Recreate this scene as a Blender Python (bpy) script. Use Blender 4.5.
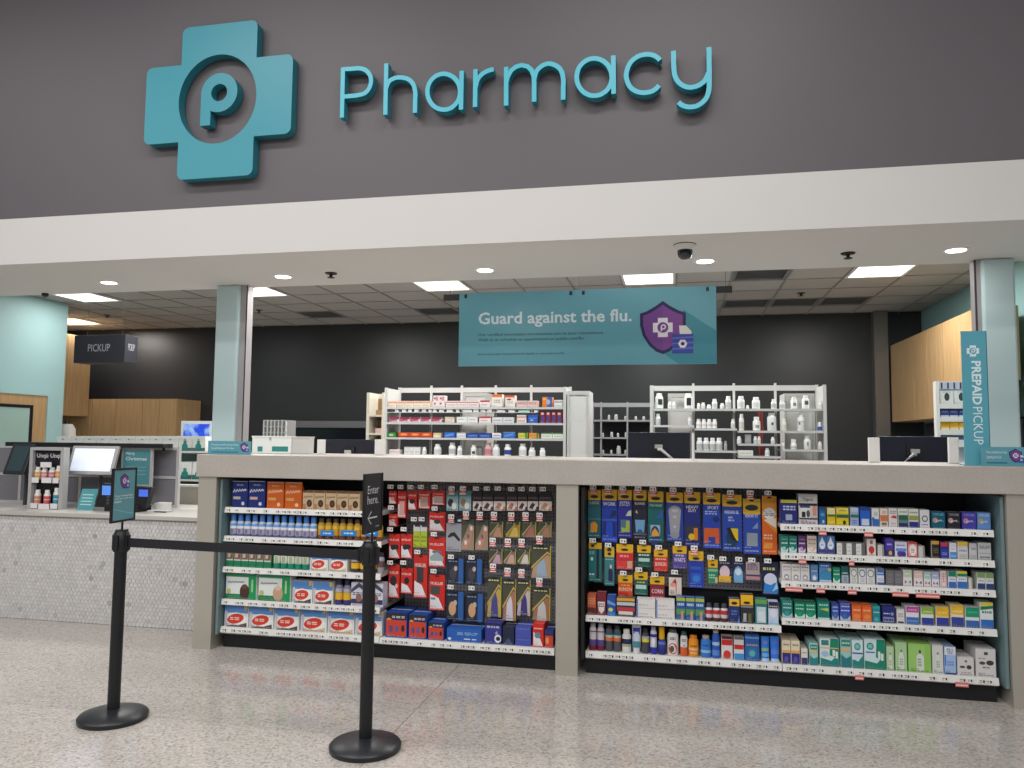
import bpy, math, random
from mathutils import Vector, Matrix
random.seed(7)
S=bpy.context.scene
for o in list(bpy.data.objects): bpy.data.objects.remove(o)
C=S.collection
G={'narrow':(1.801,0.0),'display':(-5.456,-5.115,0.858,1.399,0.66),'screen':(-5.255,-4.789,1.166,1.414,0.85),'darkmon':(-5.87,-5.649,1.158,1.428,0.8),'poster':(-4.806,-4.494,1.058,1.4,0.98),'leaflet':(-4.961,-4.804,0.87,1.054,0.66),'pos':(-4.8,-4.258,0.871,1.105,0.62),'posL':(-4.727,-4.616,1.007,1.086,0.62),'posR':(-4.373,-4.288,1.003,1.061,0.62),'tray':(-4.324,-4.219,0.883,0.959,0.8),'pad':(-4.294,-4.153,0.86,0.893,0.7),'bar':(-6.009,-4.373,1.398,1.44,0.95),'pv0':(-6.366,-6.337,0.818,1.388,1.1),'pv1':(-5.988,-5.959,0.828,1.392,1.1),'pv2':(-5.51,-5.482,0.842,1.398,1.1),'pv3':(-5.339,-5.312,0.846,1.4,1.1),'pv4':(-5.129,-5.102,0.852,1.402,1.1),'pv5':(-4.649,-4.622,0.865,1.408,1.1),'pv6':(-4.341,-4.315,0.874,1.412,1.1),'ph':(-5.974,-4.329,1.122,1.158,1.1),'pt':(-5.992,-4.341,1.384,1.407,1.1),'pb':(-5.955,-4.316,0.852,0.879,1.1),'pickup':(-6.621,-5.964,2.321,2.631,2.4),'pickuptext':(-6.439,-6.156,2.445,2.529,2.4),'skyscreen':(-5.647,-5.243,1.503,1.689,3.0),'louver':(-4.023,-3.773,1.5,1.679,2.0),'tote0':(-3.312,-2.968,1.365,1.516,0.6),'tote1':(-2.964,-2.81,1.369,1.514,0.6),'toteprint0':(-3.262,-3.218,1.392,1.432,0.6),'toteprint1':(-3.136,-2.997,1.394,1.434,0.6),'bin0':(-6.194,-6.046,1.367,1.499,1.75),'bin1':(-6.039,-5.887,1.369,1.5,1.75),'bin2':(-5.88,-5.735,1.37,1.502,1.75),'bin3':(-5.728,-5.578,1.372,1.503,1.75),'bin4':(-5.571,-5.428,1.374,1.504,1.75),'bin5':(-5.421,-5.28,1.376,1.506,1.75),'bin6':(-5.273,-5.121,1.378,1.507,1.75),'bin7':(-5.114,-4.975,1.38,1.508,1.75),'bin8':(-4.968,-4.797,1.382,1.51,1.75),'bin9':(-4.79,-4.648,1.384,1.511,1.75),'bin10':(-4.641,-4.5,1.385,1.512,1.75),'binlow0':(-4.777,-4.638,1.101,1.257,1.75),'binlow1':(-4.629,-4.49,1.104,1.259,1.75),'lowcab':(-4.673,-4.437,0.807,1.025,1.6),'mon0':(-0.368,0.114,1.381,1.575,1.2),'mon1':(1.497,1.968,1.371,1.559,1.2),'mon2':(-2.978,-2.513,1.365,1.494,1.2),'div0':(-2.725,-2.667,1.376,1.492,0.55),'div1':(-2.25,-2.173,1.379,1.497,0.55),'div2':(1.272,1.34,1.374,1.544,0.55),'div3':(1.762,1.822,1.375,1.549,0.55),'post':(0.11,0.127,1.377,1.563,0.35),'signL':(-3.347,-3.001,1.377,1.475,0.06),'signR':(1.779,2.019,1.379,1.491,0.06),'prepaid':(1.705,1.842,1.378,2.191,0.1),'flu':(-1.895,0.344,2.157,2.817,1.6),'rackL':(-3.136,-1.117,1.255,2.068,3.0),'rackR':(-0.251,1.455,1.299,2.078,3.0),'tall':(-1.106,-0.871,1.273,2.023,3.0),'lockL':(-2.407,-2.121,1.294,2.045,3.62),'lockR0':(-0.075,0.186,1.306,2.033,3.62),'lockR1':(1.141,1.448,1.346,2.029,3.62),'lockR2':(0.267,0.331,1.689,2.032,3.62),'rackF':(-0.992,-0.236,1.242,1.979,4.4),'rackS':(-3.638,-3.422,1.214,2.059,3.7),'red':(0.898,0.936,1.36,1.835,3.7),'niche':(-6.185,-4.801,1.205,1.669,6.5),'nichehead':(-6.409,-4.707,1.677,1.782,6.5),'rxshelf':(2.389,3.142,1.379,2.106,3.0),'steel':(2.705,2.878,1.694,3.299,6.38),'postsL':(-2.736,-2.374,-1.977,-1.57),'postsR':(0.193,0.611,1.029),'cabdoors':(-9.754,-9.525,-9.341,-8.896,-8.404,-8.094,-7.787),'shL':(1.855,1.801,1.687,1.522,1.335),'shR':((1.841,1.673),(1.842,1.643,1.42),(1.842,1.623,1.493,1.37),(1.843,1.624,1.441)),'shF':(1.763,1.552,1.347),'letters':[('P',[[(-2.296,4.132),(-2.294,3.765)],[(-2.296,4.119),(-2.279,4.119),(-2.254,4.118),(-2.231,4.117),(-2.21,4.117),(-2.19,4.117),(-2.172,4.115),(-2.154,4.111),(-2.138,4.105),(-2.124,4.097),(-2.112,4.087),(-2.101,4.074),(-2.092,4.06),(-2.086,4.046),(-2.082,4.03),(-2.081,4.014),(-2.083,3.997),(-2.087,3.979),(-2.094,3.964),(-2.103,3.95),(-2.114,3.939),(-2.127,3.93),(-2.141,3.924),(-2.157,3.922),(-2.174,3.92),(-2.193,3.918),(-2.213,3.918),(-2.233,3.918),(-2.254,3.918),(-2.276,3.918),(-2.29,3.918)]]),('h',[[(-1.97,4.131),(-1.969,3.76)],[(-1.969,3.947),(-1.965,3.96),(-1.958,3.979),(-1.95,3.995),(-1.938,4.006),(-1.923,4.014),(-1.907,4.019),(-1.889,4.022),(-1.871,4.021),(-1.852,4.019),(-1.833,4.014),(-1.815,4.007),(-1.799,3.998),(-1.785,3.986),(-1.774,3.972),(-1.765,3.956),(-1.759,3.939),(-1.755,3.92),(-1.752,3.9),(-1.751,3.879),(-1.752,3.857),(-1.752,3.833),(-1.752,3.806),(-1.752,3.777),(-1.752,3.757)]]),('a',[[(-1.429,3.879),(-1.431,3.902),(-1.436,3.924),(-1.445,3.944),(-1.457,3.964),(-1.472,3.981),(-1.489,3.995),(-1.508,4.006),(-1.528,4.014),(-1.548,4.018),(-1.569,4.017),(-1.589,4.013),(-1.607,4.006),(-1.624,3.994),(-1.638,3.98),(-1.65,3.963),(-1.658,3.943),(-1.663,3.922),(-1.664,3.9),(-1.662,3.877),(-1.656,3.855),(-1.647,3.834),(-1.635,3.815),(-1.62,3.798),(-1.603,3.784),(-1.584,3.773),(-1.564,3.766),(-1.544,3.762),(-1.523,3.762),(-1.504,3.766),(-1.485,3.774),(-1.469,3.786),(-1.455,3.8),(-1.443,3.817),(-1.435,3.837),(-1.43,3.857),(-1.429,3.879)],[(-1.42,4.027),(-1.421,3.753)]]),('r',[[(-1.322,4.029),(-1.322,3.763)],[(-1.32,3.9),(-1.317,3.915),(-1.313,3.935),(-1.307,3.954),(-1.297,3.969),(-1.286,3.982),(-1.273,3.992),(-1.26,4.0),(-1.246,4.006),(-1.232,4.011),(-1.218,4.014),(-1.204,4.016),(-1.194,4.017)]]),('m',[[(-1.107,4.025),(-1.105,3.755)],[(-1.107,3.912),(-1.097,3.953),(-1.073,3.997),(-1.039,4.021),(-1.001,4.028),(-0.96,4.015),(-0.932,3.987),(-0.917,3.944),(-0.914,3.902),(-0.913,3.766)],[(-0.915,3.92),(-0.911,3.936),(-0.905,3.959),(-0.896,3.979),(-0.884,3.993),(-0.87,4.005),(-0.854,4.014),(-0.838,4.019),(-0.821,4.022),(-0.804,4.02),(-0.786,4.014),(-0.768,4.004),(-0.753,3.993),(-0.741,3.981),(-0.733,3.967),(-0.726,3.952),(-0.721,3.934),(-0.718,3.915),(-0.716,3.895),(-0.716,3.874),(-0.717,3.853),(-0.717,3.831),(-0.717,3.807),(-0.717,3.781),(-0.717,3.764)]]),('a',[[(-0.394,3.889),(-0.396,3.912),(-0.401,3.933),(-0.41,3.954),(-0.421,3.974),(-0.436,3.991),(-0.452,4.005),(-0.47,4.016),(-0.49,4.024),(-0.51,4.028),(-0.531,4.028),(-0.55,4.024),(-0.569,4.016),(-0.585,4.005),(-0.6,3.99),(-0.612,3.973),(-0.62,3.954),(-0.625,3.933),(-0.627,3.911),(-0.625,3.888),(-0.62,3.866),(-0.611,3.845),(-0.599,3.826),(-0.585,3.809),(-0.568,3.795),(-0.55,3.784),(-0.53,3.776),(-0.51,3.773),(-0.49,3.773),(-0.47,3.777),(-0.452,3.785),(-0.435,3.796),(-0.421,3.81),(-0.41,3.827),(-0.401,3.847),(-0.396,3.868),(-0.394,3.889)],[(-0.385,4.036),(-0.383,3.775)]]),('c',[[(-0.083,3.975),(-0.091,3.985),(-0.104,3.998),(-0.119,4.009),(-0.135,4.016),(-0.153,4.021),(-0.172,4.023),(-0.192,4.022),(-0.212,4.018),(-0.231,4.011),(-0.249,4.0),(-0.265,3.987),(-0.278,3.971),(-0.288,3.95),(-0.296,3.926),(-0.301,3.903),(-0.301,3.882),(-0.297,3.862),(-0.291,3.843),(-0.283,3.825),(-0.272,3.808),(-0.258,3.794),(-0.242,3.783),(-0.224,3.774),(-0.205,3.768),(-0.185,3.765),(-0.164,3.766),(-0.146,3.768),(-0.132,3.772),(-0.121,3.779),(-0.111,3.785),(-0.102,3.793),(-0.095,3.801),(-0.09,3.807)]]),('y',[[(0.002,4.029),(0.003,4.012),(0.003,3.986),(0.003,3.96),(0.004,3.935),(0.005,3.909),(0.007,3.885),(0.011,3.864),(0.017,3.845),(0.026,3.828),(0.038,3.812),(0.053,3.798),(0.068,3.788),(0.083,3.781),(0.098,3.777),(0.113,3.775),(0.13,3.777),(0.147,3.78),(0.162,3.786),(0.176,3.794),(0.19,3.804),(0.201,3.817),(0.21,3.833),(0.218,3.852),(0.223,3.865)],[(0.225,4.032),(0.226,4.008),(0.226,3.975),(0.226,3.939),(0.226,3.903),(0.227,3.866),(0.226,3.831),(0.226,3.798),(0.225,3.769),(0.222,3.743),(0.217,3.722),(0.211,3.705),(0.202,3.69),(0.189,3.676),(0.174,3.663),(0.157,3.654),(0.141,3.648),(0.123,3.646),(0.106,3.646),(0.09,3.648),(0.075,3.653),(0.061,3.659),(0.049,3.667),(0.039,3.677),(0.032,3.684)]])],'logo_c':(-3.267,3.991),'pstem':[(-3.358,3.773),(-3.369,4.029)],'pc':(-3.251,4.023),'logo_pts':[(-3.594,4.554),(-2.978,4.539),(-2.973,4.301),(-2.684,4.254),(-2.695,3.685),(-2.977,3.686),(-2.977,3.416),(-3.586,3.395),(-3.591,3.682),(-3.886,3.697),(-3.893,4.275),(-3.589,4.295)],'cam':((0.0,-5.016,1.5),(0.978358,0.206671,0.010114),(0.005242,-0.073622,0.997272),(0.206852,-0.975637,-0.073112))}
# ---------------- camera, world, exposure, main lights
def lin(h):
    h=h.strip(); c=[int(h[i:i+2],16)/255 for i in (0,2,4)]
    return [x/12.92 if x<=.04045 else ((x+.055)/1.055)**2.4 for x in c]+[1]
cd=bpy.data.cameras.new('camera'); cam=bpy.data.objects.new('camera',cd); C.objects.link(cam)
cp,cr,cu,cb=G['cam']
cam.matrix_world=Matrix(((cr[0],cu[0],cb[0],cp[0]),(cr[1],cu[1],cb[1],cp[1]),(cr[2],cu[2],cb[2],cp[2]),(0,0,0,1)))
cd.sensor_width=36; cd.lens=770/1024*36; cd.clip_start=.05; cd.clip_end=80
S.camera=cam
S.view_settings.view_transform='Standard'; S.view_settings.look='None'; S.view_settings.gamma=1
S.view_settings.use_curve_mapping=False; S.view_settings.exposure=0.0
w=bpy.data.worlds.new('World'); S.world=w; w.use_nodes=True
bg=w.node_tree.nodes['Background']; bg.inputs[0].default_value=(.86,.93,1,1); bg.inputs[1].default_value=.17
def area(name,loc,sx,sy,power,col=(1,.98,.962),rot=(0,0,0),spread=None):
    l=bpy.data.lights.new(name,'AREA'); l.shape='RECTANGLE'; l.size=sx; l.size_y=sy; l.energy=power; l.color=col
    if spread: l.spread=spread
    o=bpy.data.objects.new(name,l); C.objects.link(o); o.location=loc; o.rotation_euler=rot; return o
# rows of store ceiling fixtures over the sales floor
for yy,pw in ((-2.4,62),(-5.6,105),(-8.8,125)):
    for xx in (-7.2,-3.6,0,3.6):
        area('store_ceiling_lamp',(xx,yy,5.6),2.4,.5,pw*({-7.2:.7,-3.6:1.15,0:1.1,3.6:.02}[xx] if yy>-3 else (.88,.38)[xx>3]))
# recessed troffers over the pharmacy (positions shared with the visible fixtures)
TROFF=[(2.155,3.745),(-.285,3.745),(-2.725,3.745),(-5.165,3.745),(-7.66,3.745),(-9.5,5.58)]
HID=[(2.155,1.915),(-.285,1.915),(-2.725,1.915),(-5.165,1.915)]   # unseen extra row behind the soffit, added to light the rack fronts
for x,y in TROFF+HID: area('troffer_lamp',(x,y,3.325),.5,.5,38 if x<-9 else 14 if x<-7 else (20 if y<3 and x>2 else 40 if y<3 else 46),(1,.985,.96))
DOWN=[(1.894,.705),(.223,.755),(-1.456,.784),(-3.17,.749),(-4.811,.73)]
for x,y in DOWN: area('downlight_lamp',(x,y,2.815),.14,.14,3,(1,.97,.92))

# ---------------- materials
MC={}
def M(h,rough=.5,metal=0,spec=.5,emit=0,noise=0,nscale=40,coat=0,alpha=1):
    k=(h,rough,metal,spec,emit,noise,nscale,coat,alpha)
    if k in MC: return MC[k]
    m=bpy.data.materials.new('surface_'+h); m.use_nodes=True; nt=m.node_tree; b=nt.nodes['Principled BSDF']
    c=lin(h); b.inputs['Base Color'].default_value=c; b.inputs['Roughness'].default_value=rough; b.inputs['Metallic'].default_value=metal
    b.inputs['Specular IOR Level'].default_value=spec
    if emit: b.inputs['Emission Color'].default_value=c; b.inputs['Emission Strength'].default_value=emit
    if noise:
        tc=nt.nodes.new('ShaderNodeTexCoord'); n=nt.nodes.new('ShaderNodeTexNoise'); n.inputs['Scale'].default_value=nscale; n.inputs['Detail'].default_value=4
        r=nt.nodes.new('ShaderNodeMapRange'); r.inputs[3].default_value=1-noise; r.inputs[4].default_value=1+noise
        mx=nt.nodes.new('ShaderNodeMix'); mx.data_type='RGBA'; mx.blend_type='MULTIPLY'; mx.inputs[0].default_value=1; mx.inputs[6].default_value=c
        nt.links.new(tc.outputs['Object'],n.inputs['Vector']); nt.links.new(n.outputs['Fac'],r.inputs[0]); nt.links.new(r.outputs[0],mx.inputs[7]); nt.links.new(mx.outputs[2],b.inputs['Base Color'])
    if coat: b.inputs['Coat Weight'].default_value=coat
    if alpha<1: b.inputs['Alpha'].default_value=alpha
    MC[k]=m; return m
def nodes(m): nt=m.node_tree; return nt,nt.nodes['Principled BSDF'],nt.nodes.new,nt.links.new
def terrazzo():
    m=bpy.data.materials.new('terrazzo'); m.use_nodes=True; nt,b,N,L=nodes(m)
    tc=N('ShaderNodeTexCoord'); v=N('ShaderNodeTexVoronoi'); v.inputs['Scale'].default_value=95
    r=N('ShaderNodeValToRGB'); e=r.color_ramp.elements; e[0].position=0; e[0].color=lin('958f89'); e[1].position=1; e[1].color=lin('c8c2bb')
    for p,c in ((.1,'a69f98'),(.25,'b2aba4'),(.6,'bcb5ae'),(.85,'c3bcb5')): q=e.new(p); q.color=lin(c)
    sep=N('ShaderNodeSeparateColor'); n=N('ShaderNodeTexNoise'); n.inputs['Scale'].default_value=.8
    mr=N('ShaderNodeMapRange'); mr.inputs[3].default_value=.94; mr.inputs[4].default_value=1.05
    mx=N('ShaderNodeMix'); mx.data_type='RGBA'; mx.blend_type='MULTIPLY'; mx.inputs[0].default_value=1
    L(tc.outputs['Object'],v.inputs['Vector']); L(v.outputs['Color'],sep.inputs[0]); L(sep.outputs[0],r.inputs[0]); L(tc.outputs['Object'],n.inputs['Vector']); L(n.outputs['Fac'],mr.inputs[0])
    L(r.outputs[0],mx.inputs[6]); L(mr.outputs[0],mx.inputs[7]); L(mx.outputs[2],b.inputs['Base Color'])
    b.inputs['Roughness'].default_value=.12; b.inputs['Specular IOR Level'].default_value=.5; return m
def stone():
    m=bpy.data.materials.new('counter_stone'); m.use_nodes=True; nt,b,N,L=nodes(m)
    tc=N('ShaderNodeTexCoord'); n=N('ShaderNodeTexNoise'); n.inputs['Scale'].default_value=60; n.inputs['Detail'].default_value=8
    n2=N('ShaderNodeTexNoise'); n2.inputs['Scale'].default_value=3; ad=N('ShaderNodeMath'); ad.operation='ADD'
    r=N('ShaderNodeValToRGB'); e=r.color_ramp.elements; e[0].position=.35; e[0].color=lin('aea79f'); e[1].position=.7; e[1].color=lin('bdb6ae')
    mu=N('ShaderNodeMath'); mu.operation='MULTIPLY'; mu.inputs[1].default_value=.5
    L(tc.outputs['Object'],n.inputs['Vector']); L(tc.outputs['Object'],n2.inputs['Vector']); L(n.outputs['Fac'],ad.inputs[0]); L(n2.outputs['Fac'],ad.inputs[1]); L(ad.outputs[0],mu.inputs[0]); L(mu.outputs[0],r.inputs[0]); L(r.outputs[0],b.inputs['Base Color'])
    b.inputs['Roughness'].default_value=.45; return m
def wood(c1,c2):
    m=bpy.data.materials.new('wood_grain'); m.use_nodes=True; nt,b,N,L=nodes(m)
    tc=N('ShaderNodeTexCoord'); mp=N('ShaderNodeMapping'); mp.inputs['Scale'].default_value=(9,9,.7); n=N('ShaderNodeTexNoise'); n.inputs['Scale'].default_value=3; n.inputs['Detail'].default_value=6
    r=N('ShaderNodeValToRGB'); e=r.color_ramp.elements; e[0].position=.3; e[0].color=lin(c1); e[1].position=.7; e[1].color=lin(c2)
    L(tc.outputs['Object'],mp.inputs[0]); L(mp.outputs[0],n.inputs['Vector']); L(n.outputs['Fac'],r.inputs[0]); L(r.outputs[0],b.inputs['Base Color']); b.inputs['Roughness'].default_value=.45; return m
def steel(c='c4beb2',rough=.34):
    m=bpy.data.materials.new('brushed_steel'); m.use_nodes=True; nt,b,N,L=nodes(m)
    tc=N('ShaderNodeTexCoord'); mp=N('ShaderNodeMapping'); mp.inputs['Scale'].default_value=(160,160,2); n=N('ShaderNodeTexNoise'); n.inputs['Scale'].default_value=2
    mr=N('ShaderNodeMapRange'); mr.inputs[3].default_value=rough-.06; mr.inputs[4].default_value=rough+.1
    L(tc.outputs['Object'],mp.inputs[0]); L(mp.outputs[0],n.inputs['Vector']); L(n.outputs['Fac'],mr.inputs[0]); L(mr.outputs[0],b.inputs['Roughness'])
    b.inputs['Base Color'].default_value=lin(c); b.inputs['Metallic'].default_value=.45; return m
def pegmat():
    m=bpy.data.materials.new('perforated_panel'); m.use_nodes=True; nt,b,N,L=nodes(m)
    tc=N('ShaderNodeTexCoord'); s=N('ShaderNodeSeparateXYZ'); L(tc.outputs['Object'],s.inputs[0])
    def fr(o):
        a=N('ShaderNodeMath'); a.operation='MULTIPLY'; a.inputs[1].default_value=1/.0254; L(o,a.inputs[0])
        f=N('ShaderNodeMath'); f.operation='FRACT'; L(a.outputs[0],f.inputs[0]); g=N('ShaderNodeMath'); g.operation='SUBTRACT'; g.inputs[1].default_value=.5; L(f.outputs[0],g.inputs[0])
        h=N('ShaderNodeMath'); h.operation='POWER'; h.inputs[1].default_value=2; q=N('ShaderNodeMath'); q.operation='ABSOLUTE'; L(g.outputs[0],q.inputs[0]); L(q.outputs[0],h.inputs[0]); return h.outputs[0]
    ad=N('ShaderNodeMath'); ad.operation='ADD'; L(fr(s.outputs[0]),ad.inputs[0]); L(fr(s.outputs[2]),ad.inputs[1])
    lt=N('ShaderNodeMath'); lt.operation='LESS_THAN'; lt.inputs[1].default_value=.035; L(ad.outputs[0],lt.inputs[0])
    mx=N('ShaderNodeMix'); mx.data_type='RGBA'; mx.inputs[6].default_value=lin('b4b2b8'); mx.inputs[7].default_value=lin('2a2a2e'); L(lt.outputs[0],mx.inputs[0]); L(mx.outputs[2],b.inputs['Base Color']); b.inputs['Roughness'].default_value=.5; return m
def tilemat():
    m=bpy.data.materials.new('hex_tile'); m.use_nodes=True; nt,b,N,L=nodes(m)
    g=N('ShaderNodeNewGeometry'); r=N('ShaderNodeValToRGB'); e=r.color_ramp.elements; e[0].position=0; e[0].color=lin('a8a5a0'); e[1].position=1; e[1].color=lin('dad8d7')
    for p,c in ((.008,'b5b2b1'),(.02,'c4c1c0'),(.05,'cdcac9'),(.6,'d4d1d0')): q=e.new(p); q.color=lin(c)
    L(g.outputs['Random Per Island'],r.inputs[0]); L(r.outputs[0],b.inputs['Base Color']); b.inputs['Roughness'].default_value=.3; return m
def skymat():
    m=bpy.data.materials.new('screen_picture'); m.use_nodes=True; nt,b,N,L=nodes(m)
    tc=N('ShaderNodeTexCoord'); n=N('ShaderNodeTexNoise'); n.inputs['Scale'].default_value=9; r=N('ShaderNodeValToRGB'); e=r.color_ramp.elements
    e[0].position=.42; e[0].color=lin('1c4fe8'); e[1].position=.62; e[1].color=lin('a8ccfa'); L(tc.outputs['Object'],n.inputs['Vector']); L(n.outputs['Fac'],r.inputs[0]); L(r.outputs[0],b.inputs['Emission Color']); b.inputs['Emission Strength'].default_value=.9; b.inputs['Base Color'].default_value=lin('101010'); return m
def acoustic():
    m=M('b4b0ac',.9,noise=.05,nscale=60); return m
STONE,STEEL,TERR,PEG=stone(),steel(),terrazzo(),pegmat()
WOOD=wood('ad8c62','bd9c72'); WOOD2=wood('ab895e','bd9d72')
BLK=M('15171c',.45); DARK=M('24262b',.5); WHITE=M('e6e4e0',.5); TEAL=M('2b8fa0',.4); PAINT=M('a3c6c7',.55,noise=.02,nscale=3)

# ---------------- mesh helpers
class MB:
    def __init__(s): s.v=[]; s.f=[]; s.m=[]; s.ms=[]
    def mi(s,m):
        if m not in s.ms: s.ms.append(m)
        return s.ms.index(m)
    def add(s,vs,fs,m):
        b=len(s.v); i=s.mi(m); s.v+=[tuple(v) for v in vs]; s.f+=[tuple(b+k for k in f) for f in fs]; s.m+=[i]*len(fs)
    def box(s,x0,x1,y0,y1,z0,z1,m):
        s.add([(x0,y0,z0),(x1,y0,z0),(x1,y1,z0),(x0,y1,z0),(x0,y0,z1),(x1,y0,z1),(x1,y1,z1),(x0,y1,z1)],[(0,3,2,1),(4,5,6,7),(0,1,5,4),(1,2,6,5),(2,3,7,6),(3,0,4,7)],m); return s
    def prism(s,p,y0,y1,m):      # polygon in x,z (counter-clockwise seen from -y) extruded along y
        n=len(p); s.add([(x,y0,z) for x,z in p]+[(x,y1,z) for x,z in p],[tuple(range(n)),tuple(range(2*n-1,n-1,-1))]+[(i,i+n,(i+1)%n+n,(i+1)%n) for i in range(n)],m); return s
    def prismz(s,p,z0,z1,m):     # polygon in x,y extruded along z
        n=len(p); s.add([(x,y,z0) for x,y in p]+[(x,y,z1) for x,y in p],[tuple(range(n-1,-1,-1)),tuple(range(n,2*n))]+[(i,(i+1)%n,(i+1)%n+n,i+n) for i in range(n)],m); return s
    def prismx(s,p,x0,x1,m):     # polygon in y,z extruded along x
        n=len(p); s.add([(x0,y,z) for y,z in p]+[(x1,y,z) for y,z in p],[tuple(range(n-1,-1,-1)),tuple(range(n,2*n))]+[(i,(i+1)%n,(i+1)%n+n,i+n) for i in range(n)],m); return s
    def loft(s,rings,cx,cy,n=14,p=1.0,caps=True):   # rings: (z, rx, ry, material of the segment above)
        b=len(s.v)
        for z,rx,ry,_ in rings:
            for k in range(n):
                a=2*math.pi*k/n; c,q=math.cos(a),math.sin(a)
                s.v.append((cx+rx*math.copysign(abs(c)**p,c),cy+ry*math.copysign(abs(q)**p,q),z))
        for i in range(len(rings)-1):
            j=s.mi(rings[i][3])
            for k in range(n): s.f.append((b+i*n+k,b+i*n+(k+1)%n,b+(i+1)*n+(k+1)%n,b+(i+1)*n+k)); s.m.append(j)
        if caps:
            s.f.append(tuple(b+k for k in range(n-1,-1,-1))); s.m.append(s.mi(rings[0][3])); t=b+(len(rings)-1)*n; s.f.append(tuple(t+k for k in range(n))); s.m.append(s.mi(rings[-2][3]))
        return s
    def ribbon(s,pts,wd,y0,y1,m,closed=False,sm=None,flat=False):      # stroke in x,z of width wd, thick along y
        n=len(pts); L=[];Rr=[]
        for i in range(n):
            a=pts[i-1] if (i or closed) else pts[i]; c=pts[(i+1)%n] if (i<n-1 or closed) else pts[i]
            dx,dz=c[0]-a[0],c[1]-a[1]; l=math.hypot(dx,dz) or 1; nx,nz=-dz/l*wd/2,dx/l*wd/2
            L.append((pts[i][0]+nx,pts[i][1]+nz)); Rr.append((pts[i][0]-nx,pts[i][1]-nz))
        vs=[(x,y0,z) for x,z in L]+[(x,y0,z) for x,z in Rr]+[(x,y1,z) for x,z in L]+[(x,y1,z) for x,z in Rr]; fs=[]
        sd=[]
        for i in range(n if closed else n-1):
            j=(i+1)%n; fs.append((i,n+i,n+j,j)); sd+=[(2*n+i,2*n+j,3*n+j,3*n+i),(i,j,2*n+j,2*n+i),(n+i,3*n+i,3*n+j,n+j)]
        if not closed: sd+=[(0,2*n,3*n,n),(n-1,2*n-1,4*n-1,3*n-1)]
        if flat: s.add(vs[:2*n],fs,m); return s
        b=len(s.v); s.add(vs,fs,m); k=s.mi(sm or m); s.f+=[tuple(b+q for q in f) for f in sd]; s.m+=[k]*len(sd); return s
    def tube(s,pts,r,m,n=8):
        P=[Vector(p) for p in pts]; b=len(s.v); j=s.mi(m)
        for i,p in enumerate(P):
            d=(P[min(i+1,len(P)-1)]-P[max(i-1,0)]).normalized(); u=d.cross(Vector((0,0,1)) if abs(d.z)<.9 else Vector((1,0,0))).normalized(); q=d.cross(u)
            for k in range(n): a=2*math.pi*k/n; s.v.append(tuple(p+u*r*math.cos(a)+q*r*math.sin(a)))
        for i in range(len(P)-1):
            for k in range(n): s.f.append((b+i*n+k,b+i*n+(k+1)%n,b+(i+1)*n+(k+1)%n,b+(i+1)*n+k)); s.m.append(j)
        t=b+(len(P)-1)*n; s.f+=[tuple(b+k for k in range(n)),tuple(t+k for k in range(n-1,-1,-1))]; s.m+=[j,j]; return s
    def mesh(s,name):
        me=bpy.data.meshes.new(name); me.from_pydata(s.v,[],s.f)
        for m in s.ms: me.materials.append(m)
        me.polygons.foreach_set('material_index',s.m); me.validate(); me.update(); return me
    def build(s,name,parent=None,loc=(0,0,0),smooth=False,bevel=0,rot=None):
        me=s.mesh(name)
        if smooth: me.polygons.foreach_set('use_smooth',[True]*len(me.polygons)); me.set_sharp_from_angle(angle=math.radians(40))
        o=bpy.data.objects.new(name,me); C.objects.link(o); o.location=loc
        if rot: o.rotation_euler=rot
        if parent: o.parent=parent
        if bevel:
            b=o.modifiers.new('bevel','BEVEL'); b.width=bevel; b.segments=2; b.limit_method='ANGLE'
        return o
def bx(name,x0,x1,y0,y1,z0,z1,m,parent=None,bevel=0): return MB().box(x0,x1,y0,y1,z0,z1,m).build(name,parent,bevel=bevel)
def tag(o,label,cat,group=None):
    o['label']=label; o['category']=cat
    if group: o['group']=group
    return o
def thing(name,label,cat,loc=(0,0,0),group=None,rot=None):
    o=bpy.data.objects.new(name,None); C.objects.link(o); o.location=loc; o.empty_display_size=.05
    if rot: o.rotation_euler=rot
    return tag(o,label,cat,group)
def struct(o): o['kind']='structure'; return o
def stuff(o): o['kind']='stuff'; return o   # tiny printed marks too small to pick apart
# flat lettering
TXT={}
def text_geo(s,bold=0):
    k=(s,bold)
    if k in TXT: return TXT[k]
    cu=bpy.data.curves.new('lettering','FONT'); cu.body=s; cu.resolution_u=2; cu.offset=bold; cu.fill_mode='FRONT'
    o=bpy.data.objects.new('lettering',cu); C.objects.link(o); dg=bpy.context.evaluated_depsgraph_get(); e=o.evaluated_get(dg); me=e.to_mesh()
    vs=[(v.co.x,v.co.y) for v in me.vertices]; fs=[tuple(p.vertices) for p in me.polygons]; e.to_mesh_clear(); bpy.data.objects.remove(o); bpy.data.curves.remove(cu)
    x0=min(v[0] for v in vs);x1=max(v[0] for v in vs);y0=min(v[1] for v in vs);y1=max(v[1] for v in vs)
    TXT[k]=([((x-x0)/(x1-x0),(y-y0)/(y1-y0)) for x,y in vs],fs,(x1-x0)/(y1-y0)); return TXT[k]
def put_text(mb,s,x0,x1,z0,z1,y,m,bold=0,fit=True,align='l'):
    vs,fs,asp=text_geo(s,bold); W=x1-x0;H=z1-z0
    if not fit:
        if W/H>asp:
            w=H*asp
            if align=='c': x0+=(W-w)/2
            W=w
        else: H=W/asp
    mb.add([(x0+u*W,y,z0+v*H) for u,v in vs],fs,m)
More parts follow.
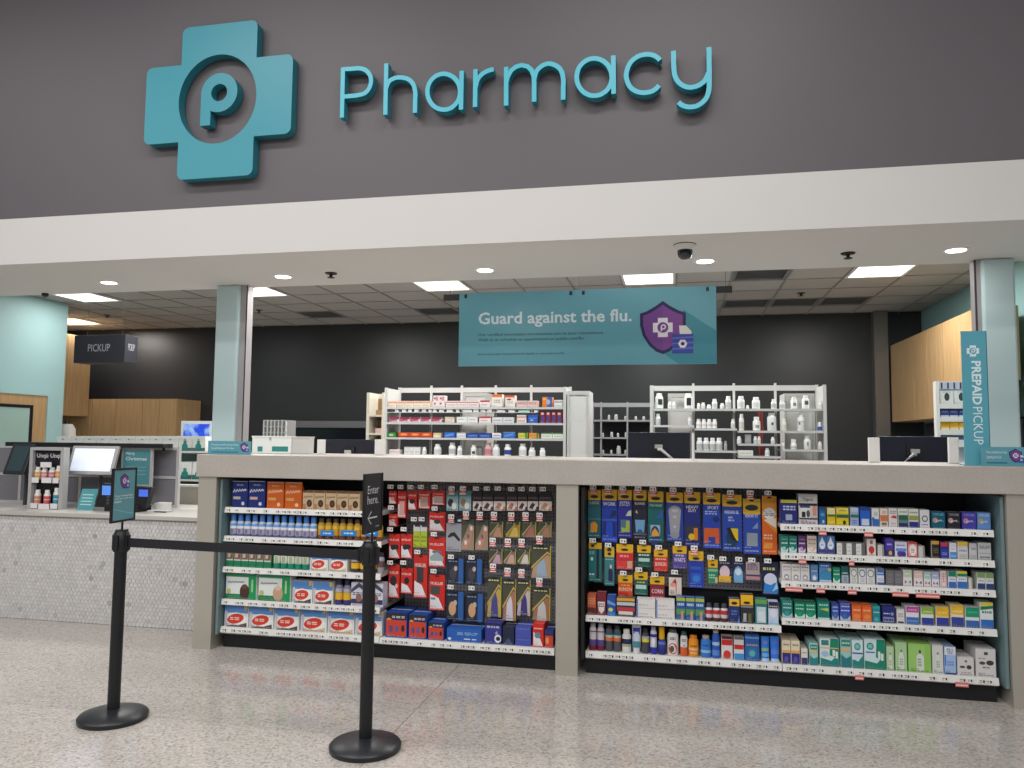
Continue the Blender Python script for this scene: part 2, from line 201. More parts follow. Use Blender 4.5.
# printed fronts, in a mini language of shapes on a unit rectangle
def prints(spec,w,h,bend=None):
    mb=MB(); y=-.0006
    fy=bend or (lambda x,z:0)
    def poly(p,c):
        nonlocal y
        P=[((u-.5)*w,v*h) for u,v in p]; n=len(P); mb.add([(x,y+fy(x,z),z) for x,z in P],[tuple(range(n))],M(c,.42)); 
    def rect(u0,v0,u1,v1,c):
        k=1 if not bend else 5
        us=[u0+(u1-u0)*i/k for i in range(k+1)]; vs=[]
        for u in us:
            for v in (v0,v1): x=(u-.5)*w; z=v*h; vs.append((x,y+fy(x,z),z))
        mb.add(vs,[(2*i,2*i+2,2*i+3,2*i+1) for i in range(k)],M(c,.42))
    for s in spec.split(';'):
        if not s: continue
        t=s[0]; a=s[1:].strip().split(',')
        if t=='T':
            u0,v0,u1,v1=map(float,a[1:5]); put_text(mb,a[0],(u0-.5)*w,(u1-.5)*w,v0*h,v1*h,y+fy(0,0),M(a[5],.45),.012)
        elif t=='B': rect(0 if not bend else .04,float(a[0]),1 if not bend else .96,float(a[1]),a[2])
        elif t=='R': rect(*map(float,a[:4]),a[4])
        elif t=='E':
            cx,cy,rx,ry=map(float,a[:4]); poly([(cx+rx*math.cos(i*math.pi/8),cy+ry*math.sin(i*math.pi/8)) for i in range(16)],a[4])
        elif t=='O':
            cx,cy,rx,ry,dg=map(float,a[:5]); q=math.radians(dg); poly([(cx+(rx*w*math.cos(i*math.pi/8)*math.cos(q)-ry*h*math.sin(i*math.pi/8)*math.sin(q))/w,cy+(rx*w*math.cos(i*math.pi/8)*math.sin(q)+ry*h*math.sin(i*math.pi/8)*math.cos(q))/h) for i in range(16)],a[5])
        elif t=='P': f=list(map(float,a[:-1])); poly(list(zip(f[::2],f[1::2])),a[-1])
        elif t=='L':
            u0,v0,u1,v1=map(float,a[:4]); n=int(a[4]); hh=(v1-v0)/n
            for i in range(n):
                u=u0; k=0; rr=random.Random(hash(s)%1000 if 0 else len(s)*31+i)
                while u<u1-.04:
                    q=min(u1,u+rr.uniform(.1,.26)); rect(u,v0+hh*i+hh*.2,q,v0+hh*i+hh*.78,a[5]); u=q+.05
        elif t=='W':
            u0,v0,u1,v1=map(float,a[:4]); pts=[((u0+(u1-u0)*i/10-.5)*w,(v0+(v1-v0)*(.15+.35*i/10+(.5 if i%2 else 0)*(1-.05*i)))*h) for i in range(11)]
            mb.ribbon(pts,.2*h*(v1-v0),y,y,M(a[4],.45),flat=True)
        y-=.0003
    return mb
PROTO={}
def copy_tree(o,parent=None):
    c=o.copy(); C.objects.link(c)
    if parent: c.parent=parent
    for ch in o.children: copy_tree(ch,c)
    return c
def product(name,kind,w,h,d,body,spec):
    k=(name,kind,w,h,d,body,spec)
    if k in PROTO: return copy_tree(PROTO[k])
    m=M(body,.42)
    if kind in('box','card') and w*h>.0025 and name!='folded_cushion':
        rgb=[int(body[i:i+2],16) for i in (0,2,4)]; g=[int(c+(255-c)*.45) if sum(rgb)<380 else int(c*.62) for c in rgb]; spec+=';L.08,.03,.92,.075,1,%02x%02x%02x'%tuple(g)
        if h>.12: spec+=';L.08,.1,.5,.13,1,%02x%02x%02x'%tuple(g)
    if kind=='box':
        c=min(.0018,w*.06); r=MB().prismz([(-w/2+c,0),(w/2-c,0),(w/2,c),(w/2,d-c),(w/2-c,d),(-w/2+c,d),(-w/2,d-c),(-w/2,c)],0,h,m).build(name)
        pm=prints(spec,w-2*c,h)
        if pm.f: pm.build('printed_front',r)
        tb=MB(); tb.box(-w*.5+c,w*.5-c,d*.47,d*.53,h,h+.0006,M('d8d4cc',.3)); tb.build('top_flap_tape',r)
    elif kind=='card':
        r=MB().prismx([(0,0),(d,0),(d,h*.76),(.005,h*.84),(.005,h),(0,h)],-w/2,w/2,m).build(name)
        prints(spec,w,h).build('printed_front',r)
        MB().box(-w*.12,w*.12,-.0022,-.0014,h*.955,h*.985,M('101012')).build('hang_slot',r)
    elif kind=='pouch':
        r=MB().prismx([(0,0),(d,0),(d*.9,h*.35),(.014,h*.92),(.012,h),(0,h)],-w/2,w/2,m).build(name,bevel=.004)
        prints(spec,w,h).build('printed_front',r)
        MB().box(-w/2+.004,w/2-.004,-.001,.0,h*.955,h*.975,M('c8c8d0',.3)).build('top_seal',r)
    elif kind=='bottle':
        sp=spec.split(';'); cc='f0f0ee'; cf=.2; rest=[]
        for s in sp:
            if s.startswith('cap='): a=s[4:].split(','); cc=a[0]; cf=float(a[1])
            elif s: rest.append(s)
        dd=d if d<=1.01 and d>.3 else .8
        rx=w/2; ry=rx*dd; cy=ry; bt=h*(1-cf); sh=bt*.97
        n=16; cr=rx*(.74 if cf>.08 else .92)
        if cf>=.4: cr=rx*.8
        bm=MB().loft([(0,rx*.93,ry*.93,m),(h*.02,rx,ry,m),(sh*.86,rx,ry,m),(sh*.95,rx*.93,ry*.93,m),(bt,cr*.86,cr*.86*max(dd,.85),m)],0,cy,n)
        r=bm.build(name,smooth=True)
        cm=M(cc,.4); cdp=max(dd,.85)
        MB().loft([(bt,cr*.98,cr*.98*cdp,cm),(bt+h*cf*.1,cr,cr*cdp,cm),(h*.985,cr*.96,cr*.96*cdp,cm),(h,cr*.8,cr*.8*cdp,cm)],0,cy,14).build('cap',r,smooth=True)
        lab=MB(); k=0; fr=[]
        for s in rest:
            if s[0]=='B':
                a=s[1:].split(','); z0=max(.005,float(a[0]))*h; z1=min(float(a[1])*h,sh*.86); k+=1; e=.0005+.0003*k
                if z1>z0: lm=M(a[2],.42); lab.loft([(z0,rx+e,ry+e,lm),(z1,rx+e,ry+e,lm)],0,cy,n,caps=False)
            else: fr.append(s)
        if lab.f:
            lo=lab.build('wrap_label',r,smooth=True)
            if k>1: stuff(lo)
        if fr:
            e=.0015; pm=prints(';'.join(fr),w*.94,h,lambda x,z:cy-e-ry*math.sqrt(max(0,1-min(1,(x/(rx*1.02))**2))))
            pm.build('printed_front',r)
    else: # tube standing on its cap
        rx=w/2; ry=rx*.72; cy=ry; cm=M('e8e8ee',.4); capc=None
        r=MB().loft([(h*.12,rx*.8,ry,m),(h*.2,rx*.92,ry,m),(h*.6,rx*.97,ry*.7,m),(h*.93,rx,ry*.18,m),(h,rx,ry*.12,m)],0,cy,16).build(name,smooth=True)
        MB().loft([(0,rx*.74,ry*.95,cm),(h*.12,rx*.78,ry*.98,cm)],0,cy,14).build('cap',r,smooth=True)
        pm=prints(';'.join(s for s in spec.split(';')),w*.9,h,lambda x,z:cy-.0012-(ry*(1-.86*min(1,max(0,(z/h-.2)/.75))))*math.sqrt(max(0,1-min(1,(x/rx)**2)))); pm.build('printed_front',r)
    for ch in r.children:
        if ch.name.startswith('printed_front'): stuff(ch)
    PROTO[k]=r; return r

# ---------------- setting
fl=struct(bx('floor',-13,7,-9,7,-.12,-.02,M('6a635d',.6)))
xs=[-13,-9.42,-5.42,-1.42,2.58,7]; ys=[-9,-5.24,-1.24,2.76,7]
for i in range(5):
    for j in range(4): bx('floor_slab',xs[i]+.0018,xs[i+1]-.0018,ys[j]+.0018,ys[j+1]-.0018,-.02,0,TERR,fl)
struct(bx('wall_front',-13,7,0,1.14,3.2,6.6,M('625d61',.5,noise=.02,nscale=2)))
struct(bx('trim_1',-13,7,-.012,1.14,2.835,3.2,M('d8d5d2',.6,noise=.01,nscale=4)))
struct(bx('wall_back',-13,3.5,6.55,6.7,0,3.45,M('2b2c2e',.36,noise=.03,nscale=2)))
struct(bx('wall_right',3.36,3.5,1.14,6.55,0,3.45,M('8fb6b6',.55)))
struct(bx('wall_left',-8.48,-8.33,.2,4.17,0,3.348,PAINT))
struct(bx('wall_far',-13,-12.85,-9,6.55,0,3.45,M('6a6a66',.6)))
ce=struct(bx('ceiling',-12.85,3.36,1.14,6.55,3.372,3.45,M('8a8681',.9)))
ACO=acoustic(); VENT=M('7c7c7e',.6)
gx=[.02+.61*k for k in range(-22,7)]; gy=[4.05+.61*k for k in range(-5,6)]
def cell(x,y): return (round((x-.305-.02)/.61),round((y-.305-4.05)/.61))
tro={cell(x,y) for x,y in TROFF+HID}
for x,y in HID: bx('added_light_panel',x-.29,x+.29,y-.29,y+.29,3.346,3.36,M('fffaf2',.5,emit=2.2),ce)  # glowing faces of the added, unseen troffer row
ventc=[(1,2),(2,2),(3,2),(-9,2),(-6,2),(-5,2),(1,-1),(-1,2),(-2,2)]
gr=MB()
for x in gx:
    if -12.85<x<3.36: gr.box(x-.011,x+.011,1.14,6.55,3.344,3.372,M('969390',.6))
for y in gy:
    if 1.14<y<6.55: gr.box(-12.85,3.36,y-.011,y+.011,3.3445,3.371,M('969390',.6))
gr.build('ceiling_grid',ce)
for i in range(-22,7):
    for j in range(-6,6):
        x0=max(.02+.61*i,-12.85);x1=min(.02+.61*(i+1),3.36);y0=max(4.05+.61*j,1.14);y1=min(4.05+.61*(j+1),6.55)
        if x1-x0<.05 or y1-y0<.05 or (i,j) in tro or (i,j) in ventc: continue
        if x1<-10.4 or (x1<-8.5 and y1<3.8): continue
        bx('ceiling_tile',x0+.012,x1-.012,y0+.012,y1-.012,3.352,3.37,ACO,ce)
names=['rightmost','second from right','middle','second from left','leftmost','farther']
for (x,y),nm in zip(TROFF,('above the wooden wall cabinets at right','just right of the flu banner','just left of the flu banner','beside the left teal column','left, above the hanging pickup sign','in the far left corner behind the teal wall')):
    t=thing('ceiling_light','square lit ceiling panel '+nm,'light',(x,y,3.35),'recessed square ceiling lights')
    f=MB(); 
    for a,b,c,d in ((-.298,.298,-.298,-.27),(-.298,.298,.27,.298),(-.298,-.27,-.27,.27),(.27,.298,-.27,.27)): f.box(a,b,c,d,-.012,.015,WHITE)
    f.build('frame',t); bx('diffuser',-.27,.27,-.27,.27,-.006,.01,M('fffaf2',.5,emit=2.2),t)
vl={(1,2):'left third of the right dark slot',(2,2):'middle third of the right dark slot',(3,2):'right third of the right dark slot',(-9,2):'between left column and rack',(-6,2):'left half, left of flu banner',(-5,2):'right half, left of flu banner',(1,-1):'near the soffit right of banner',(-1,2):'right, behind the banner',(-2,2):'left, behind the banner'}
for (i,j) in ventc:
    x0=.02+.61*i;y0=4.05+.61*j
    t=thing('ceiling_vent','dark louvred ceiling vent, '+vl[(i,j)],'vent',(x0+.305,y0+.305,3.35),'dark ceiling vents')
    f=MB()
    for a,b,c,d in ((-.293,.293,-.293,-.26),(-.293,.293,.26,.293),(-.293,-.26,-.26,.26),(.26,.293,-.26,.26)): f.box(a,b,c,d,0,.018,VENT)
    f.build('frame',t)
    for k in range(8): MB().prismx([(-.26+.065*k,.002),(-.255+.065*k,0),(-.2+.065*k,.016),(-.205+.065*k,.018)],-.26,.26,VENT).build('slat',t)
for k,((x,y),nm) in enumerate(zip(DOWN,('rightmost of the soffit downlights','beside the security camera','left of the flu banner','right of left teal column','leftmost, above pickup area'))):
    t=thing('downlight','round lit downlight in white soffit, '+nm,'light',(x,y,2.835),'round soffit downlights')
    MB().loft([(-.004,.084,.084,WHITE),(0,.086,.086,WHITE)],0,0,28).build('trim_ring',t,smooth=True)
    MB().loft([(-.006,.062,.062,M('fffaf0',.5,emit=6)),(-.003,.064,.064,M('fffaf0',.5,emit=6))],0,0,28).build('lens',t,smooth=True)
def sprinkler(x,y,z,lab):
    t=thing('fire_sprinkler',lab,'sprinkler',(x,y,z)); mm=M('3a3632',.4,.6)
    MB().loft([(-.008,.045,.045,mm),(0,.05,.05,mm)],0,0,16).build('cover_plate',t,smooth=True)
    MB().loft([(-.035,.012,.012,mm),(-.008,.014,.014,mm)],0,0,8).build('nozzle',t); MB().loft([(-.04,.028,.028,mm),(-.036,.03,.03,mm)],0,0,10).build('deflector',t)
sprinkler(1.193,.673,2.835,'dark fire sprinkler in white soffit near right downlight')
sprinkler(-2.714,.688,2.835,'dark fire sprinkler in white soffit left of the banner')
sprinkler(1.529,4.905,3.35,'small dark sprinkler in right ceiling tiles')
sprinkler(-5.895,5.044,3.35,'small dark sprinkler in ceiling right of left column')
sprinkler(-8.487,5.112,3.35,'small dark sprinkler in ceiling above pickup sign')
# columns and shutter tracks
def column(n,x0,x1,t0,t1,slot):
    c=struct(bx(n,x0,x1,1.0,1.16,0,2.835,M('bcd3d6',.5,noise=.02,nscale=3),bevel=.018))
    a=MB().box(t0,t1,1.03,1.12,0,2.834,M('b4b0b2',.4,.4)); a.box(slot-.006,slot+.006,1.0295,1.04,0,2.834,M('3a383c')); a.build('shutter_track',c)
column('trim_2',-3.945,-3.722,-3.721,-3.655,-3.662); column('trim_3',2.155,2.372,2.118,2.154,2.123)
# staff door in the left teal wall
d=struct(bx('door_1',-8.33,-8.30,2.78,3.85,0,2.035,WOOD,None))
cs=MB()
cs.box(-8.33,-8.285,3.85,3.995,0,2.1,PAINT); cs.box(-8.33,-8.285,2.63,2.78,0,2.1,PAINT); cs.box(-8.33,-8.285,2.78,3.85,2.035,2.1,PAINT); cs.build('casing',d)
pf=MB()
for a,b,e,f in ((2.98,3.62,1.86,1.9),(2.98,3.62,.9,.94),(2.98,3.03,.94,1.86),(3.57,3.62,.94,1.86)): pf.box(-8.305,-8.285,a,b,e,f,BLK)
pf.build('pane_frame',d); bx('pane',-8.3,-8.292,3.03,3.57,.94,1.86,M('a3c0b8',.15),d)

# ---------------- fascia sign
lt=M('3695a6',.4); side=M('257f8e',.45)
lg=thing('pharmacy_cross_sign','large teal raised cross emblem with round cut-out on dark fascia','sign',(0,0,0))
cx,cz=-3.288,3.978; ax,az,hx,hz,rr=.6,.583,.308,.296,.05; HX,HZ=.318,.338
def corner(x,z,sx,sz,r,order): 
    pts=[]
    for i in range(6):
        a=math.pi/2*i/5; pts.append((x-sx*r+sx*r*math.cos(a),z-sz*r+sz*r*math.sin(a)))
    return pts if order else pts[::-1]
out=[(hx,-hz)] if 0 else []
def q(sx,sz,fl):  # quadrant outline going counter-clockwise
    a=corner(ax,hz,1,1,rr,True); b=corner(hx,az,1,1,rr,True); p=a+[(hx,hz)]+b
    p=[(sx*x,sz*z) for x,z in p]; return p[::-1] if fl else p
out=q(1,1,0)+q(-1,1,1)+q(-1,-1,0)+q(1,-1,1)
out=[(cx+x,cz+z) for x,z in out]
nh=64; hole=[(cx+.318*math.cos(2*math.pi*i/nh),cz+.318*math.sin(2*math.pi*i/nh)) for i in range(nh)]
def resample(a):
    x,z=out[0]; 
    # ray from the centre to the outline at angle a
    best=None; n=len(out)
    dx,dz=math.cos(a),math.sin(a)
    for i in range(n):
        x1,z1=out[i][0]-cx,out[i][1]-cz; x2,z2=out[(i+1)%n][0]-cx,out[(i+1)%n][1]-cz
        den=dx*(z2-z1)-dz*(x2-x1)
        if abs(den)<1e-9: continue
        t=(x1*(z2-z1)-z1*(x2-x1))/den; s=(x1*dz-z1*dx)/den
        if t>0 and -1e-6<=s<=1+1e-6 and (best is None or t>best): best=t
    return (cx+best*dx,cz+best*dz)
angs=sorted(set([2*math.pi*i/nh for i in range(nh)]+[math.atan2(z-cz,x-cx)%(2*math.pi) for x,z in out]))
O=[resample(a) for a in angs]; I=[(cx+HX*math.cos(a),cz+.01+HZ*math.sin(a)) for a in angs]
n=len(angs); mb=MB(); F,Bk=-.085,-.012
mb.add([(x,F,z) for x,z in I]+[(x,F,z) for x,z in O],[(i,n+i,n+(i+1)%n,(i+1)%n) for i in range(n)],lt)
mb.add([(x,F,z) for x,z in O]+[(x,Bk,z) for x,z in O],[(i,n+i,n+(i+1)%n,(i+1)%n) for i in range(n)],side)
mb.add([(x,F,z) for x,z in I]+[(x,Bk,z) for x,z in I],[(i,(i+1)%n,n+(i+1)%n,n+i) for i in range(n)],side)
mb.build('cross_plate',lg)
pc=(G['pc'][0]-.022,G['pc'][1]+.012); ps=G['pstem']; mb=MB(); R0=.107
mb.ribbon([(pc[0]+R0*math.cos(2*math.pi*i/32),pc[1]+R0*math.sin(2*math.pi*i/32)) for i in range(32)],.083,F,Bk,lt,True,side)
mb.ribbon([(pc[0]-R0,pc[1]),(pc[0]-R0,ps[0][1]+.02)],.083,F+.0004,Bk,lt,False,side); mb.build('letter',lg); lg.children[-1]['label']='raised letter p inside the cross'
st=thing('pharmacy_sign','raised teal lettering reading Pharmacy on dark fascia','sign')
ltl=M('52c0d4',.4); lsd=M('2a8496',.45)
for ch,paths in G['letters']:
    mb=MB()
    for i,p in enumerate(paths):
        cl=len(p)>30 and abs(p[0][0]-p[-1][0])<.004 and abs(p[0][1]-p[-1][1])<.004
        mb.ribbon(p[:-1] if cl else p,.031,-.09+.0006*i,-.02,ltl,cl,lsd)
        # darker return sides
    # stand-off studs
    x,z=paths[0][-1] if ch!='a' else paths[1][-1]
    mb.box(x-.006,x+.006,-.021,0,z+.02,z+.032,M('2a2a2c')); x,z=paths[-1][0]; mb.box(x-.006,x+.006,-.021,0,z-.02,z-.008,M('2a2a2c'))
    o=mb.build('letter',st); o['label']='raised teal letter '+ch

# ---------------- service counter
ct=thing('service_counter','long beige stone counter on three brushed steel pillars','counter',(0,0,0))
bx('countertop',-3.386,2.7,-.015,.95,1.217,1.377,STONE,ct,bevel=.004)
for x in (-3.372,-.76,1.884): bx('pillar',x,x+.143,0,.5,0,1.217,STEEL,ct)
bx('back_panel',-3.3,2.6,.64,.66,0,1.217,BLK,ct)

# ---------------- shelving bays under the counter
RAIL=M('e8e6e2',.4); SHELF=M('c9c7c4',.5); ENDP=M('70878a',.5)
def price_labels(mb,x0,x1,z,y,seed,red=.0):
    r=random.Random(seed); x=x0+.02
    while x<x1-.05:
        wd=r.uniform(.03,.042); mb.box(x,x+wd,y-.0012,y,z+.004,z+.032,M(r.choice(['f6f4f0','fbfaf6','eeece6']),.5))
        mb.box(x+wd*.62,x+wd*.86,y-.0018,y-.0012,z+.012,z+.026,M('2a2a2c')); mb.box(x+.004,x+wd*.5,y-.0018,y-.0012,z+.02,z+.025,M('8a8a8c')); mb.box(x+.004,x+wd*.45,y-.0018,y-.0012,z+.011,z+.015,M('a8a8a8'))
        x+=wd+r.choice([.002,.004,.03,.06,.012])
def bay(label,x0,x1,shelves,peg,ends,seed,reds=()):
    t=thing('shelving_bay',label,'shelving',((x0+x1)/2,.1,0)); ox,oy=-(x0+x1)/2,-.1
    def b(n,a0,a1,y0,y1,z0,z1,m,p=t): o=bx(n,a0+ox,a1+ox,y0+oy,y1+oy,z0,z1,m); o.parent=p; return o
    b('back_panel',x0,x1,.56,.6,.1,1.2,M('2b2d31',.5)); b('kick_base',x0,x1,.105,.6,0,.1,BLK)
    if peg: b('peg_panel',x0+.01,x1-.01,.53,.55,peg,1.195,PEG)
    for e in ends: b('end_panel',e,e+.018,.03,.6,.1,1.2,ENDP)
    for k,(z,a0,a1) in enumerate(shelves):
        base=k==len(shelves)-1
        s=b('shelf',a0+.003,a1-.003,.074,.555 if base or not peg else .52,(.1 if base else z-.022),z,SHELF)
        r=MB(); r.prismx([(.056+oy,z-.036),(.073+oy,z-.038),(.073+oy,z+.003),(.066+oy,z+.004)],a0+.002+ox,a1-.002+ox,RAIL); r.build('price_rail',s)
        lb=MB(); price_labels(lb,a0+ox,a1+ox,z-.037,.0555+oy,seed+k)
        stuff(lb.build('price_labels',s))
        for (rz,rx,rw) in reds:
            if abs(rz-z)<.01:
                f=MB(); f.box(rx+ox,rx+rw+ox,.0525+oy,.0555+oy,z-.057,z-.03,M('e07a74',.5)); f.box(rx+.004+ox,rx+rw-.004+ox,.0519+oy,.0525+oy,z-.05,z-.043,M('f4d8d4')); f.build('shelf_flag',s)
    return t,ox,oy
LA=[-3.195,-1.986,-.775]; RB=[-.575,.636,1.836]
bay('left shelving bay of nutrition drinks beside left steel pillar',LA[0],LA[1],[(z,LA[0],LA[1]) for z in (.995,.79,.57,.342,.147)],0,[-3.215],1)
bB=bay('left pegboard bay of braces between stanchion and middle pillar',LA[1],LA[2],[(.144,LA[1],LA[2])],.15,[],20)
bC=bay('right pegboard bay of foot care packs beside middle pillar',RB[0],RB[1],[(.373,RB[0],RB[1]),(.146,RB[0],RB[1])],.5,[],30)
bx('end_post',-.6,-.58,.03,.6,.1,1.2,BLK,bC[0]).location=(-(RB[0]+RB[1])/2,-.1,0)
bay('right shelving bay of small medicine boxes beside right pillar',RB[1],RB[2],[(z,RB[1],RB[2]) for z in (.997,.82,.648,.423,.145)],0,[1.86],40,
    [(.997,.86,.045),(.997,1.12,.05),(.82,.74,.045),(.82,1.03,.03),(.648,.66,.1),(.648,.84,.05),(.648,1.02,.05),(.648,1.27,.09),(.648,1.4,.13),(.145,1.6,.07),(.145,1.05,.05)])
TAGS='-1.965,1.166,0;-1.891,1.166,0;-1.817,1.167,0;-1.741,1.169,0;-1.641,1.171,0;-1.959,1.021,0;-1.638,1.023,0;-1.962,0.869,0;-1.862,0.873,0;-1.788,0.945,0;-1.731,0.947,0;-1.641,0.846,0;-1.758,0.72,0;-1.957,0.639,0;-1.86,0.643,0;-1.638,0.594,0;-1.344,1.167,0;-1.266,1.169,0;-1.19,1.171,0;-1.095,1.169,0;-1.023,1.171,0;-0.949,1.172,0;-0.877,1.174,0;-1.515,0.697,0;-1.368,0.698,0;-1.514,0.492,0;-1.365,0.492,0;-1.518,1.151,1;-1.437,1.153,1;-1.517,0.958,1;-1.412,0.983,1;-1.314,0.982,1;-1.214,0.984,1;-1.093,0.984,1;-0.994,0.987,1;-0.898,0.987,1;-1.221,0.808,1;-1.115,0.807,1;-1.02,0.809,1;-0.898,0.834,1;-1.217,0.635,1;-1.115,0.611,1;-1.019,0.607,1;-0.896,0.554,1;-0.538,1.181,R1;-0.438,1.18,R1;-0.342,1.179,R1;-0.241,1.179,R1;-0.144,1.178,R1;-0.015,1.176,R1;0.089,1.178,R1;0.217,1.179,R1;0.346,1.167,R1;0.468,1.169,R1;0.117,0.807,R1;0.577,1.183,R0;-0.539,0.844,R0;-0.437,0.817,R0;-0.338,0.847,R0;-0.211,0.845,R0;-0.109,0.815,R0;0.015,0.842,R0;-0.338,0.639,R0;-0.237,0.666,R0;-0.134,0.638,R0;-0.008,0.66,R0;0.22,0.764,R0;0.295,0.758,R0;0.393,0.759,R0;0.473,0.757,R0;0.57,0.756,R0'
hook=None
HM=M('b8b8ba',.35,.7); PT=M('f4f2ee',.5); PR=M('e0504a',.5)
hw=MB().box(-.0025,.0025,.003,.372,.008,.013,HM).mesh('peg_hook')
def tagmesh(red):
    mb=MB(); a=-.021; 
    if red: mb.box(a,-a,0,.0025,-.028,.028,PT); mb.box(a,-a,-.0006,0,-.022,-.002,PR); mb.box(a+.006,-a-.006,-.0010,-.0006,-.014,-.009,PT); z=.012
    else: mb.box(a,-a,0,.0025,-.014,.014,PT); z=0
    mb.box(.006,.015,-.0006,0,z-.007,z+.005,M('2a2a2c')); mb.box(-.016,-.001,-.0006,0,z+.001,z+.006,M('7a7a7c')); mb.box(-.016,-.004,-.0006,0,z-.007,z-.003,M('9a9a9c')); return mb.mesh('price_tag')
tm=[tagmesh(0),tagmesh(1)]
for s in TAGS.split(';'):
    x,z,r=s.split(','); x,z=float(x),float(z); t,ox,oy=bC if r[0]=='R' else bB; r=int(r[-1])
    h=bpy.data.objects.new('peg_hook',hw); C.objects.link(h); h.parent=t; h.location=(x+ox,.157+oy,z-.004)
    g=bpy.data.objects.new('price_tag',tm[r]); C.objects.link(g); g.parent=h; g.location=(0,0,.004)

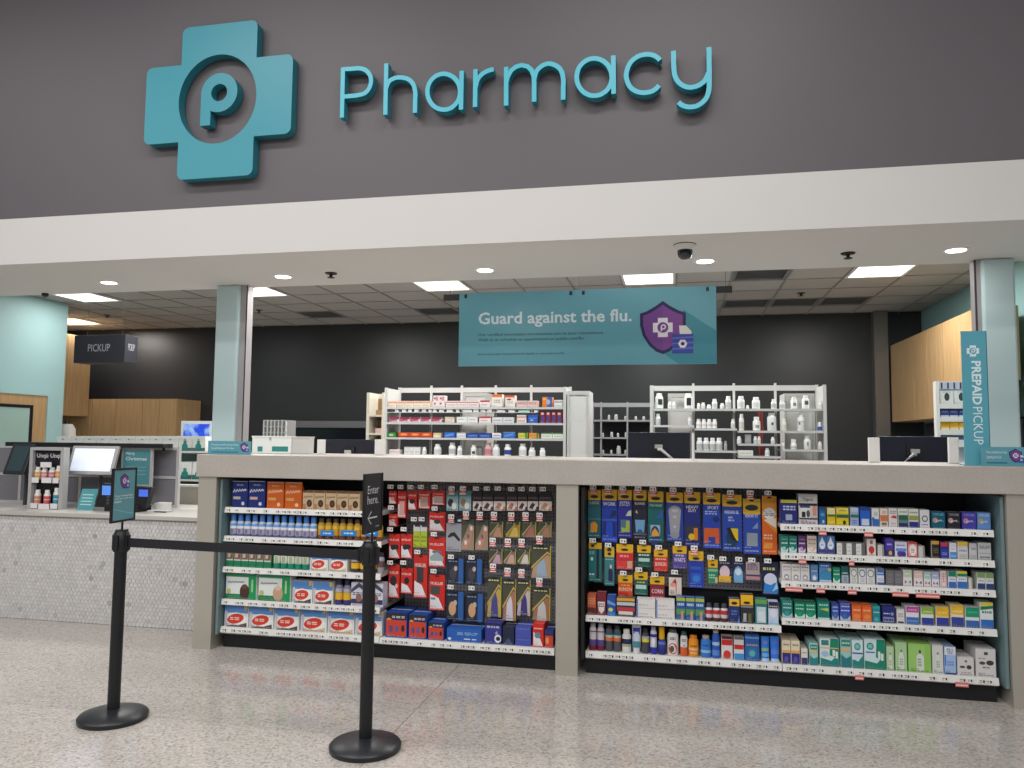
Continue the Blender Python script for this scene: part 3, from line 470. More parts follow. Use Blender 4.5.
ITEMS='''dark blue snack pouch with beige stripe, leftmost on top shelf|snack_pouch|bag|pouch|-3.098|0.095|0.995|0.127|0.194|0.1|1c2f7c|R.1,.3,.55,.4,c8c0b0;W.1,.52,.9,.74,e8e8f2;L.3,.8,.75,.87,2,9fb0d8;E.72,.15,.1,.07,d8d8ee|
dark blue snack pouch with pink stripe beside orange pouches|snack_pouch|bag|pouch|-2.962|0.095|0.995|0.133|0.197|0.1|1c2f7c|R.1,.3,.55,.4,e0b8a8;W.1,.52,.9,.74,e8e8f2;L.3,.8,.75,.87,2,9fb0d8;E.72,.15,.1,.07,d8d8ee|
orange snack pouch with pale script on left shelving's top shelf, left of two|snack_pouch|bag|pouch|-2.816|0.095|0.995|0.133|0.192|0.1|d9661f|R.1,.3,.55,.4,e8b060;W.1,.52,.9,.74,f3d9b8;L.3,.8,.75,.87,2,f0b070;E.72,.15,.1,.07,f0d0a0|orange snack pouch with pale script on left shelving's top shelf
orange snack pouch with pale script on left shelving's top shelf, right of two|snack_pouch|bag|pouch|-2.676|0.095|0.995|0.133|0.192|0.1|d9661f|R.1,.3,.55,.4,e8b060;W.1,.52,.9,.74,f3d9b8;L.3,.8,.75,.87,2,f0b070;E.72,.15,.1,.07,f0d0a0|orange snack pouch with pale script on left shelving's top shelf
cream cookie carton with dark round cookie on left shelving's top shelf, leftmost of five|cookie_carton|box|box|-2.559|0.095|0.995|0.084|0.132|0.09|d9bf98|B.9,1,7a4a2a;E.62,.33,.25,.2,4a2a1c;E.62,.33,.14,.1,6e4630;W.1,.58,.9,.78,7a5a3a;R0,0,.3,.3,c08a70|cream cookie carton with dark round cookie on left shelving's top shelf
cream cookie carton with dark round cookie on left shelving's top shelf, second of five|cookie_carton|box|box|-2.472|0.095|0.995|0.084|0.132|0.09|d9bf98|B.9,1,7a4a2a;E.62,.33,.25,.2,4a2a1c;E.62,.33,.14,.1,6e4630;W.1,.58,.9,.78,7a5a3a;R0,0,.3,.3,c08a70|cream cookie carton with dark round cookie on left shelving's top shelf
cream cookie carton with dark round cookie on left shelving's top shelf, third of five|cookie_carton|box|box|-2.384|0.095|0.995|0.084|0.132|0.09|d9bf98|B.9,1,7a4a2a;E.62,.33,.25,.2,4a2a1c;E.62,.33,.14,.1,6e4630;W.1,.58,.9,.78,7a5a3a;R0,0,.3,.3,c08a70|cream cookie carton with dark round cookie on left shelving's top shelf
cream cookie carton with dark round cookie on left shelving's top shelf, fourth of five|cookie_carton|box|box|-2.296|0.095|0.995|0.084|0.132|0.09|d9bf98|B.9,1,7a4a2a;E.62,.33,.25,.2,4a2a1c;E.62,.33,.14,.1,6e4630;W.1,.58,.9,.78,7a5a3a;R0,0,.3,.3,c08a70|cream cookie carton with dark round cookie on left shelving's top shelf
cream cookie carton with dark round cookie on left shelving's top shelf, rightmost of five|cookie_carton|box|box|-2.209|0.095|0.995|0.084|0.132|0.09|d9bf98|B.9,1,7a4a2a;E.62,.33,.25,.2,4a2a1c;E.62,.33,.14,.1,6e4630;W.1,.58,.9,.78,7a5a3a;R0,0,.3,.3,c08a70|cream cookie carton with dark round cookie on left shelving's top shelf
white shake bottle with blue cap and shoulder on left shelving's second shelf, leftmost of twelve|shake_bottle|bottle|bottle|-3.15|0.095|0.79|0.053|0.154|0.8|d3dcec|cap=4a86d4,.3;B.46,.6,78a8e2;B.36,.46,eef0f4;B.1,.34,a8a8c0;B0,.1,5a6690;R.3,.13,.7,.32,8a7090|white shake bottle with blue cap and shoulder on left shelving's second shelf
white shake bottle with blue cap and shoulder on left shelving's second shelf, second of twelve|shake_bottle|bottle|bottle|-3.093|0.095|0.79|0.053|0.154|0.8|d3dcec|cap=4a86d4,.3;B.46,.6,78a8e2;B.36,.46,eef0f4;B.1,.34,a8a8c0;B0,.1,5a6690;R.3,.13,.7,.32,8a7090|white shake bottle with blue cap and shoulder on left shelving's second shelf
white shake bottle with blue cap and shoulder on left shelving's second shelf, third of twelve|shake_bottle|bottle|bottle|-3.036|0.095|0.79|0.053|0.154|0.8|d3dcec|cap=4a86d4,.3;B.46,.6,78a8e2;B.36,.46,eef0f4;B.1,.34,a8a8c0;B0,.1,5a6690;R.3,.13,.7,.32,8a7090|white shake bottle with blue cap and shoulder on left shelving's second shelf
white shake bottle with blue cap and shoulder on left shelving's second shelf, fourth of twelve|shake_bottle|bottle|bottle|-2.978|0.095|0.79|0.053|0.154|0.8|d3dcec|cap=4a86d4,.3;B.46,.6,78a8e2;B.36,.46,eef0f4;B.1,.34,a8a8c0;B0,.1,5a6690;R.3,.13,.7,.32,8a7090|white shake bottle with blue cap and shoulder on left shelving's second shelf
white shake bottle with blue cap and shoulder on left shelving's second shelf, fifth of twelve|shake_bottle|bottle|bottle|-2.921|0.095|0.79|0.053|0.154|0.8|d3dcec|cap=4a86d4,.3;B.46,.6,78a8e2;B.36,.46,eef0f4;B.1,.34,a8a8c0;B0,.1,5a6690;R.3,.13,.7,.32,8a7090|white shake bottle with blue cap and shoulder on left shelving's second shelf
white shake bottle with blue cap and shoulder on left shelving's second shelf, sixth of twelve|shake_bottle|bottle|bottle|-2.864|0.095|0.79|0.053|0.154|0.8|d3dcec|cap=4a86d4,.3;B.46,.6,78a8e2;B.36,.46,eef0f4;B.1,.34,a8a8c0;B0,.1,5a6690;R.3,.13,.7,.32,8a7090|white shake bottle with blue cap and shoulder on left shelving's second shelf
white shake bottle with blue cap and shoulder on left shelving's second shelf, seventh of twelve|shake_bottle|bottle|bottle|-2.806|0.095|0.79|0.053|0.154|0.8|d3dcec|cap=4a86d4,.3;B.46,.6,78a8e2;B.36,.46,eef0f4;B.1,.34,a8a8c0;B0,.1,5a6690;R.3,.13,.7,.32,8a7090|white shake bottle with blue cap and shoulder on left shelving's second shelf
white shake bottle with blue cap and shoulder on left shelving's second shelf, eighth of twelve|shake_bottle|bottle|bottle|-2.749|0.095|0.79|0.053|0.154|0.8|d3dcec|cap=4a86d4,.3;B.46,.6,78a8e2;B.36,.46,eef0f4;B.1,.34,a8a8c0;B0,.1,5a6690;R.3,.13,.7,.32,8a7090|white shake bottle with blue cap and shoulder on left shelving's second shelf
white shake bottle with blue cap and shoulder on left shelving's second shelf, ninth of twelve|shake_bottle|bottle|bottle|-2.692|0.095|0.79|0.053|0.154|0.8|d3dcec|cap=4a86d4,.3;B.46,.6,78a8e2;B.36,.46,eef0f4;B.1,.34,a8a8c0;B0,.1,5a6690;R.3,.13,.7,.32,8a7090|white shake bottle with blue cap and shoulder on left shelving's second shelf
white shake bottle with blue cap and shoulder on left shelving's second shelf, tenth of twelve|shake_bottle|bottle|bottle|-2.634|0.095|0.79|0.053|0.154|0.8|d3dcec|cap=4a86d4,.3;B.46,.6,78a8e2;B.36,.46,eef0f4;B.1,.34,a8a8c0;B0,.1,5a6690;R.3,.13,.7,.32,8a7090|white shake bottle with blue cap and shoulder on left shelving's second shelf
white shake bottle with blue cap and shoulder on left shelving's second shelf, eleventh of twelve|shake_bottle|bottle|bottle|-2.577|0.095|0.79|0.053|0.154|0.8|d3dcec|cap=4a86d4,.3;B.46,.6,78a8e2;B.36,.46,eef0f4;B.1,.34,a8a8c0;B0,.1,5a6690;R.3,.13,.7,.32,8a7090|white shake bottle with blue cap and shoulder on left shelving's second shelf
white shake bottle with blue cap and shoulder on left shelving's second shelf, rightmost of twelve|shake_bottle|bottle|bottle|-2.52|0.095|0.79|0.053|0.154|0.8|d3dcec|cap=4a86d4,.3;B.46,.6,78a8e2;B.36,.46,eef0f4;B.1,.34,a8a8c0;B0,.1,5a6690;R.3,.13,.7,.32,8a7090|white shake bottle with blue cap and shoulder on left shelving's second shelf
amber shake bottle with dark cap on left shelving's second shelf, leftmost of nine|amber_bottle|bottle|bottle|-2.459|0.095|0.79|0.051|0.146|0.8|c79a2c|cap=5a4a3c,.2;B.5,.68,e0b840;B.2,.5,c8982a;B0,.2,7a4a30;E.5,.1,.3,.08,503020|amber shake bottle with dark cap on left shelving's second shelf
amber shake bottle with dark cap on left shelving's second shelf, second of nine|amber_bottle|bottle|bottle|-2.405|0.095|0.79|0.051|0.146|0.8|c79a2c|cap=5a4a3c,.2;B.5,.68,e0b840;B.2,.5,c8982a;B0,.2,7a4a30;E.5,.1,.3,.08,503020|amber shake bottle with dark cap on left shelving's second shelf
amber shake bottle with dark cap on left shelving's second shelf, third of nine|amber_bottle|bottle|bottle|-2.35|0.095|0.79|0.051|0.146|0.8|c79a2c|cap=5a4a3c,.2;B.5,.68,e0b840;B.2,.5,c8982a;B0,.2,7a4a30;E.5,.1,.3,.08,503020|amber shake bottle with dark cap on left shelving's second shelf
amber shake bottle with dark cap on left shelving's second shelf, fourth of nine|amber_bottle|bottle|bottle|-2.296|0.095|0.79|0.051|0.146|0.8|c79a2c|cap=5a4a3c,.2;B.5,.68,e0b840;B.2,.5,c8982a;B0,.2,7a4a30;E.5,.1,.3,.08,503020|amber shake bottle with dark cap on left shelving's second shelf
amber shake bottle with dark cap on left shelving's second shelf, fifth of nine|amber_bottle|bottle|bottle|-2.242|0.095|0.79|0.051|0.146|0.8|c79a2c|cap=5a4a3c,.2;B.5,.68,e0b840;B.2,.5,c8982a;B0,.2,7a4a30;E.5,.1,.3,.08,503020|amber shake bottle with dark cap on left shelving's second shelf
amber shake bottle with dark cap on left shelving's second shelf, sixth of nine|amber_bottle|bottle|bottle|-2.187|0.095|0.79|0.051|0.146|0.8|c79a2c|cap=5a4a3c,.2;B.5,.68,e0b840;B.2,.5,c8982a;B0,.2,7a4a30;E.5,.1,.3,.08,503020|amber shake bottle with dark cap on left shelving's second shelf
amber shake bottle with dark cap on left shelving's second shelf, seventh of nine|amber_bottle|bottle|bottle|-2.133|0.095|0.79|0.051|0.146|0.8|c79a2c|cap=5a4a3c,.2;B.5,.68,e0b840;B.2,.5,c8982a;B0,.2,7a4a30;E.5,.1,.3,.08,503020|amber shake bottle with dark cap on left shelving's second shelf
amber shake bottle with dark cap on left shelving's second shelf, eighth of nine|amber_bottle|bottle|bottle|-2.079|0.095|0.79|0.051|0.146|0.8|c79a2c|cap=5a4a3c,.2;B.5,.68,e0b840;B.2,.5,c8982a;B0,.2,7a4a30;E.5,.1,.3,.08,503020|amber shake bottle with dark cap on left shelving's second shelf
amber shake bottle with dark cap on left shelving's second shelf, rightmost of nine|amber_bottle|bottle|bottle|-2.024|0.095|0.79|0.051|0.146|0.8|c79a2c|cap=5a4a3c,.2;B.5,.68,e0b840;B.2,.5,c8982a;B0,.2,7a4a30;E.5,.1,.3,.08,503020|amber shake bottle with dark cap on left shelving's second shelf
left bright blue band across three amber shake bottles|promotion_band|band|box|-2.405|0.089|0.814|0.102|0.039|0.005|2a86d4|L.2,.3,.8,.7,1,d8ecf8|
middle bright blue band across three amber shake bottles|promotion_band|band|box|-2.243|0.089|0.819|0.115|0.04|0.005|2a86d4|L.2,.3,.8,.7,1,d8ecf8|
right bright blue band on amber bottles behind the stanchion|promotion_band|band|box|-2.073|0.089|0.825|0.096|0.04|0.005|2a86d4|L.2,.3,.8,.7,1,d8ecf8|
small green carton with brown top on left shelving's middle shelf, leftmost of six|drink_carton|box|box|-3.159|0.095|0.57|0.057|0.105|0.09|1f7f55|B.5,1,9a8578;P.1,.55,.9,.95,.9,.6,.5,.52,7a5a4c;B.42,.5,d8e0d8;E.4,.75,.2,.14,c8bcae|small green carton with brown top on left shelving's middle shelf
small green carton with brown top on left shelving's middle shelf, second of six|drink_carton|box|box|-3.099|0.095|0.57|0.057|0.105|0.09|1f7f55|B.5,1,9a8578;P.1,.55,.9,.95,.9,.6,.5,.52,7a5a4c;B.42,.5,d8e0d8;E.4,.75,.2,.14,c8bcae|small green carton with brown top on left shelving's middle shelf
small green carton with brown top on left shelving's middle shelf, third of six|drink_carton|box|box|-3.039|0.095|0.57|0.057|0.105|0.09|1f7f55|B.5,1,9a8578;P.1,.55,.9,.95,.9,.6,.5,.52,7a5a4c;B.42,.5,d8e0d8;E.4,.75,.2,.14,c8bcae|small green carton with brown top on left shelving's middle shelf
small green carton with brown top on left shelving's middle shelf, fourth of six|drink_carton|box|box|-2.98|0.095|0.57|0.057|0.105|0.09|1f7f55|B.5,1,9a8578;P.1,.55,.9,.95,.9,.6,.5,.52,7a5a4c;B.42,.5,d8e0d8;E.4,.75,.2,.14,c8bcae|small green carton with brown top on left shelving's middle shelf
small green carton with brown top on left shelving's middle shelf, fifth of six|drink_carton|box|box|-2.92|0.095|0.57|0.057|0.105|0.09|1f7f55|B.5,1,9a8578;P.1,.55,.9,.95,.9,.6,.5,.52,7a5a4c;B.42,.5,d8e0d8;E.4,.75,.2,.14,c8bcae|small green carton with brown top on left shelving's middle shelf
small green carton with brown top on left shelving's middle shelf, rightmost of six|drink_carton|box|box|-2.86|0.095|0.57|0.057|0.105|0.09|1f7f55|B.5,1,9a8578;P.1,.55,.9,.95,.9,.6,.5,.52,7a5a4c;B.42,.5,d8e0d8;E.4,.75,.2,.14,c8bcae|small green carton with brown top on left shelving's middle shelf
white and green drink can on left shelving's middle shelf, leftmost of five|drink_can|can|bottle|-2.797|0.095|0.57|0.052|0.111|1|e6e8e0|cap=d8dcd8,.06;B0,.34,1f8a70;R.35,.35,.8,.8,a8b890;B.8,.92,e8ece8|white and green drink can on left shelving's middle shelf
white and green drink can on left shelving's middle shelf, second of five|drink_can|can|bottle|-2.741|0.095|0.57|0.052|0.111|1|e6e8e0|cap=d8dcd8,.06;B0,.34,1f8a70;R.35,.35,.8,.8,a8b890;B.8,.92,e8ece8|white and green drink can on left shelving's middle shelf
white and green drink can on left shelving's middle shelf, third of five|drink_can|can|bottle|-2.686|0.095|0.57|0.052|0.111|1|e6e8e0|cap=d8dcd8,.06;B0,.34,1f8a70;R.35,.35,.8,.8,a8b890;B.8,.92,e8ece8|white and green drink can on left shelving's middle shelf
white and green drink can on left shelving's middle shelf, fourth of five|drink_can|can|bottle|-2.63|0.095|0.57|0.052|0.111|1|e6e8e0|cap=d8dcd8,.06;B0,.34,1f8a70;R.35,.35,.8,.8,a8b890;B.8,.92,e8ece8|white and green drink can on left shelving's middle shelf
white and green drink can on left shelving's middle shelf, rightmost of five|drink_can|can|bottle|-2.574|0.095|0.57|0.052|0.111|1|e6e8e0|cap=d8dcd8,.06;B0,.34,1f8a70;R.35,.35,.8,.8,a8b890;B.8,.92,e8ece8|white and green drink can on left shelving's middle shelf
white shake carton with red oval on left shelving's middle shelf, left of two|shake_carton|carton|box|-2.463|0.095|0.57|0.138|0.126|0.09|eeece8|B.62,1,5a8ccc;E.5,.34,.45,.31,f8f4f0;O.47,.36,.36,.22,12,d8402c;L.24,.29,.7,.44,2,f6d8d0;P.05,0,.95,0,.95,.2,.6,.08,.3,.08,d8c8a4;R.02,.05,.12,.7,c8ccd8;R.84,.8,.97,1,d8b44a|white shake carton with red oval on left shelving's middle shelf
white shake carton with red oval on left shelving's middle shelf, right of two|shake_carton|carton|box|-2.319|0.095|0.57|0.138|0.126|0.09|eeece8|B.62,1,5a8ccc;E.5,.34,.45,.31,f8f4f0;O.47,.36,.36,.22,12,d8402c;L.24,.29,.7,.44,2,f6d8d0;P.05,0,.95,0,.95,.2,.6,.08,.3,.08,d8c8a4;R.02,.05,.12,.7,c8ccd8;R.84,.8,.97,1,d8b44a|white shake carton with red oval on left shelving's middle shelf
dark shake bottle with yellow band on left shelving's middle shelf, leftmost of three|protein_bottle|bottle|bottle|-2.199|0.095|0.57|0.061|0.13|0.9|4a4450|cap=2e2c50,.2;B.2,.5,e8b828;B.55,.75,a8a0a8|dark shake bottle with yellow band on left shelving's middle shelf
dark shake bottle with yellow band on left shelving's middle shelf, second of three|protein_bottle|bottle|bottle|-2.134|0.095|0.57|0.061|0.13|0.9|4a4450|cap=2e2c50,.2;B.2,.5,e8b828;B.55,.75,a8a0a8|dark shake bottle with yellow band on left shelving's middle shelf
dark shake bottle with yellow band on left shelving's middle shelf, rightmost of three|protein_bottle|bottle|bottle|-2.069|0.095|0.57|0.061|0.13|0.9|4a4450|cap=2e2c50,.2;B.2,.5,e8b828;B.55,.75,a8a0a8|dark shake bottle with yellow band on left shelving's middle shelf
grey dark capped bottle half hidden by stanchion on left shelving's middle shelf|protein_bottle|bottle|bottle|-2.006|0.095|0.57|0.047|0.142|0.9|a8a4ae|cap=2a2830,.2;B.3,.6,6a4a50|
white and green carton with dark chocolate glass on left shelving's fourth shelf|shake_multipack|carton|box|-3.061|0.095|0.342|0.243|0.179|0.09|e6ece8|B0,.2,0f8a50;R.74,0,1,1,0f9a58;B.88,1,2f9a68;E.62,.3,.16,.3,4a302a;E.62,.5,.1,.1,6a4438;W.06,.6,.6,.74,3a3f70;E.1,.3,.07,.1,c8c070;R.84,.3,.9,.8,a8d0a0|
white and green carton with beige shake glass on left shelving's fourth shelf|shake_multipack|carton|box|-2.8|0.095|0.342|0.248|0.183|0.09|e6ece8|B0,.2,0f8a50;R.74,0,1,1,0f9a58;B.88,1,2f9a68;E.62,.3,.16,.3,c8a488;E.62,.5,.1,.1,dcc0a4;W.06,.6,.6,.74,3a3f70;E.1,.3,.07,.1,c8c070;R.84,.3,.9,.8,a8d0a0|
blue topped shake carton with red oval on left shelving's fourth shelf, left of two|shake_carton|carton|box|-2.583|0.095|0.342|0.151|0.152|0.09|eeece8|B.62,1,5a8ccc;E.5,.34,.45,.31,f8f4f0;O.47,.36,.36,.22,12,d8402c;L.24,.29,.7,.44,2,f6d8d0;P.05,0,.95,0,.95,.2,.6,.08,.3,.08,4a4048;R.02,.05,.12,.7,c8ccd8;R.84,.8,.97,1,d8b44a|blue topped shake carton with red oval on left shelving's fourth shelf
blue topped shake carton with red oval on left shelving's fourth shelf, right of two|shake_carton|carton|box|-2.426|0.095|0.342|0.151|0.152|0.09|eeece8|B.62,1,5a8ccc;E.5,.34,.45,.31,f8f4f0;O.47,.36,.36,.22,12,d8402c;L.24,.29,.7,.44,2,f6d8d0;P.05,0,.95,0,.95,.2,.6,.08,.3,.08,4a4048;R.02,.05,.12,.7,c8ccd8;R.84,.8,.97,1,d8b44a|blue topped shake carton with red oval on left shelving's fourth shelf
dark capped bottle with yellow band on left shelving's fourth shelf, left of two|protein_bottle|bottle|bottle|-2.313|0.095|0.342|0.056|0.174|0.9|8a86a0|cap=2e2c58,.22;B.2,.48,e8b828;B0,.2,3a3a78;B.5,.7,b8b4c0|dark capped bottle with yellow band on left shelving's fourth shelf
dark capped bottle with yellow band on left shelving's fourth shelf, right of two|protein_bottle|bottle|bottle|-2.253|0.095|0.342|0.056|0.174|0.9|8a86a0|cap=2e2c58,.22;B.2,.48,e8b828;B0,.2,3a3a78;B.5,.7,b8b4c0|dark capped bottle with yellow band on left shelving's fourth shelf
white wrapped bottle pack with navy marks on left shelving's fourth shelf, left of two|bottle_multipack|pack|box|-2.157|0.095|0.342|0.116|0.161|0.09|dcdce4|R0,.1,1,.3,38386a;E.5,.35,.2,.18,9a6a58;P0,.7,.5,1,1,.75,1,.6,.5,.8,0,.55,4a4a70;L.1,.45,.9,.6,2,6a6a8a|white wrapped bottle pack with navy marks on left shelving's fourth shelf
white wrapped bottle pack with navy marks on left shelving's fourth shelf, right of two|bottle_multipack|pack|box|-2.037|0.095|0.342|0.116|0.161|0.09|dcdce4|R0,.1,1,.3,38386a;E.5,.35,.2,.18,9a6a58;P0,.7,.5,1,1,.75,1,.6,.5,.8,0,.55,4a4a70;L.1,.45,.9,.6,2,6a6a8a|white wrapped bottle pack with navy marks on left shelving's fourth shelf
red oval carton with dark chocolate base on left shelving's bottom shelf, leftmost of three|shake_carton|carton|box|-3.091|0.095|0.147|0.189|0.155|0.09|eeece8|B.62,1,5a8ccc;E.5,.34,.45,.31,f8f4f0;O.47,.36,.36,.22,12,d8402c;L.24,.29,.7,.44,2,f6d8d0;P.05,0,.95,0,.95,.2,.6,.08,.3,.08,5a4a48;R.02,.05,.12,.7,c8ccd8;R.84,.8,.97,1,d8b44a|red oval carton with dark chocolate base on left shelving's bottom shelf
red oval carton with dark chocolate base on left shelving's bottom shelf, second of three|shake_carton|carton|box|-2.894|0.095|0.147|0.189|0.155|0.09|eeece8|B.62,1,5a8ccc;E.5,.34,.45,.31,f8f4f0;O.47,.36,.36,.22,12,d8402c;L.24,.29,.7,.44,2,f6d8d0;P.05,0,.95,0,.95,.2,.6,.08,.3,.08,5a4a48;R.02,.05,.12,.7,c8ccd8;R.84,.8,.97,1,d8b44a|red oval carton with dark chocolate base on left shelving's bottom shelf
red oval carton with dark chocolate base on left shelving's bottom shelf, rightmost of three|shake_carton|carton|box|-2.697|0.095|0.147|0.189|0.155|0.09|eeece8|B.62,1,5a8ccc;E.5,.34,.45,.31,f8f4f0;O.47,.36,.36,.22,12,d8402c;L.24,.29,.7,.44,2,f6d8d0;P.05,0,.95,0,.95,.2,.6,.08,.3,.08,5a4a48;R.02,.05,.12,.7,c8ccd8;R.84,.8,.97,1,d8b44a|red oval carton with dark chocolate base on left shelving's bottom shelf
red oval carton with beige base on left shelving's bottom shelf, leftmost of three|shake_carton|carton|box|-2.49|0.095|0.147|0.197|0.161|0.09|eeece8|B.62,1,5a8ccc;E.5,.34,.45,.31,f8f4f0;O.47,.36,.36,.22,12,d8402c;L.24,.29,.7,.44,2,f6d8d0;P.05,0,.95,0,.95,.2,.6,.08,.3,.08,d8c09c;R.02,.05,.12,.7,c8ccd8;R.84,.8,.97,1,d8b44a|red oval carton with beige base on left shelving's bottom shelf
red oval carton with beige base on left shelving's bottom shelf, second of three|shake_carton|carton|box|-2.285|0.095|0.147|0.197|0.161|0.09|eeece8|B.62,1,5a8ccc;E.5,.34,.45,.31,f8f4f0;O.47,.36,.36,.22,12,d8402c;L.24,.29,.7,.44,2,f6d8d0;P.05,0,.95,0,.95,.2,.6,.08,.3,.08,d8c09c;R.02,.05,.12,.7,c8ccd8;R.84,.8,.97,1,d8b44a|red oval carton with beige base on left shelving's bottom shelf
red oval carton with beige base on left shelving's bottom shelf, rightmost of three|shake_carton|carton|box|-2.08|0.095|0.147|0.197|0.161|0.09|eeece8|B.62,1,5a8ccc;E.5,.34,.45,.31,f8f4f0;O.47,.36,.36,.22,12,d8402c;L.24,.29,.7,.44,2,f6d8d0;P.05,0,.95,0,.95,.2,.6,.08,.3,.08,d8c09c;R.02,.05,.12,.7,c8ccd8;R.84,.8,.97,1,d8b44a|red oval carton with beige base on left shelving's bottom shelf
short red pack with white lower part, leftmost of top row hanging on left pegboard|brace_pack|package|card|-1.959|0.19|1.043|0.056|0.091|0.03|d42a20|P.06,.03,.94,.03,.6,0.42,.06,0.52,e8e6e8;E.5,.4,.25,.14,e8a8a0;T MUELLER,.08,.72,.9,.8,f6dcd8|
long narrow red and pink pack, second in pegboard top row|brace_pack|package|card|-1.889|0.19|0.947|0.063|0.189|0.03|d42a20|P.06,.03,.94,.03,.6,0.42,.06,0.52,e8e6e8;R.2,.1,.8,.62,e0b0a8;T MUELLER,.08,.72,.9,.8,f6dcd8|
red and white pack third in left pegboard top row|brace_pack|package|card|-1.812|0.19|1.005|0.064|0.133|0.03|d42a20|P.06,.03,.94,.03,.6,0.42,.06,0.52,e8e6e8;E.45,.45,.3,.13,2c2c34;T MUELLER,.08,.72,.9,.8,f6dcd8|
red pack with brown window fourth in left pegboard top row|brace_pack|package|card|-1.724|0.19|1.016|0.085|0.127|0.03|d42a20|P.06,.03,.94,.03,.6,0.42,.06,0.52,e8e6e8;R.15,.1,.8,.65,b89888;T MUELLER,.08,.72,.9,.8,f6dcd8|
red pack with pale window fifth in left pegboard top row|brace_pack|package|card|-1.622|0.19|1.045|0.092|0.1|0.03|d42a20|P.06,.03,.94,.03,.6,0.42,.06,0.52,e8e6e8;R.15,.1,.85,.6,c0a8a0;T MUELLER,.08,.72,.9,.8,f6dcd8|
small red pack hanging alone under the leftmost top row pack|brace_pack|package|card|-1.953|0.19|0.887|0.064|0.086|0.03|d42a20|P.06,.03,.94,.03,.6,0.42,.06,0.52,e8e6e8;E.5,.45,.25,.14,e8a8a0;T MUELLER,.08,.72,.9,.8,f6dcd8|
red pack with small black strap beside grey boomerang pack|brace_pack|package|card|-1.628|0.19|0.862|0.119|0.134|0.03|d42a20|P.06,.03,.94,.03,.6,0.5,.06,0.6,e8e6e8;E.5,.5,.2,.12,3a3a44;P1,0,1,1,.7,1,.85,.4,c02018;T MUELLER,.08,.72,.9,.8,f6dcd8|
left of two matching red packs with black cushion, above leftmost pair|brace_pack|package|card|-1.938|0.19|0.663|0.084|0.17|0.03|d42a20|P.06,.03,.94,.03,.6,0.4,.06,0.5,e8e6e8;P.15,.42,.3,.34,.85,.4,.9,.52,.7,.58,.2,.56,2a2a32;T MUELLER,.08,.72,.9,.8,f6dcd8|
right of two matching red packs with black cushion, beside lime packs|brace_pack|package|card|-1.849|0.19|0.667|0.084|0.17|0.03|d42a20|P.06,.03,.94,.03,.6,0.4,.06,0.5,e8e6e8;P.15,.42,.3,.34,.85,.4,.9,.52,.7,.58,.2,.56,2a2a32;T MUELLER,.08,.72,.9,.8,f6dcd8|
lime and white pack with dark header hanging on left pegboard, left of two|brace_pack|package|card|-1.776|0.19|0.747|0.048|0.169|0.03|b8c83c|B.84,1,3a3048;B.66,.84,e6e6e0;L.1,.2,.9,.5,2,8a9c28;R0,.84,.2,.9,eeeeee|lime and white pack with dark header hanging on left pegboard
lime and white pack with dark header hanging on left pegboard, right of two|brace_pack|package|card|-1.725|0.19|0.747|0.048|0.169|0.03|b8c83c|B.84,1,3a3048;B.66,.84,e6e6e0;L.1,.2,.9,.5,2,8a9c28;R0,.84,.2,.9,eeeeee|lime and white pack with dark header hanging on left pegboard
wide red pack with grey strap below the small strap pack|brace_pack|package|card|-1.626|0.19|0.619|0.121|0.202|0.03|d42a20|P.06,.03,.94,.03,.6,0.5,.06,0.6,e8e6e8;E.5,.5,.3,.06,6a7a80;P.1,.35,.5,.5,.9,.35,.9,.2,.1,.2,9aa8ac;T MUELLER,.08,.72,.9,.8,f6dcd8|
tall red pack with long dark grey brace picture|brace_pack|package|card|-1.742|0.19|0.4|0.098|0.295|0.03|d42a20|P.06,.03,.94,.03,.6,0.3,.06,0.4,e8e6e8;R.22,.36,.72,.74,3a3a40;T MUELLER,.08,.72,.9,.8,f6dcd8|
red pack with round dark brace at left, lowest red row|brace_pack|package|card|-1.937|0.19|0.39|0.08|0.23|0.03|d42a20|P.06,.03,.94,.03,.6,0.35,.06,0.44999999999999996,e8e6e8;E.45,.52,.3,.15,2c2c34;E.75,.36,.12,.07,f0c8b8;T MUELLER,.08,.72,.9,.8,f6dcd8|
red pack with knee brace right of the round brace pack|brace_pack|package|card|-1.843|0.19|0.426|0.085|0.175|0.03|d42a20|P.06,.03,.94,.03,.6,0.3,.06,0.4,e8e6e8;E.5,.5,.22,.14,1e2230;T MUELLER,.08,.72,.9,.8,f6dcd8|
lowest hanging red pack with square grey brace|brace_pack|package|card|-1.62|0.19|0.322|0.111|0.241|0.03|d42a20|P.06,.03,.94,.03,.6,0.35,.06,0.44999999999999996,e8e6e8;R.1,.45,.68,.68,4a4a4e;R.1,.3,.4,.36,888888;T MUELLER,.08,.72,.9,.8,f6dcd8|
pale teal photo pack with dark head, left pegboard top row|brace_pack|package|card|-1.519|0.19|1.008|0.084|0.136|0.03|86aeb4|P0,0,1,0,1,.6,0,.55,9fc0c4;E.35,.4,.25,.2,3a3438;E.65,.25,.2,.2,e8e8e6;B.72,1,5a8a90|
pale teal photo pack with brown figure, left pegboard top row|brace_pack|package|card|-1.427|0.19|1.011|0.085|0.136|0.03|86aeb4|P0,0,1,0,1,.6,0,.55,9fc0c4;E.35,.4,.25,.2,a07860;E.65,.25,.2,.2,e8e8e6;B.72,1,5a8a90|
black pack with pale photo strip hanging on left pegboard, leftmost of seven|brace_pack|package|card|-1.34|0.19|1.013|0.063|0.139|0.03|201a1e|B0,.46,eee2de;P.1,.14,.45,.05,.7,.3,.45,.4,3a2c2c;P.7,0,1,0,1,.2,.85,.22,3a2c2c;L.05,.56,.95,.68,2,7a5a60|black pack with pale photo strip hanging on left pegboard
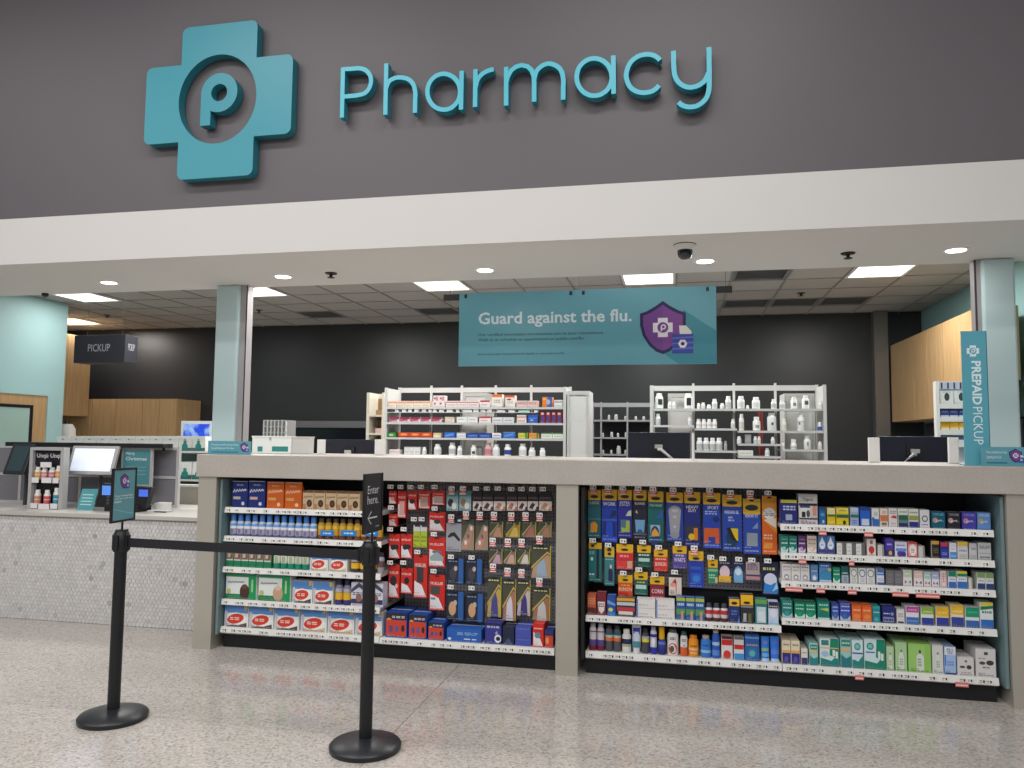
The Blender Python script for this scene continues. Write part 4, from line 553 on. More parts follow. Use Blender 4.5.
black pack with pale photo strip hanging on left pegboard, second of seven|brace_pack|package|card|-1.266|0.19|1.016|0.077|0.138|0.03|201a1e|B0,.46,eee2de;P.1,.14,.45,.05,.7,.3,.45,.4,5a4440;P.7,0,1,0,1,.2,.85,.22,5a4440;L.05,.56,.95,.68,2,7a5a60|black pack with pale photo strip hanging on left pegboard
black pack with pale photo strip hanging on left pegboard, third of seven|brace_pack|package|card|-1.182|0.19|1.018|0.081|0.138|0.03|201a1e|B0,.46,eee2de;P.1,.14,.45,.05,.7,.3,.45,.4,c08a70;P.7,0,1,0,1,.2,.85,.22,c08a70;L.05,.56,.95,.68,2,7a5a60|black pack with pale photo strip hanging on left pegboard
black pack with pale photo strip hanging on left pegboard, fourth of seven|brace_pack|package|card|-1.095|0.19|1.02|0.072|0.138|0.03|201a1e|B0,.46,eee2de;P.1,.14,.45,.05,.7,.3,.45,.4,c87a60;P.7,0,1,0,1,.2,.85,.22,c87a60;L.05,.56,.95,.68,2,7a5a60|black pack with pale photo strip hanging on left pegboard
black pack with pale photo strip hanging on left pegboard, fifth of seven|brace_pack|package|card|-1.022|0.19|1.023|0.065|0.136|0.03|201a1e|B0,.46,eee2de;P.1,.14,.45,.05,.7,.3,.45,.4,4a3a3a;P.7,0,1,0,1,.2,.85,.22,4a3a3a;L.05,.56,.95,.68,2,7a5a60|black pack with pale photo strip hanging on left pegboard
black pack with pale photo strip hanging on left pegboard, sixth of seven|brace_pack|package|card|-0.949|0.19|1.025|0.072|0.136|0.03|201a1e|B0,.46,eee2de;P.1,.14,.45,.05,.7,.3,.45,.4,3a3436;P.7,0,1,0,1,.2,.85,.22,3a3436;L.05,.56,.95,.68,2,7a5a60|black pack with pale photo strip hanging on left pegboard
black pack with pale photo strip hanging on left pegboard, rightmost of seven|brace_pack|package|card|-0.863|0.19|1.027|0.087|0.136|0.03|201a1e|B0,.46,eee2de;P.1,.14,.45,.05,.7,.3,.45,.4,d89a70;P.7,0,1,0,1,.2,.85,.22,d89a70;L.05,.56,.95,.68,2,7a5a60|black pack with pale photo strip hanging on left pegboard
grey pack with black boomerang strap|brace_pack|package|card|-1.506|0.19|0.729|0.108|0.229|0.03|a8a8b0|B.84,1,2a2c50;R.75,.9,.98,.96,e0e0e0;P.1,.45,.3,.55,.55,.58,.95,.36,.85,.3,.5,.46,.12,.4,2a2a30|
brown pack with diagonal skin photo, left of its pair|brace_pack|package|card|-1.406|0.19|0.741|0.092|0.21|0.03|5c5848|B.82,1,4a4a3e;P0,0,1,0,1,.8,.6,.86,0,.2,a08c74;P.12,.04,.5,.04,1,.72,.72,.78,c88a74;E.35,.25,.1,.08,e8e0e0;E.55,.45,.1,.08,6a6a80;E.78,.72,.12,.08,e8e4e0|
brown pack with diagonal skin photo, right of its pair|brace_pack|package|card|-1.306|0.19|0.745|0.091|0.203|0.03|5c5848|B.82,1,4a4a3e;P0,0,1,0,1,.8,.6,.86,0,.2,a08c74;P.12,.04,.5,.04,1,.72,.72,.78,c88a74;E.35,.25,.1,.08,e8e0e0;E.55,.45,.1,.08,6a6a80;E.78,.72,.12,.08,e8e4e0|
small olive pack with hand photo, in second pegboard row|brace_pack|package|card|-1.204|0.19|0.837|0.097|0.107|0.03|4e4e40|B.84,.97,3e3e34;P0,.14,.62,.84,.7,.84,.06,.1,c8b860;P0,0,1,0,1,.85,.55,.7,.1,.15,8a7a6a;P.25,.0,.9,0,.8,.6,.55,.62,c89478;P.94,0,1,0,1,1,.94,1,b0a830;L.1,.86,.7,.95,1,a8a890|
small olive pack with golden photo, in second pegboard row|brace_pack|package|card|-1.088|0.19|0.841|0.103|0.106|0.03|4e4e40|B.84,.97,3e3e34;P0,.14,.62,.84,.7,.84,.06,.1,c8b860;P0,0,1,0,1,.85,.55,.7,.1,.15,b08a30;P.25,.0,.9,0,.8,.6,.55,.62,e0c060;P.94,0,1,0,1,1,.94,1,b0a830;L.1,.86,.7,.95,1,a8a890|
small olive pack with reddish elbow photo, in second pegboard row|brace_pack|package|card|-0.975|0.19|0.845|0.1|0.106|0.03|4e4e40|B.84,.97,3e3e34;P0,.14,.62,.84,.7,.84,.06,.1,c8b860;P0,0,1,0,1,.85,.55,.7,.1,.15,8a6a60;P.25,.0,.9,0,.8,.6,.55,.62,b07868;P.94,0,1,0,1,1,.94,1,b0a830;L.1,.86,.7,.95,1,a8a890|
small olive pack with knee photo, rightmost, in second pegboard row|brace_pack|package|card|-0.869|0.19|0.849|0.099|0.105|0.03|4e4e40|B.84,.97,3e3e34;P0,.14,.62,.84,.7,.84,.06,.1,c8b860;P0,0,1,0,1,.85,.55,.7,.1,.15,8a7a6c;P.25,.0,.9,0,.8,.6,.55,.62,b88870;P.94,0,1,0,1,1,.94,1,b0a830;L.1,.86,.7,.95,1,a8a890|
small olive pack with mauve wrist photo, in third pegboard row|brace_pack|package|card|-1.206|0.19|0.656|0.096|0.104|0.03|4e4e40|B.84,.97,3e3e34;P0,.14,.62,.84,.7,.84,.06,.1,c8b860;P0,0,1,0,1,.85,.55,.7,.1,.15,6a5c70;P.25,.0,.9,0,.8,.6,.55,.62,c8a0b0;P.94,0,1,0,1,1,.94,1,b0a830;L.1,.86,.7,.95,1,a8a890|
small olive pack with pink thumb photo, in third pegboard row|brace_pack|package|card|-1.107|0.19|0.66|0.088|0.104|0.03|4e4e40|B.84,.97,3e3e34;P0,.14,.62,.84,.7,.84,.06,.1,c8b860;P0,0,1,0,1,.85,.55,.7,.1,.15,8a7480;P.25,.0,.9,0,.8,.6,.55,.62,d0a890;P.94,0,1,0,1,1,.94,1,b0a830;L.1,.86,.7,.95,1,a8a890|
small olive pack with pale glove photo, in third pegboard row|brace_pack|package|card|-1.01|0.19|0.664|0.089|0.104|0.03|4e4e40|B.84,.97,3e3e34;P0,.14,.62,.84,.7,.84,.06,.1,c8b860;P0,0,1,0,1,.85,.55,.7,.1,.15,6a7458;P.25,.0,.9,0,.8,.6,.55,.62,d8d0c0;P.94,0,1,0,1,1,.94,1,b0a830;L.1,.86,.7,.95,1,a8a890|
wide olive pack with back support, upper of two|brace_pack|package|card|-0.889|0.19|0.576|0.135|0.217|0.03|4e4e40|B.86,1,3c3c34;P0,.27,.8,.76,1,.68,1,.73,.8,.82,0,.34,c8b060;L.08,.88,.85,.94,1,d8d8a0;P0,0,1,0,1,.66,.8,.72,.08,.3,c0987c;P.25,0,.8,0,.72,.45,.6,.6,.32,.42,9fb4c8;P.94,0,1,0,1,1,.94,1,b0a830|
wide olive pack with waist belt photo, lowest at right|brace_pack|package|card|-0.886|0.19|0.295|0.123|0.215|0.03|4e4e40|B.86,1,3c3c34;P0,.27,.8,.76,1,.68,1,.73,.8,.82,0,.34,c8b060;L.08,.88,.85,.94,1,d8d8a0;P0,0,1,0,1,.66,.8,.72,.08,.3,a87458;P.25,0,.8,0,.72,.45,.6,.6,.32,.42,c8ccc8;P.94,0,1,0,1,1,.94,1,b0a830|
tall olive pack with golden leg and blue brace|brace_pack|package|card|-1.212|0.19|0.3|0.099|0.27|0.03|4e4e40|B.86,1,3c3c34;P0,.27,.8,.76,1,.68,1,.73,.8,.82,0,.34,c8b060;L.08,.88,.85,.94,1,d8d8a0;P0,0,1,0,1,.66,.8,.72,.08,.3,c8a85c;P.25,0,.8,0,.72,.45,.6,.6,.32,.42,4a5090;P.94,0,1,0,1,1,.94,1,b0a830|
tall olive pack with white elbow brace|brace_pack|package|card|-1.107|0.19|0.282|0.093|0.278|0.03|4e4e40|B.86,1,3c3c34;P0,.27,.8,.76,1,.68,1,.73,.8,.82,0,.34,c8b060;L.08,.88,.85,.94,1,d8d8a0;P0,0,1,0,1,.66,.8,.72,.08,.3,b07868;P.25,0,.8,0,.72,.45,.6,.6,.32,.42,dcd8e0;P.94,0,1,0,1,1,.94,1,b0a830|
tall olive pack with violet ankle brace|brace_pack|package|card|-1.007|0.19|0.32|0.092|0.238|0.03|4e4e40|B.86,1,3c3c34;P0,.27,.8,.76,1,.68,1,.73,.8,.82,0,.34,c8b060;L.08,.88,.85,.94,1,d8d8a0;P0,0,1,0,1,.66,.8,.72,.08,.3,c8bcc8;P.25,0,.8,0,.72,.45,.6,.6,.32,.42,443c78;P.94,0,1,0,1,1,.94,1,b0a830|
left upper navy pack with bright blue stripe|brace_pack|package|card|-1.488|0.19|0.511|0.123|0.171|0.03|1c2638|P.1,.1,.62,.1,.62,.8,.1,.8,2a3040;E.35,.4,.2,.25,4a4450;R.66,0,.94,1,2f62a8;L.08,.84,.58,.92,1,8a9cb8;E.5,.6,.1,.1,c8b4a8|
right upper navy pack with bright blue stripe|brace_pack|package|card|-1.356|0.19|0.511|0.122|0.173|0.03|1c2638|P.1,.1,.62,.1,.62,.8,.1,.8,2a3040;E.35,.4,.2,.25,4a4450;R.66,0,.94,1,2f62a8;L.08,.84,.58,.92,1,8a9cb8;E.5,.6,.1,.1,c8b4a8|
left lower navy pack with bare knee photo|brace_pack|package|card|-1.488|0.19|0.264|0.132|0.193|0.03|1c2638|P.1,.1,.62,.1,.62,.8,.1,.8,2a3040;E.35,.4,.2,.25,d8a880;R.66,0,.94,1,2f62a8;L.08,.84,.58,.92,1,8a9cb8;E.5,.6,.1,.1,c8b4a8|
right lower navy pack with bare knee photo|brace_pack|package|card|-1.349|0.19|0.259|0.128|0.191|0.03|1c2638|P.1,.1,.62,.1,.62,.8,.1,.8,2a3040;E.35,.4,.2,.25,d8a880;R.66,0,.94,1,2f62a8;L.08,.84,.58,.92,1,8a9cb8;E.5,.6,.1,.1,c8b4a8|
blue topped red brace box, leftmost on left pegboard base|brace_box|box|box|-1.88|0.1|0.144|0.156|0.166|0.22|2450a8|B.72,1,2a2a3a;L.3,.78,.95,.88,2,e0d0d0;E.15,.7,.12,.08,e8a030;P.03,.05,.97,.05,.97,.7,.03,.7,d4462c;E.25,.35,.1,.14,6a4a80;E.52,.35,.1,.14,6a5a98;E.82,.38,.08,.14,2c2838|
blue topped red brace box, second on left pegboard base|brace_box|box|box|-1.726|0.1|0.144|0.129|0.16|0.22|2450a8|B.72,1,2a2a3a;L.3,.78,.95,.88,2,e0d0d0;E.15,.7,.12,.08,e8a030;P.03,.05,.97,.05,.97,.7,.03,.7,d4462c;E.25,.35,.1,.14,6a4a80;E.52,.35,.1,.14,6a5a98;E.82,.38,.08,.14,2c2838|
smaller blue topped red brace box, third on pegboard base|brace_box|box|box|-1.595|0.1|0.144|0.11|0.117|0.22|2450a8|B.72,1,2a2a3a;L.3,.78,.95,.88,2,e0d0d0;E.15,.7,.12,.08,e8a030;P.03,.05,.97,.05,.97,.7,.03,.7,d4462c;E.25,.35,.1,.14,6a4a80;E.52,.35,.1,.14,6a5a98;E.82,.38,.08,.14,2c2838|
long low blue box on left pegboard base|brace_box|box|box|-1.398|0.1|0.144|0.241|0.086|0.22|2a62b8|L.3,.5,.9,.75,3,90b4e0;L.5,.15,.9,.3,1,d0e0f4;E.08,.2,.05,.1,e0e8f4|
violet box with white roll on left pegboard base|brace_box|box|box|-1.196|0.1|0.144|0.111|0.137|0.22|3c3c90|B.84,1,2a2a58;L.1,.72,.9,.9,1,b0b4e0;E.8,.26,.22,.2,e8e8ee;E.82,.26,.14,.1,222228;P.6,.5,.8,.45,.75,.65,b0a8e0|
black cushion box beside folded blue cushions|brace_box|box|box|-1.092|0.1|0.144|0.079|0.117|0.22|222a44|P0,0,1,0,.5,.4,4a5278|
lower folded blue cushion on left pegboard base|folded_cushion|cushion|box|-0.992|0.1|0.144|0.106|0.05|0.16|4a58b0|L.1,.7,.9,.9,1,6a78c8|
upper folded blue cushion stacked on another|folded_cushion|cushion|box|-0.992|0.1|0.195|0.105|0.073|0.16|4a58b0|L.1,.7,.9,.9,1,6a78c8|
red and white box right of folded blue cushions|brace_box|box|box|-0.891|0.1|0.144|0.074|0.148|0.2|d42a20|P.05,.03,.95,.03,.7,.35,.05,.65,e8e6e8;E.45,.5,.3,.13,6a8aa0;L.1,.75,.9,.85,1,f4c8c0|
rightmost red box beside middle steel pillar|brace_box|box|box|-0.819|0.1|0.144|0.057|0.111|0.2|2a3a80|B.0,.7,d8442c;E.3,.4,.2,.2,e8a060;B.7,.78,2a2a3a|
teal insole pack with orange blob, leftmost, right pegboard top row|insole_pack|package|card|-0.531|0.19|0.856|0.085|0.318|0.03|1f6470|P.04,.79,.96,.79,1,.84,1,1,0,1,0,.84,e8b420;E.5,.86,.3,.035,2c2a30;T PLANTAR,.12,.7,.88,.76,c8e0e0;B.38,.41,3a8a88;P.2,.12,.7,.12,.75,.28,.45,.36,.2,.3,f0a030;P.2,.28,.45,.36,.75,.3,.6,.36,6a5a90|
bright blue work insole pack, right pegboard top row|insole_pack|package|card|-0.431|0.19|0.833|0.101|0.346|0.03|1f3fb0|P.04,.79,.96,.79,1,.84,1,1,0,1,0,.84,e8b420;E.5,.86,.3,.035,2c2a30;T WORK,.08,.69,.92,.76,f0f4ff;P.5,.46,.95,.5,.95,.6,.7,.6,1a2a60;B.4,.44,3a62d0;R.25,.1,.75,.38,2450d0;P.12,.1,.25,.1,.3,.38,.12,.38,1a2c78;P.75,.1,.88,.1,.88,.38,.7,.38,1a2c78;B0,.1,3058d8|
violet blue insole pack with green foot shape, right pegboard top row|insole_pack|package|card|-0.329|0.19|0.863|0.093|0.316|0.03|2a2f98|P.04,.79,.96,.79,1,.84,1,1,0,1,0,.84,e8b420;E.5,.86,.3,.035,2c2a30;T EXTRA,.15,.71,.85,.76,e8ecff;T SUPPORT,.1,.66,.9,.7,d0d4f4;P.55,.46,.95,.46,.95,.58,.75,.56,c8d8b0;R.2,.12,.8,.38,5a7a90;P.25,.12,.85,.12,.85,.36,.6,.36,.55,.2,.25,.22,a8c458;L.1,.04,.9,.08,1,7a6ad0|
black insole pack with pale blue insole, right pegboard top row|insole_pack|package|card|-0.23|0.19|0.854|0.086|0.327|0.03|20243a|P.04,.79,.96,.79,1,.84,1,1,0,1,0,.84,e8b420;E.5,.86,.3,.035,2c2a30;T RUNNER,.12,.7,.88,.75,d8d8e8;P.15,.55,.35,.52,.25,.6,c8c890;P.2,.15,.8,.15,.88,.4,.12,.4,7ab0d8;B.1,.13,6a6a78;E.5,.17,.2,.04,2a62a0|
green teal insole pack with orange half dome, right pegboard top row|insole_pack|package|card|-0.127|0.19|0.842|0.1|0.332|0.03|16686c|P.04,.79,.96,.79,1,.84,1,1,0,1,0,.84,e8b420;E.5,.86,.3,.035,2c2a30;T PAIN RELIEF,.1,.7,.9,.75,c0e0dc;P.5,.46,.95,.48,.95,.62,.8,.6,2a62b0;R.15,.12,.78,.34,a0c0d8;E.45,.12,.3,.2,2a3a80;P.2,.12,.7,.12,.7,.18,.45,.28,.25,.2,f0b040|
blue insole pack with large grey insole, right pegboard top row|insole_pack|package|card|-0.005|0.19|0.852|0.107|0.318|0.03|2a46a8|P.04,.79,.96,.79,1,.84,1,1,0,1,0,.84,e8b420;E.5,.86,.3,.035,2c2a30;E.5,.62,.38,.11,a8a8b0;P.13,.62,.87,.62,.8,.3,.75,.14,.25,.14,.2,.3,a8a8b0;E.5,.13,.28,.07,a0a0aa;E.5,.5,.12,.03,c8c8cc;E.5,.3,.1,.03,c8c8cc;E.5,.64,.2,.05,c0c0c6|
navy heavy duty insole pack with yellow ball, right pegboard top row|insole_pack|package|card|0.107|0.19|0.823|0.102|0.353|0.03|1f2a80|P.04,.79,.96,.79,1,.84,1,1,0,1,0,.84,e8b420;E.5,.86,.3,.035,2c2a30;T HEAVY,.12,.69,.88,.75,e8ecff;T DUTY,.25,.63,.75,.68,e8ecff;R.12,.1,.85,.38,3a3c4a;R.58,.12,.84,.34,e88a28;E.45,.18,.2,.06,f0c828;L.1,.03,.9,.07,1,7080d8|
blue insole pack with orange arch, right pegboard top row|insole_pack|package|card|0.23|0.19|0.819|0.109|0.353|0.03|2348b4|P.04,.79,.96,.79,1,.84,1,1,0,1,0,.84,e8b420;E.5,.86,.3,.035,2c2a30;T SPORT,.25,.7,.9,.76,e8f0ff;L.1,.6,.8,.68,2,a8b8e8;E.75,.52,.2,.05,1a2c70;P.05,.08,.3,.08,.3,.2,.7,.2,.7,.08,.92,.08,.92,.36,.05,.36,e0642a;B0,.06,3a5ad0|
blue insole pack with yellow and black sole, right pegboard top row|insole_pack|package|card|0.357|0.19|0.805|0.121|0.358|0.03|2a4cb0|P.04,.79,.96,.79,1,.84,1,1,0,1,0,.84,e8b420;E.5,.86,.3,.035,2c2a30;T MASSAGING GEL,.12,.66,.85,.72,dfe6fa;L.3,.52,.6,.62,2,a8b8e8;E.5,.22,.3,.15,1a4060;P.25,.4,.5,.22,.8,.18,.8,.4,f0d020;P.2,.4,.45,.2,.78,.16,.6,.26,.4,.42,1c1c28|
blue insole pack with grey square window, right pegboard top row|insole_pack|package|card|0.479|0.19|0.791|0.107|0.349|0.03|2c4cb4|P.02,.72,.98,.72,1,.78,1,1,0,1,0,.78,e0b428;E.5,.84,.38,.055,2c2a30;T MEMORY FIT,.12,.66,.85,.72,dfe6fa;P.5,.46,.85,.46,.85,.58,8a9cc8;R.2,.14,.82,.38,98a4b0;L.2,.04,.8,.08,1,7a90d8|
orange insole pack with white script, rightmost, right pegboard top row|insole_pack|package|card|0.587|0.19|0.792|0.089|0.37|0.03|e86a20|L.2,.86,.8,.9,1,d04020;P0,.62,1,.35,1,1,0,1,e89a28;E.5,.7,.42,.1,f4f0ea;T Odor-Eaters,.12,.65,.88,.74,2a3a5a;P.1,.58,.95,.45,.95,.62,.5,.62,f0e4d4;L.1,.25,.7,.35,2,f8d0b0;R.1,.1,.7,.2,f09a40|
tall teal pack with dark pen, lower left of right pegboard|foot_care_pack|package|card|-0.525|0.19|0.57|0.086|0.255|0.03|1f7878|B.84,1,e8b420;E.3,.92,.15,.04,2c2a30;R.6,.08,.8,.84,24243c;E.25,.58,.1,.05,d8ecec;L.05,.7,.45,.78,2,90c8c8;L.05,.15,.5,.22,1,e0f0f0|
narrow teal pack with bottle picture, right pegboard|foot_care_pack|package|card|-0.431|0.19|0.548|0.064|0.252|0.03|3c8488|B.74,1,ecc040;E.5,.92,.25,.04,5a4a20;E.5,.82,.2,.04,2c2a30;P.4,.12,.85,.12,.85,.36,.7,.46,.6,.56,.5,.46,.4,.36,2a2858;R.55,.44,.75,.54,d8d8dc;L.1,.66,.9,.7,1,b0d8d8|
red pack with yellow header and beige patch, right pegboard|foot_care_pack|package|card|-0.33|0.19|0.657|0.11|0.165|0.03|c8364a|P.04,.66,.96,.66,1,.72,1,1,0,1,0,.72,ecb822;E.5,.78,.22,.05,2c2a30;B.4,.66,d82a30;L.2,.46,.8,.6,1,f0a0a8;R.05,.06,.62,.34,e04040;R.65,.06,.95,.34,d8b088|
upper dark green pack with yellow header, right pegboard|foot_care_pack|package|card|-0.204|0.19|0.677|0.088|0.142|0.03|1a4a44|P.04,.66,.96,.66,1,.72,1,1,0,1,0,.72,ecb822;E.5,.78,.22,.05,2c2a30;L.1,.5,.9,.62,1,c8e0d8;R.1,.26,.9,.42,b8d8d0;R.3,.05,.8,.24,0f6048|
bright red pack with yellow header right of green one|foot_care_pack|package|card|-0.096|0.19|0.656|0.087|0.14|0.03|d83a2a|P.04,.66,.96,.66,1,.72,1,1,0,1,0,.72,ecb822;E.5,.78,.22,.05,2c2a30;L.1,.5,.9,.62,1,f8b8b0;T BUNION,.1,.24,.9,.42,f8d8d4|
purple pack with yellow header on right pegboard|foot_care_pack|package|card|0.025|0.19|0.678|0.089|0.146|0.03|5a4a98|P.04,.66,.96,.66,1,.72,1,1,0,1,0,.72,ecb822;E.5,.78,.22,.05,2c2a30;T WARTS,.1,.3,.9,.48,e8e0f4;L.2,.52,.8,.64,1,c8bce4|
tall blue pack with yellow header on right pegboard|foot_care_pack|package|card|0.129|0.19|0.56|0.093|0.234|0.03|2440a8|P.04,.74,.96,.74,1,.79,1,1,0,1,0,.79,ecb822;E.5,.8,.24,.04,2c2a30;R.15,.5,.85,.58,3a5ac0;R.15,.1,.85,.4,2a5ac8;E.5,.25,.25,.1,3a80d8|
orange red pack with yellow header, lowest row left|foot_care_pack|package|card|-0.326|0.19|0.473|0.093|0.149|0.03|e05a20|P.04,.66,.96,.66,1,.72,1,1,0,1,0,.72,ecb822;E.5,.78,.22,.05,2c2a30;T BUNION,.05,.3,.95,.46,f8d8c0;R.05,.02,.7,.24,d83020;L.2,.5,.8,.6,1,f0b060|
lower dark green pack with yellow header, right pegboard|foot_care_pack|package|card|-0.224|0.19|0.497|0.085|0.149|0.03|2a5a50|P.04,.66,.96,.66,1,.72,1,1,0,1,0,.72,ecb822;E.5,.78,.22,.05,2c2a30;R.1,.26,.9,.44,b8d8d0;L.2,.5,.8,.6,1,b8c870;R.4,.05,.8,.24,1a7060|
maroon pack with yellow header, lowest row|foot_care_pack|package|card|-0.119|0.19|0.47|0.092|0.152|0.03|8a2434|P.04,.66,.96,.66,1,.72,1,1,0,1,0,.72,ecb822;E.5,.78,.22,.05,2c2a30;T CORN,.1,.28,.9,.46,f0d0d4;L.1,.05,.9,.2,1,c07080|
small cream pack with red figure and black header|foot_care_pack|package|card|-0.004|0.19|0.505|0.08|0.135|0.03|ead8cc|B.86,1,2a2a2c;P.1,.5,.5,.8,.55,.1,.6,.1,.6,.6,c85040;E.3,.5,.2,.1,e8a090;L.1,.1,.4,.25,2,8a8a70|
green pack with yellow header in small right group|foot_care_pack|package|card|0.234|0.19|0.592|0.061|0.154|0.03|2a8a5c|P.04,.66,.96,.66,1,.72,1,1,0,1,0,.72,ecb822;E.5,.78,.22,.05,2c2a30;B.5,.6,8ac0a0;L.1,.2,.7,.4,2,b0e0c8;E.85,.15,.14,.14,d8c898|
navy pack with pink oval and yellow base|foot_care_pack|package|card|0.308|0.19|0.604|0.075|0.142|0.03|1f2650|E.5,.45,.42,.3,e8ccd4;B0,.28,f0b828;R0,.28,.15,.3,f0b828;L.1,.82,.9,.9,1,c8b8a0|
navy pack with pale blue arch|foot_care_pack|package|card|0.392|0.19|0.6|0.067|0.143|0.03|1f2650|P.08,.03,.92,.03,.92,.5,.75,.7,.5,.78,.25,.7,.08,.5,7ab4e0;E.5,.52,.3,.16,d8e8f4;L.15,.84,.9,.94,1,a8a8c0|
dusty pink pack between blue arch and blue globe packs|foot_care_pack|package|card|0.481|0.19|0.627|0.083|0.113|0.03|b8a4ac|L.1,.55,.9,.9,3,7a6a78;B.2,.3,4a4450;B0,.2,c890a0|
large navy pack with white and blue globe|foot_care_pack|package|card|0.588|0.19|0.538|0.099|0.207|0.03|1b2248|E.5,.46,.4,.2,d8dcf0;P.05,.05,.95,.05,.98,.25,.8,.38,.5,.3,.15,.36,2a8ae0;P.6,.1,.95,.2,.9,.4,b8dcf4;L.05,.72,.85,.86,1,c8c878|
orange red box with dark base on right pegboard's upper shelf|foot_box|box|box|-0.538|0.1|0.373|0.055|0.129|0.085|c8603a|B0,.35,5a2420;L.05,.5,.95,.85,3,e8a070|
maroon box with white shield on right pegboard's upper shelf|foot_box|box|box|-0.475|0.1|0.373|0.061|0.142|0.085|7a2430|P.1,.6,.9,.6,.8,.2,.5,.05,.2,.2,ece0dc;L.2,.35,.8,.55,2,4a4a4a|
navy blue box with yellow spot on right pegboard's upper shelf|foot_box|box|box|-0.41|0.1|0.373|0.055|0.126|0.085|2450a0|E.4,.3,.3,.1,d8d860;P0,.6,1,.5,1,.6,0,.8,7aa0d0;B0,.2,2a80d0|
brown topped striped box beside white cartons|foot_box|box|box|-0.318|0.1|0.373|0.118|0.116|0.085|3a3a4c|B.84,1,e0a838;B.6,.78,c8ccc8;B.3,.5,c03a44;R.1,.1,.9,.28,e8d8d0|
plain white carton with blue left edge on right pegboard's upper shelf, left of two|foot_box|box|box|-0.189|0.1|0.373|0.117|0.115|0.085|e8e4e2|R0,0,.06,1,3a78d0;R.1,.5,1,.52,b0acac;L.1,.15,.6,.25,1,c8c0b8;L.1,.65,.6,.75,1,c8c0b8|plain white carton with blue left edge on right pegboard's upper shelf
plain white carton with blue left edge on right pegboard's upper shelf, right of two|foot_box|box|box|-0.067|0.1|0.373|0.117|0.115|0.085|e8e4e2|R0,0,.06,1,3a78d0;R.1,.5,1,.52,b0acac;L.1,.15,.6,.25,1,c8c0b8;L.1,.65,.6,.75,1,c8c0b8|plain white carton with blue left edge on right pegboard's upper shelf
blue and green striped box on right pegboard's upper shelf, leftmost of three|foot_box|box|box|0.03|0.1|0.373|0.057|0.137|0.085|2a5a9c|B.85,1,b0c040;L.1,.6,.9,.8,1,c0d4ec;P0,.2,1,.3,1,.5,0,.5,5a9a50;R.5,.0,.8,.4,c89a88|blue and green striped box on right pegboard's upper shelf
blue and green striped box on right pegboard's upper shelf, second of three|foot_box|box|box|0.089|0.1|0.373|0.057|0.137|0.085|2a5a9c|B.85,1,b0c040;L.1,.6,.9,.8,1,c0d4ec;P0,.2,1,.3,1,.5,0,.5,5a9a50;R.5,.0,.8,.4,c89a88|blue and green striped box on right pegboard's upper shelf
blue and green striped box on right pegboard's upper shelf, rightmost of three|foot_box|box|box|0.148|0.1|0.373|0.057|0.137|0.085|2a5a9c|B.85,1,b0c040;L.1,.6,.9,.8,1,c0d4ec;P0,.2,1,.3,1,.5,0,.5,5a9a50;R.5,.0,.8,.4,c89a88|blue and green striped box on right pegboard's upper shelf
red striped bottle under yellow header on right pegboard's upper shelf, leftmost of three|foot_box|bottle|bottle|0.204|0.1|0.373|0.043|0.11|0.9|e0d8d8|cap=4a4a58,.24;B.4,.62,d03038;B0,.2,5a2a34;B.62,.76,7a7a88|red striped bottle under yellow header on right pegboard's upper shelf
red striped bottle under yellow header on right pegboard's upper shelf, second of three|foot_box|bottle|bottle|0.251|0.1|0.373|0.043|0.11|0.9|e0d8d8|cap=4a4a58,.24;B.4,.62,d03038;B0,.2,5a2a34;B.62,.76,7a7a88|red striped bottle under yellow header on right pegboard's upper shelf
red striped bottle under yellow header on right pegboard's upper shelf, rightmost of three|foot_box|bottle|bottle|0.298|0.1|0.373|0.043|0.11|0.9|e0d8d8|cap=4a4a58,.24;B.4,.62,d03038;B0,.2,5a2a34;B.62,.76,7a7a88|red striped bottle under yellow header on right pegboard's upper shelf
navy box with yellow header on right pegboard's upper shelf|foot_box|box|box|0.359|0.1|0.373|0.065|0.146|0.085|24346c|B.7,1,f0bc20;E.5,.82,.3,.07,2c2a30;L.2,.3,.8,.55,2,5a7ac8;P.8,0,1,0,1,.3,5a90e0|
black box with tall yellow header on right pegboard's upper shelf|foot_box|box|box|0.435|0.1|0.373|0.078|0.175|0.085|2c2c34|B.64,1,f4bc1c;E.5,.72,.28,.05,2c2a30;B.55,.62,8a8a90;R.2,.06,.45,.35,b8b8c0;R.6,.06,.85,.35,6a6a40|
teal and white box with green top on right pegboard's upper shelf|foot_box|box|box|0.52|0.1|0.373|0.074|0.151|0.085|2a7478|B.82,1,6aa850;R.12,.06,.9,.7,c8dce4;R.3,.1,.8,.5,dce8ee|
navy topped white and pale blue box on right pegboard's upper shelf|foot_box|box|box|0.593|0.1|0.373|0.06|0.14|0.085|c8d8ec|B.72,1,1f2850;L.1,.75,.9,.85,1,d0c0a0;E.5,.5,.4,.2,e4e4f0;B0,.22,b8d8f0|
maroon and white spray bottle on right pegboard's bottom shelf, left of two|lotion_bottle|bottle|bottle|-0.531|0.1|0.146|0.047|0.171|0.7|d8d0d8|cap=b8b4bc,.14;B.68,.86,7a2030;B.18,.4,5a4a90;B0,.18,7a2438|maroon and white spray bottle on right pegboard's bottom shelf
maroon and white spray bottle on right pegboard's bottom shelf, right of two|lotion_bottle|bottle|bottle|-0.48|0.1|0.146|0.047|0.171|0.7|d8d0d8|cap=b8b4bc,.14;B.68,.86,7a2030;B.18,.4,5a4a90;B0,.18,7a2438|maroon and white spray bottle on right pegboard's bottom shelf
black spray bottle with orange band on right pegboard's bottom shelf, left of two|lotion_bottle|bottle|bottle|-0.425|0.1|0.146|0.048|0.162|0.7|54565e|cap=30343c,.12;B.66,.86,1f6a6c;B.4,.54,e07038;B.54,.64,b8c0c0|black spray bottle with orange band on right pegboard's bottom shelf
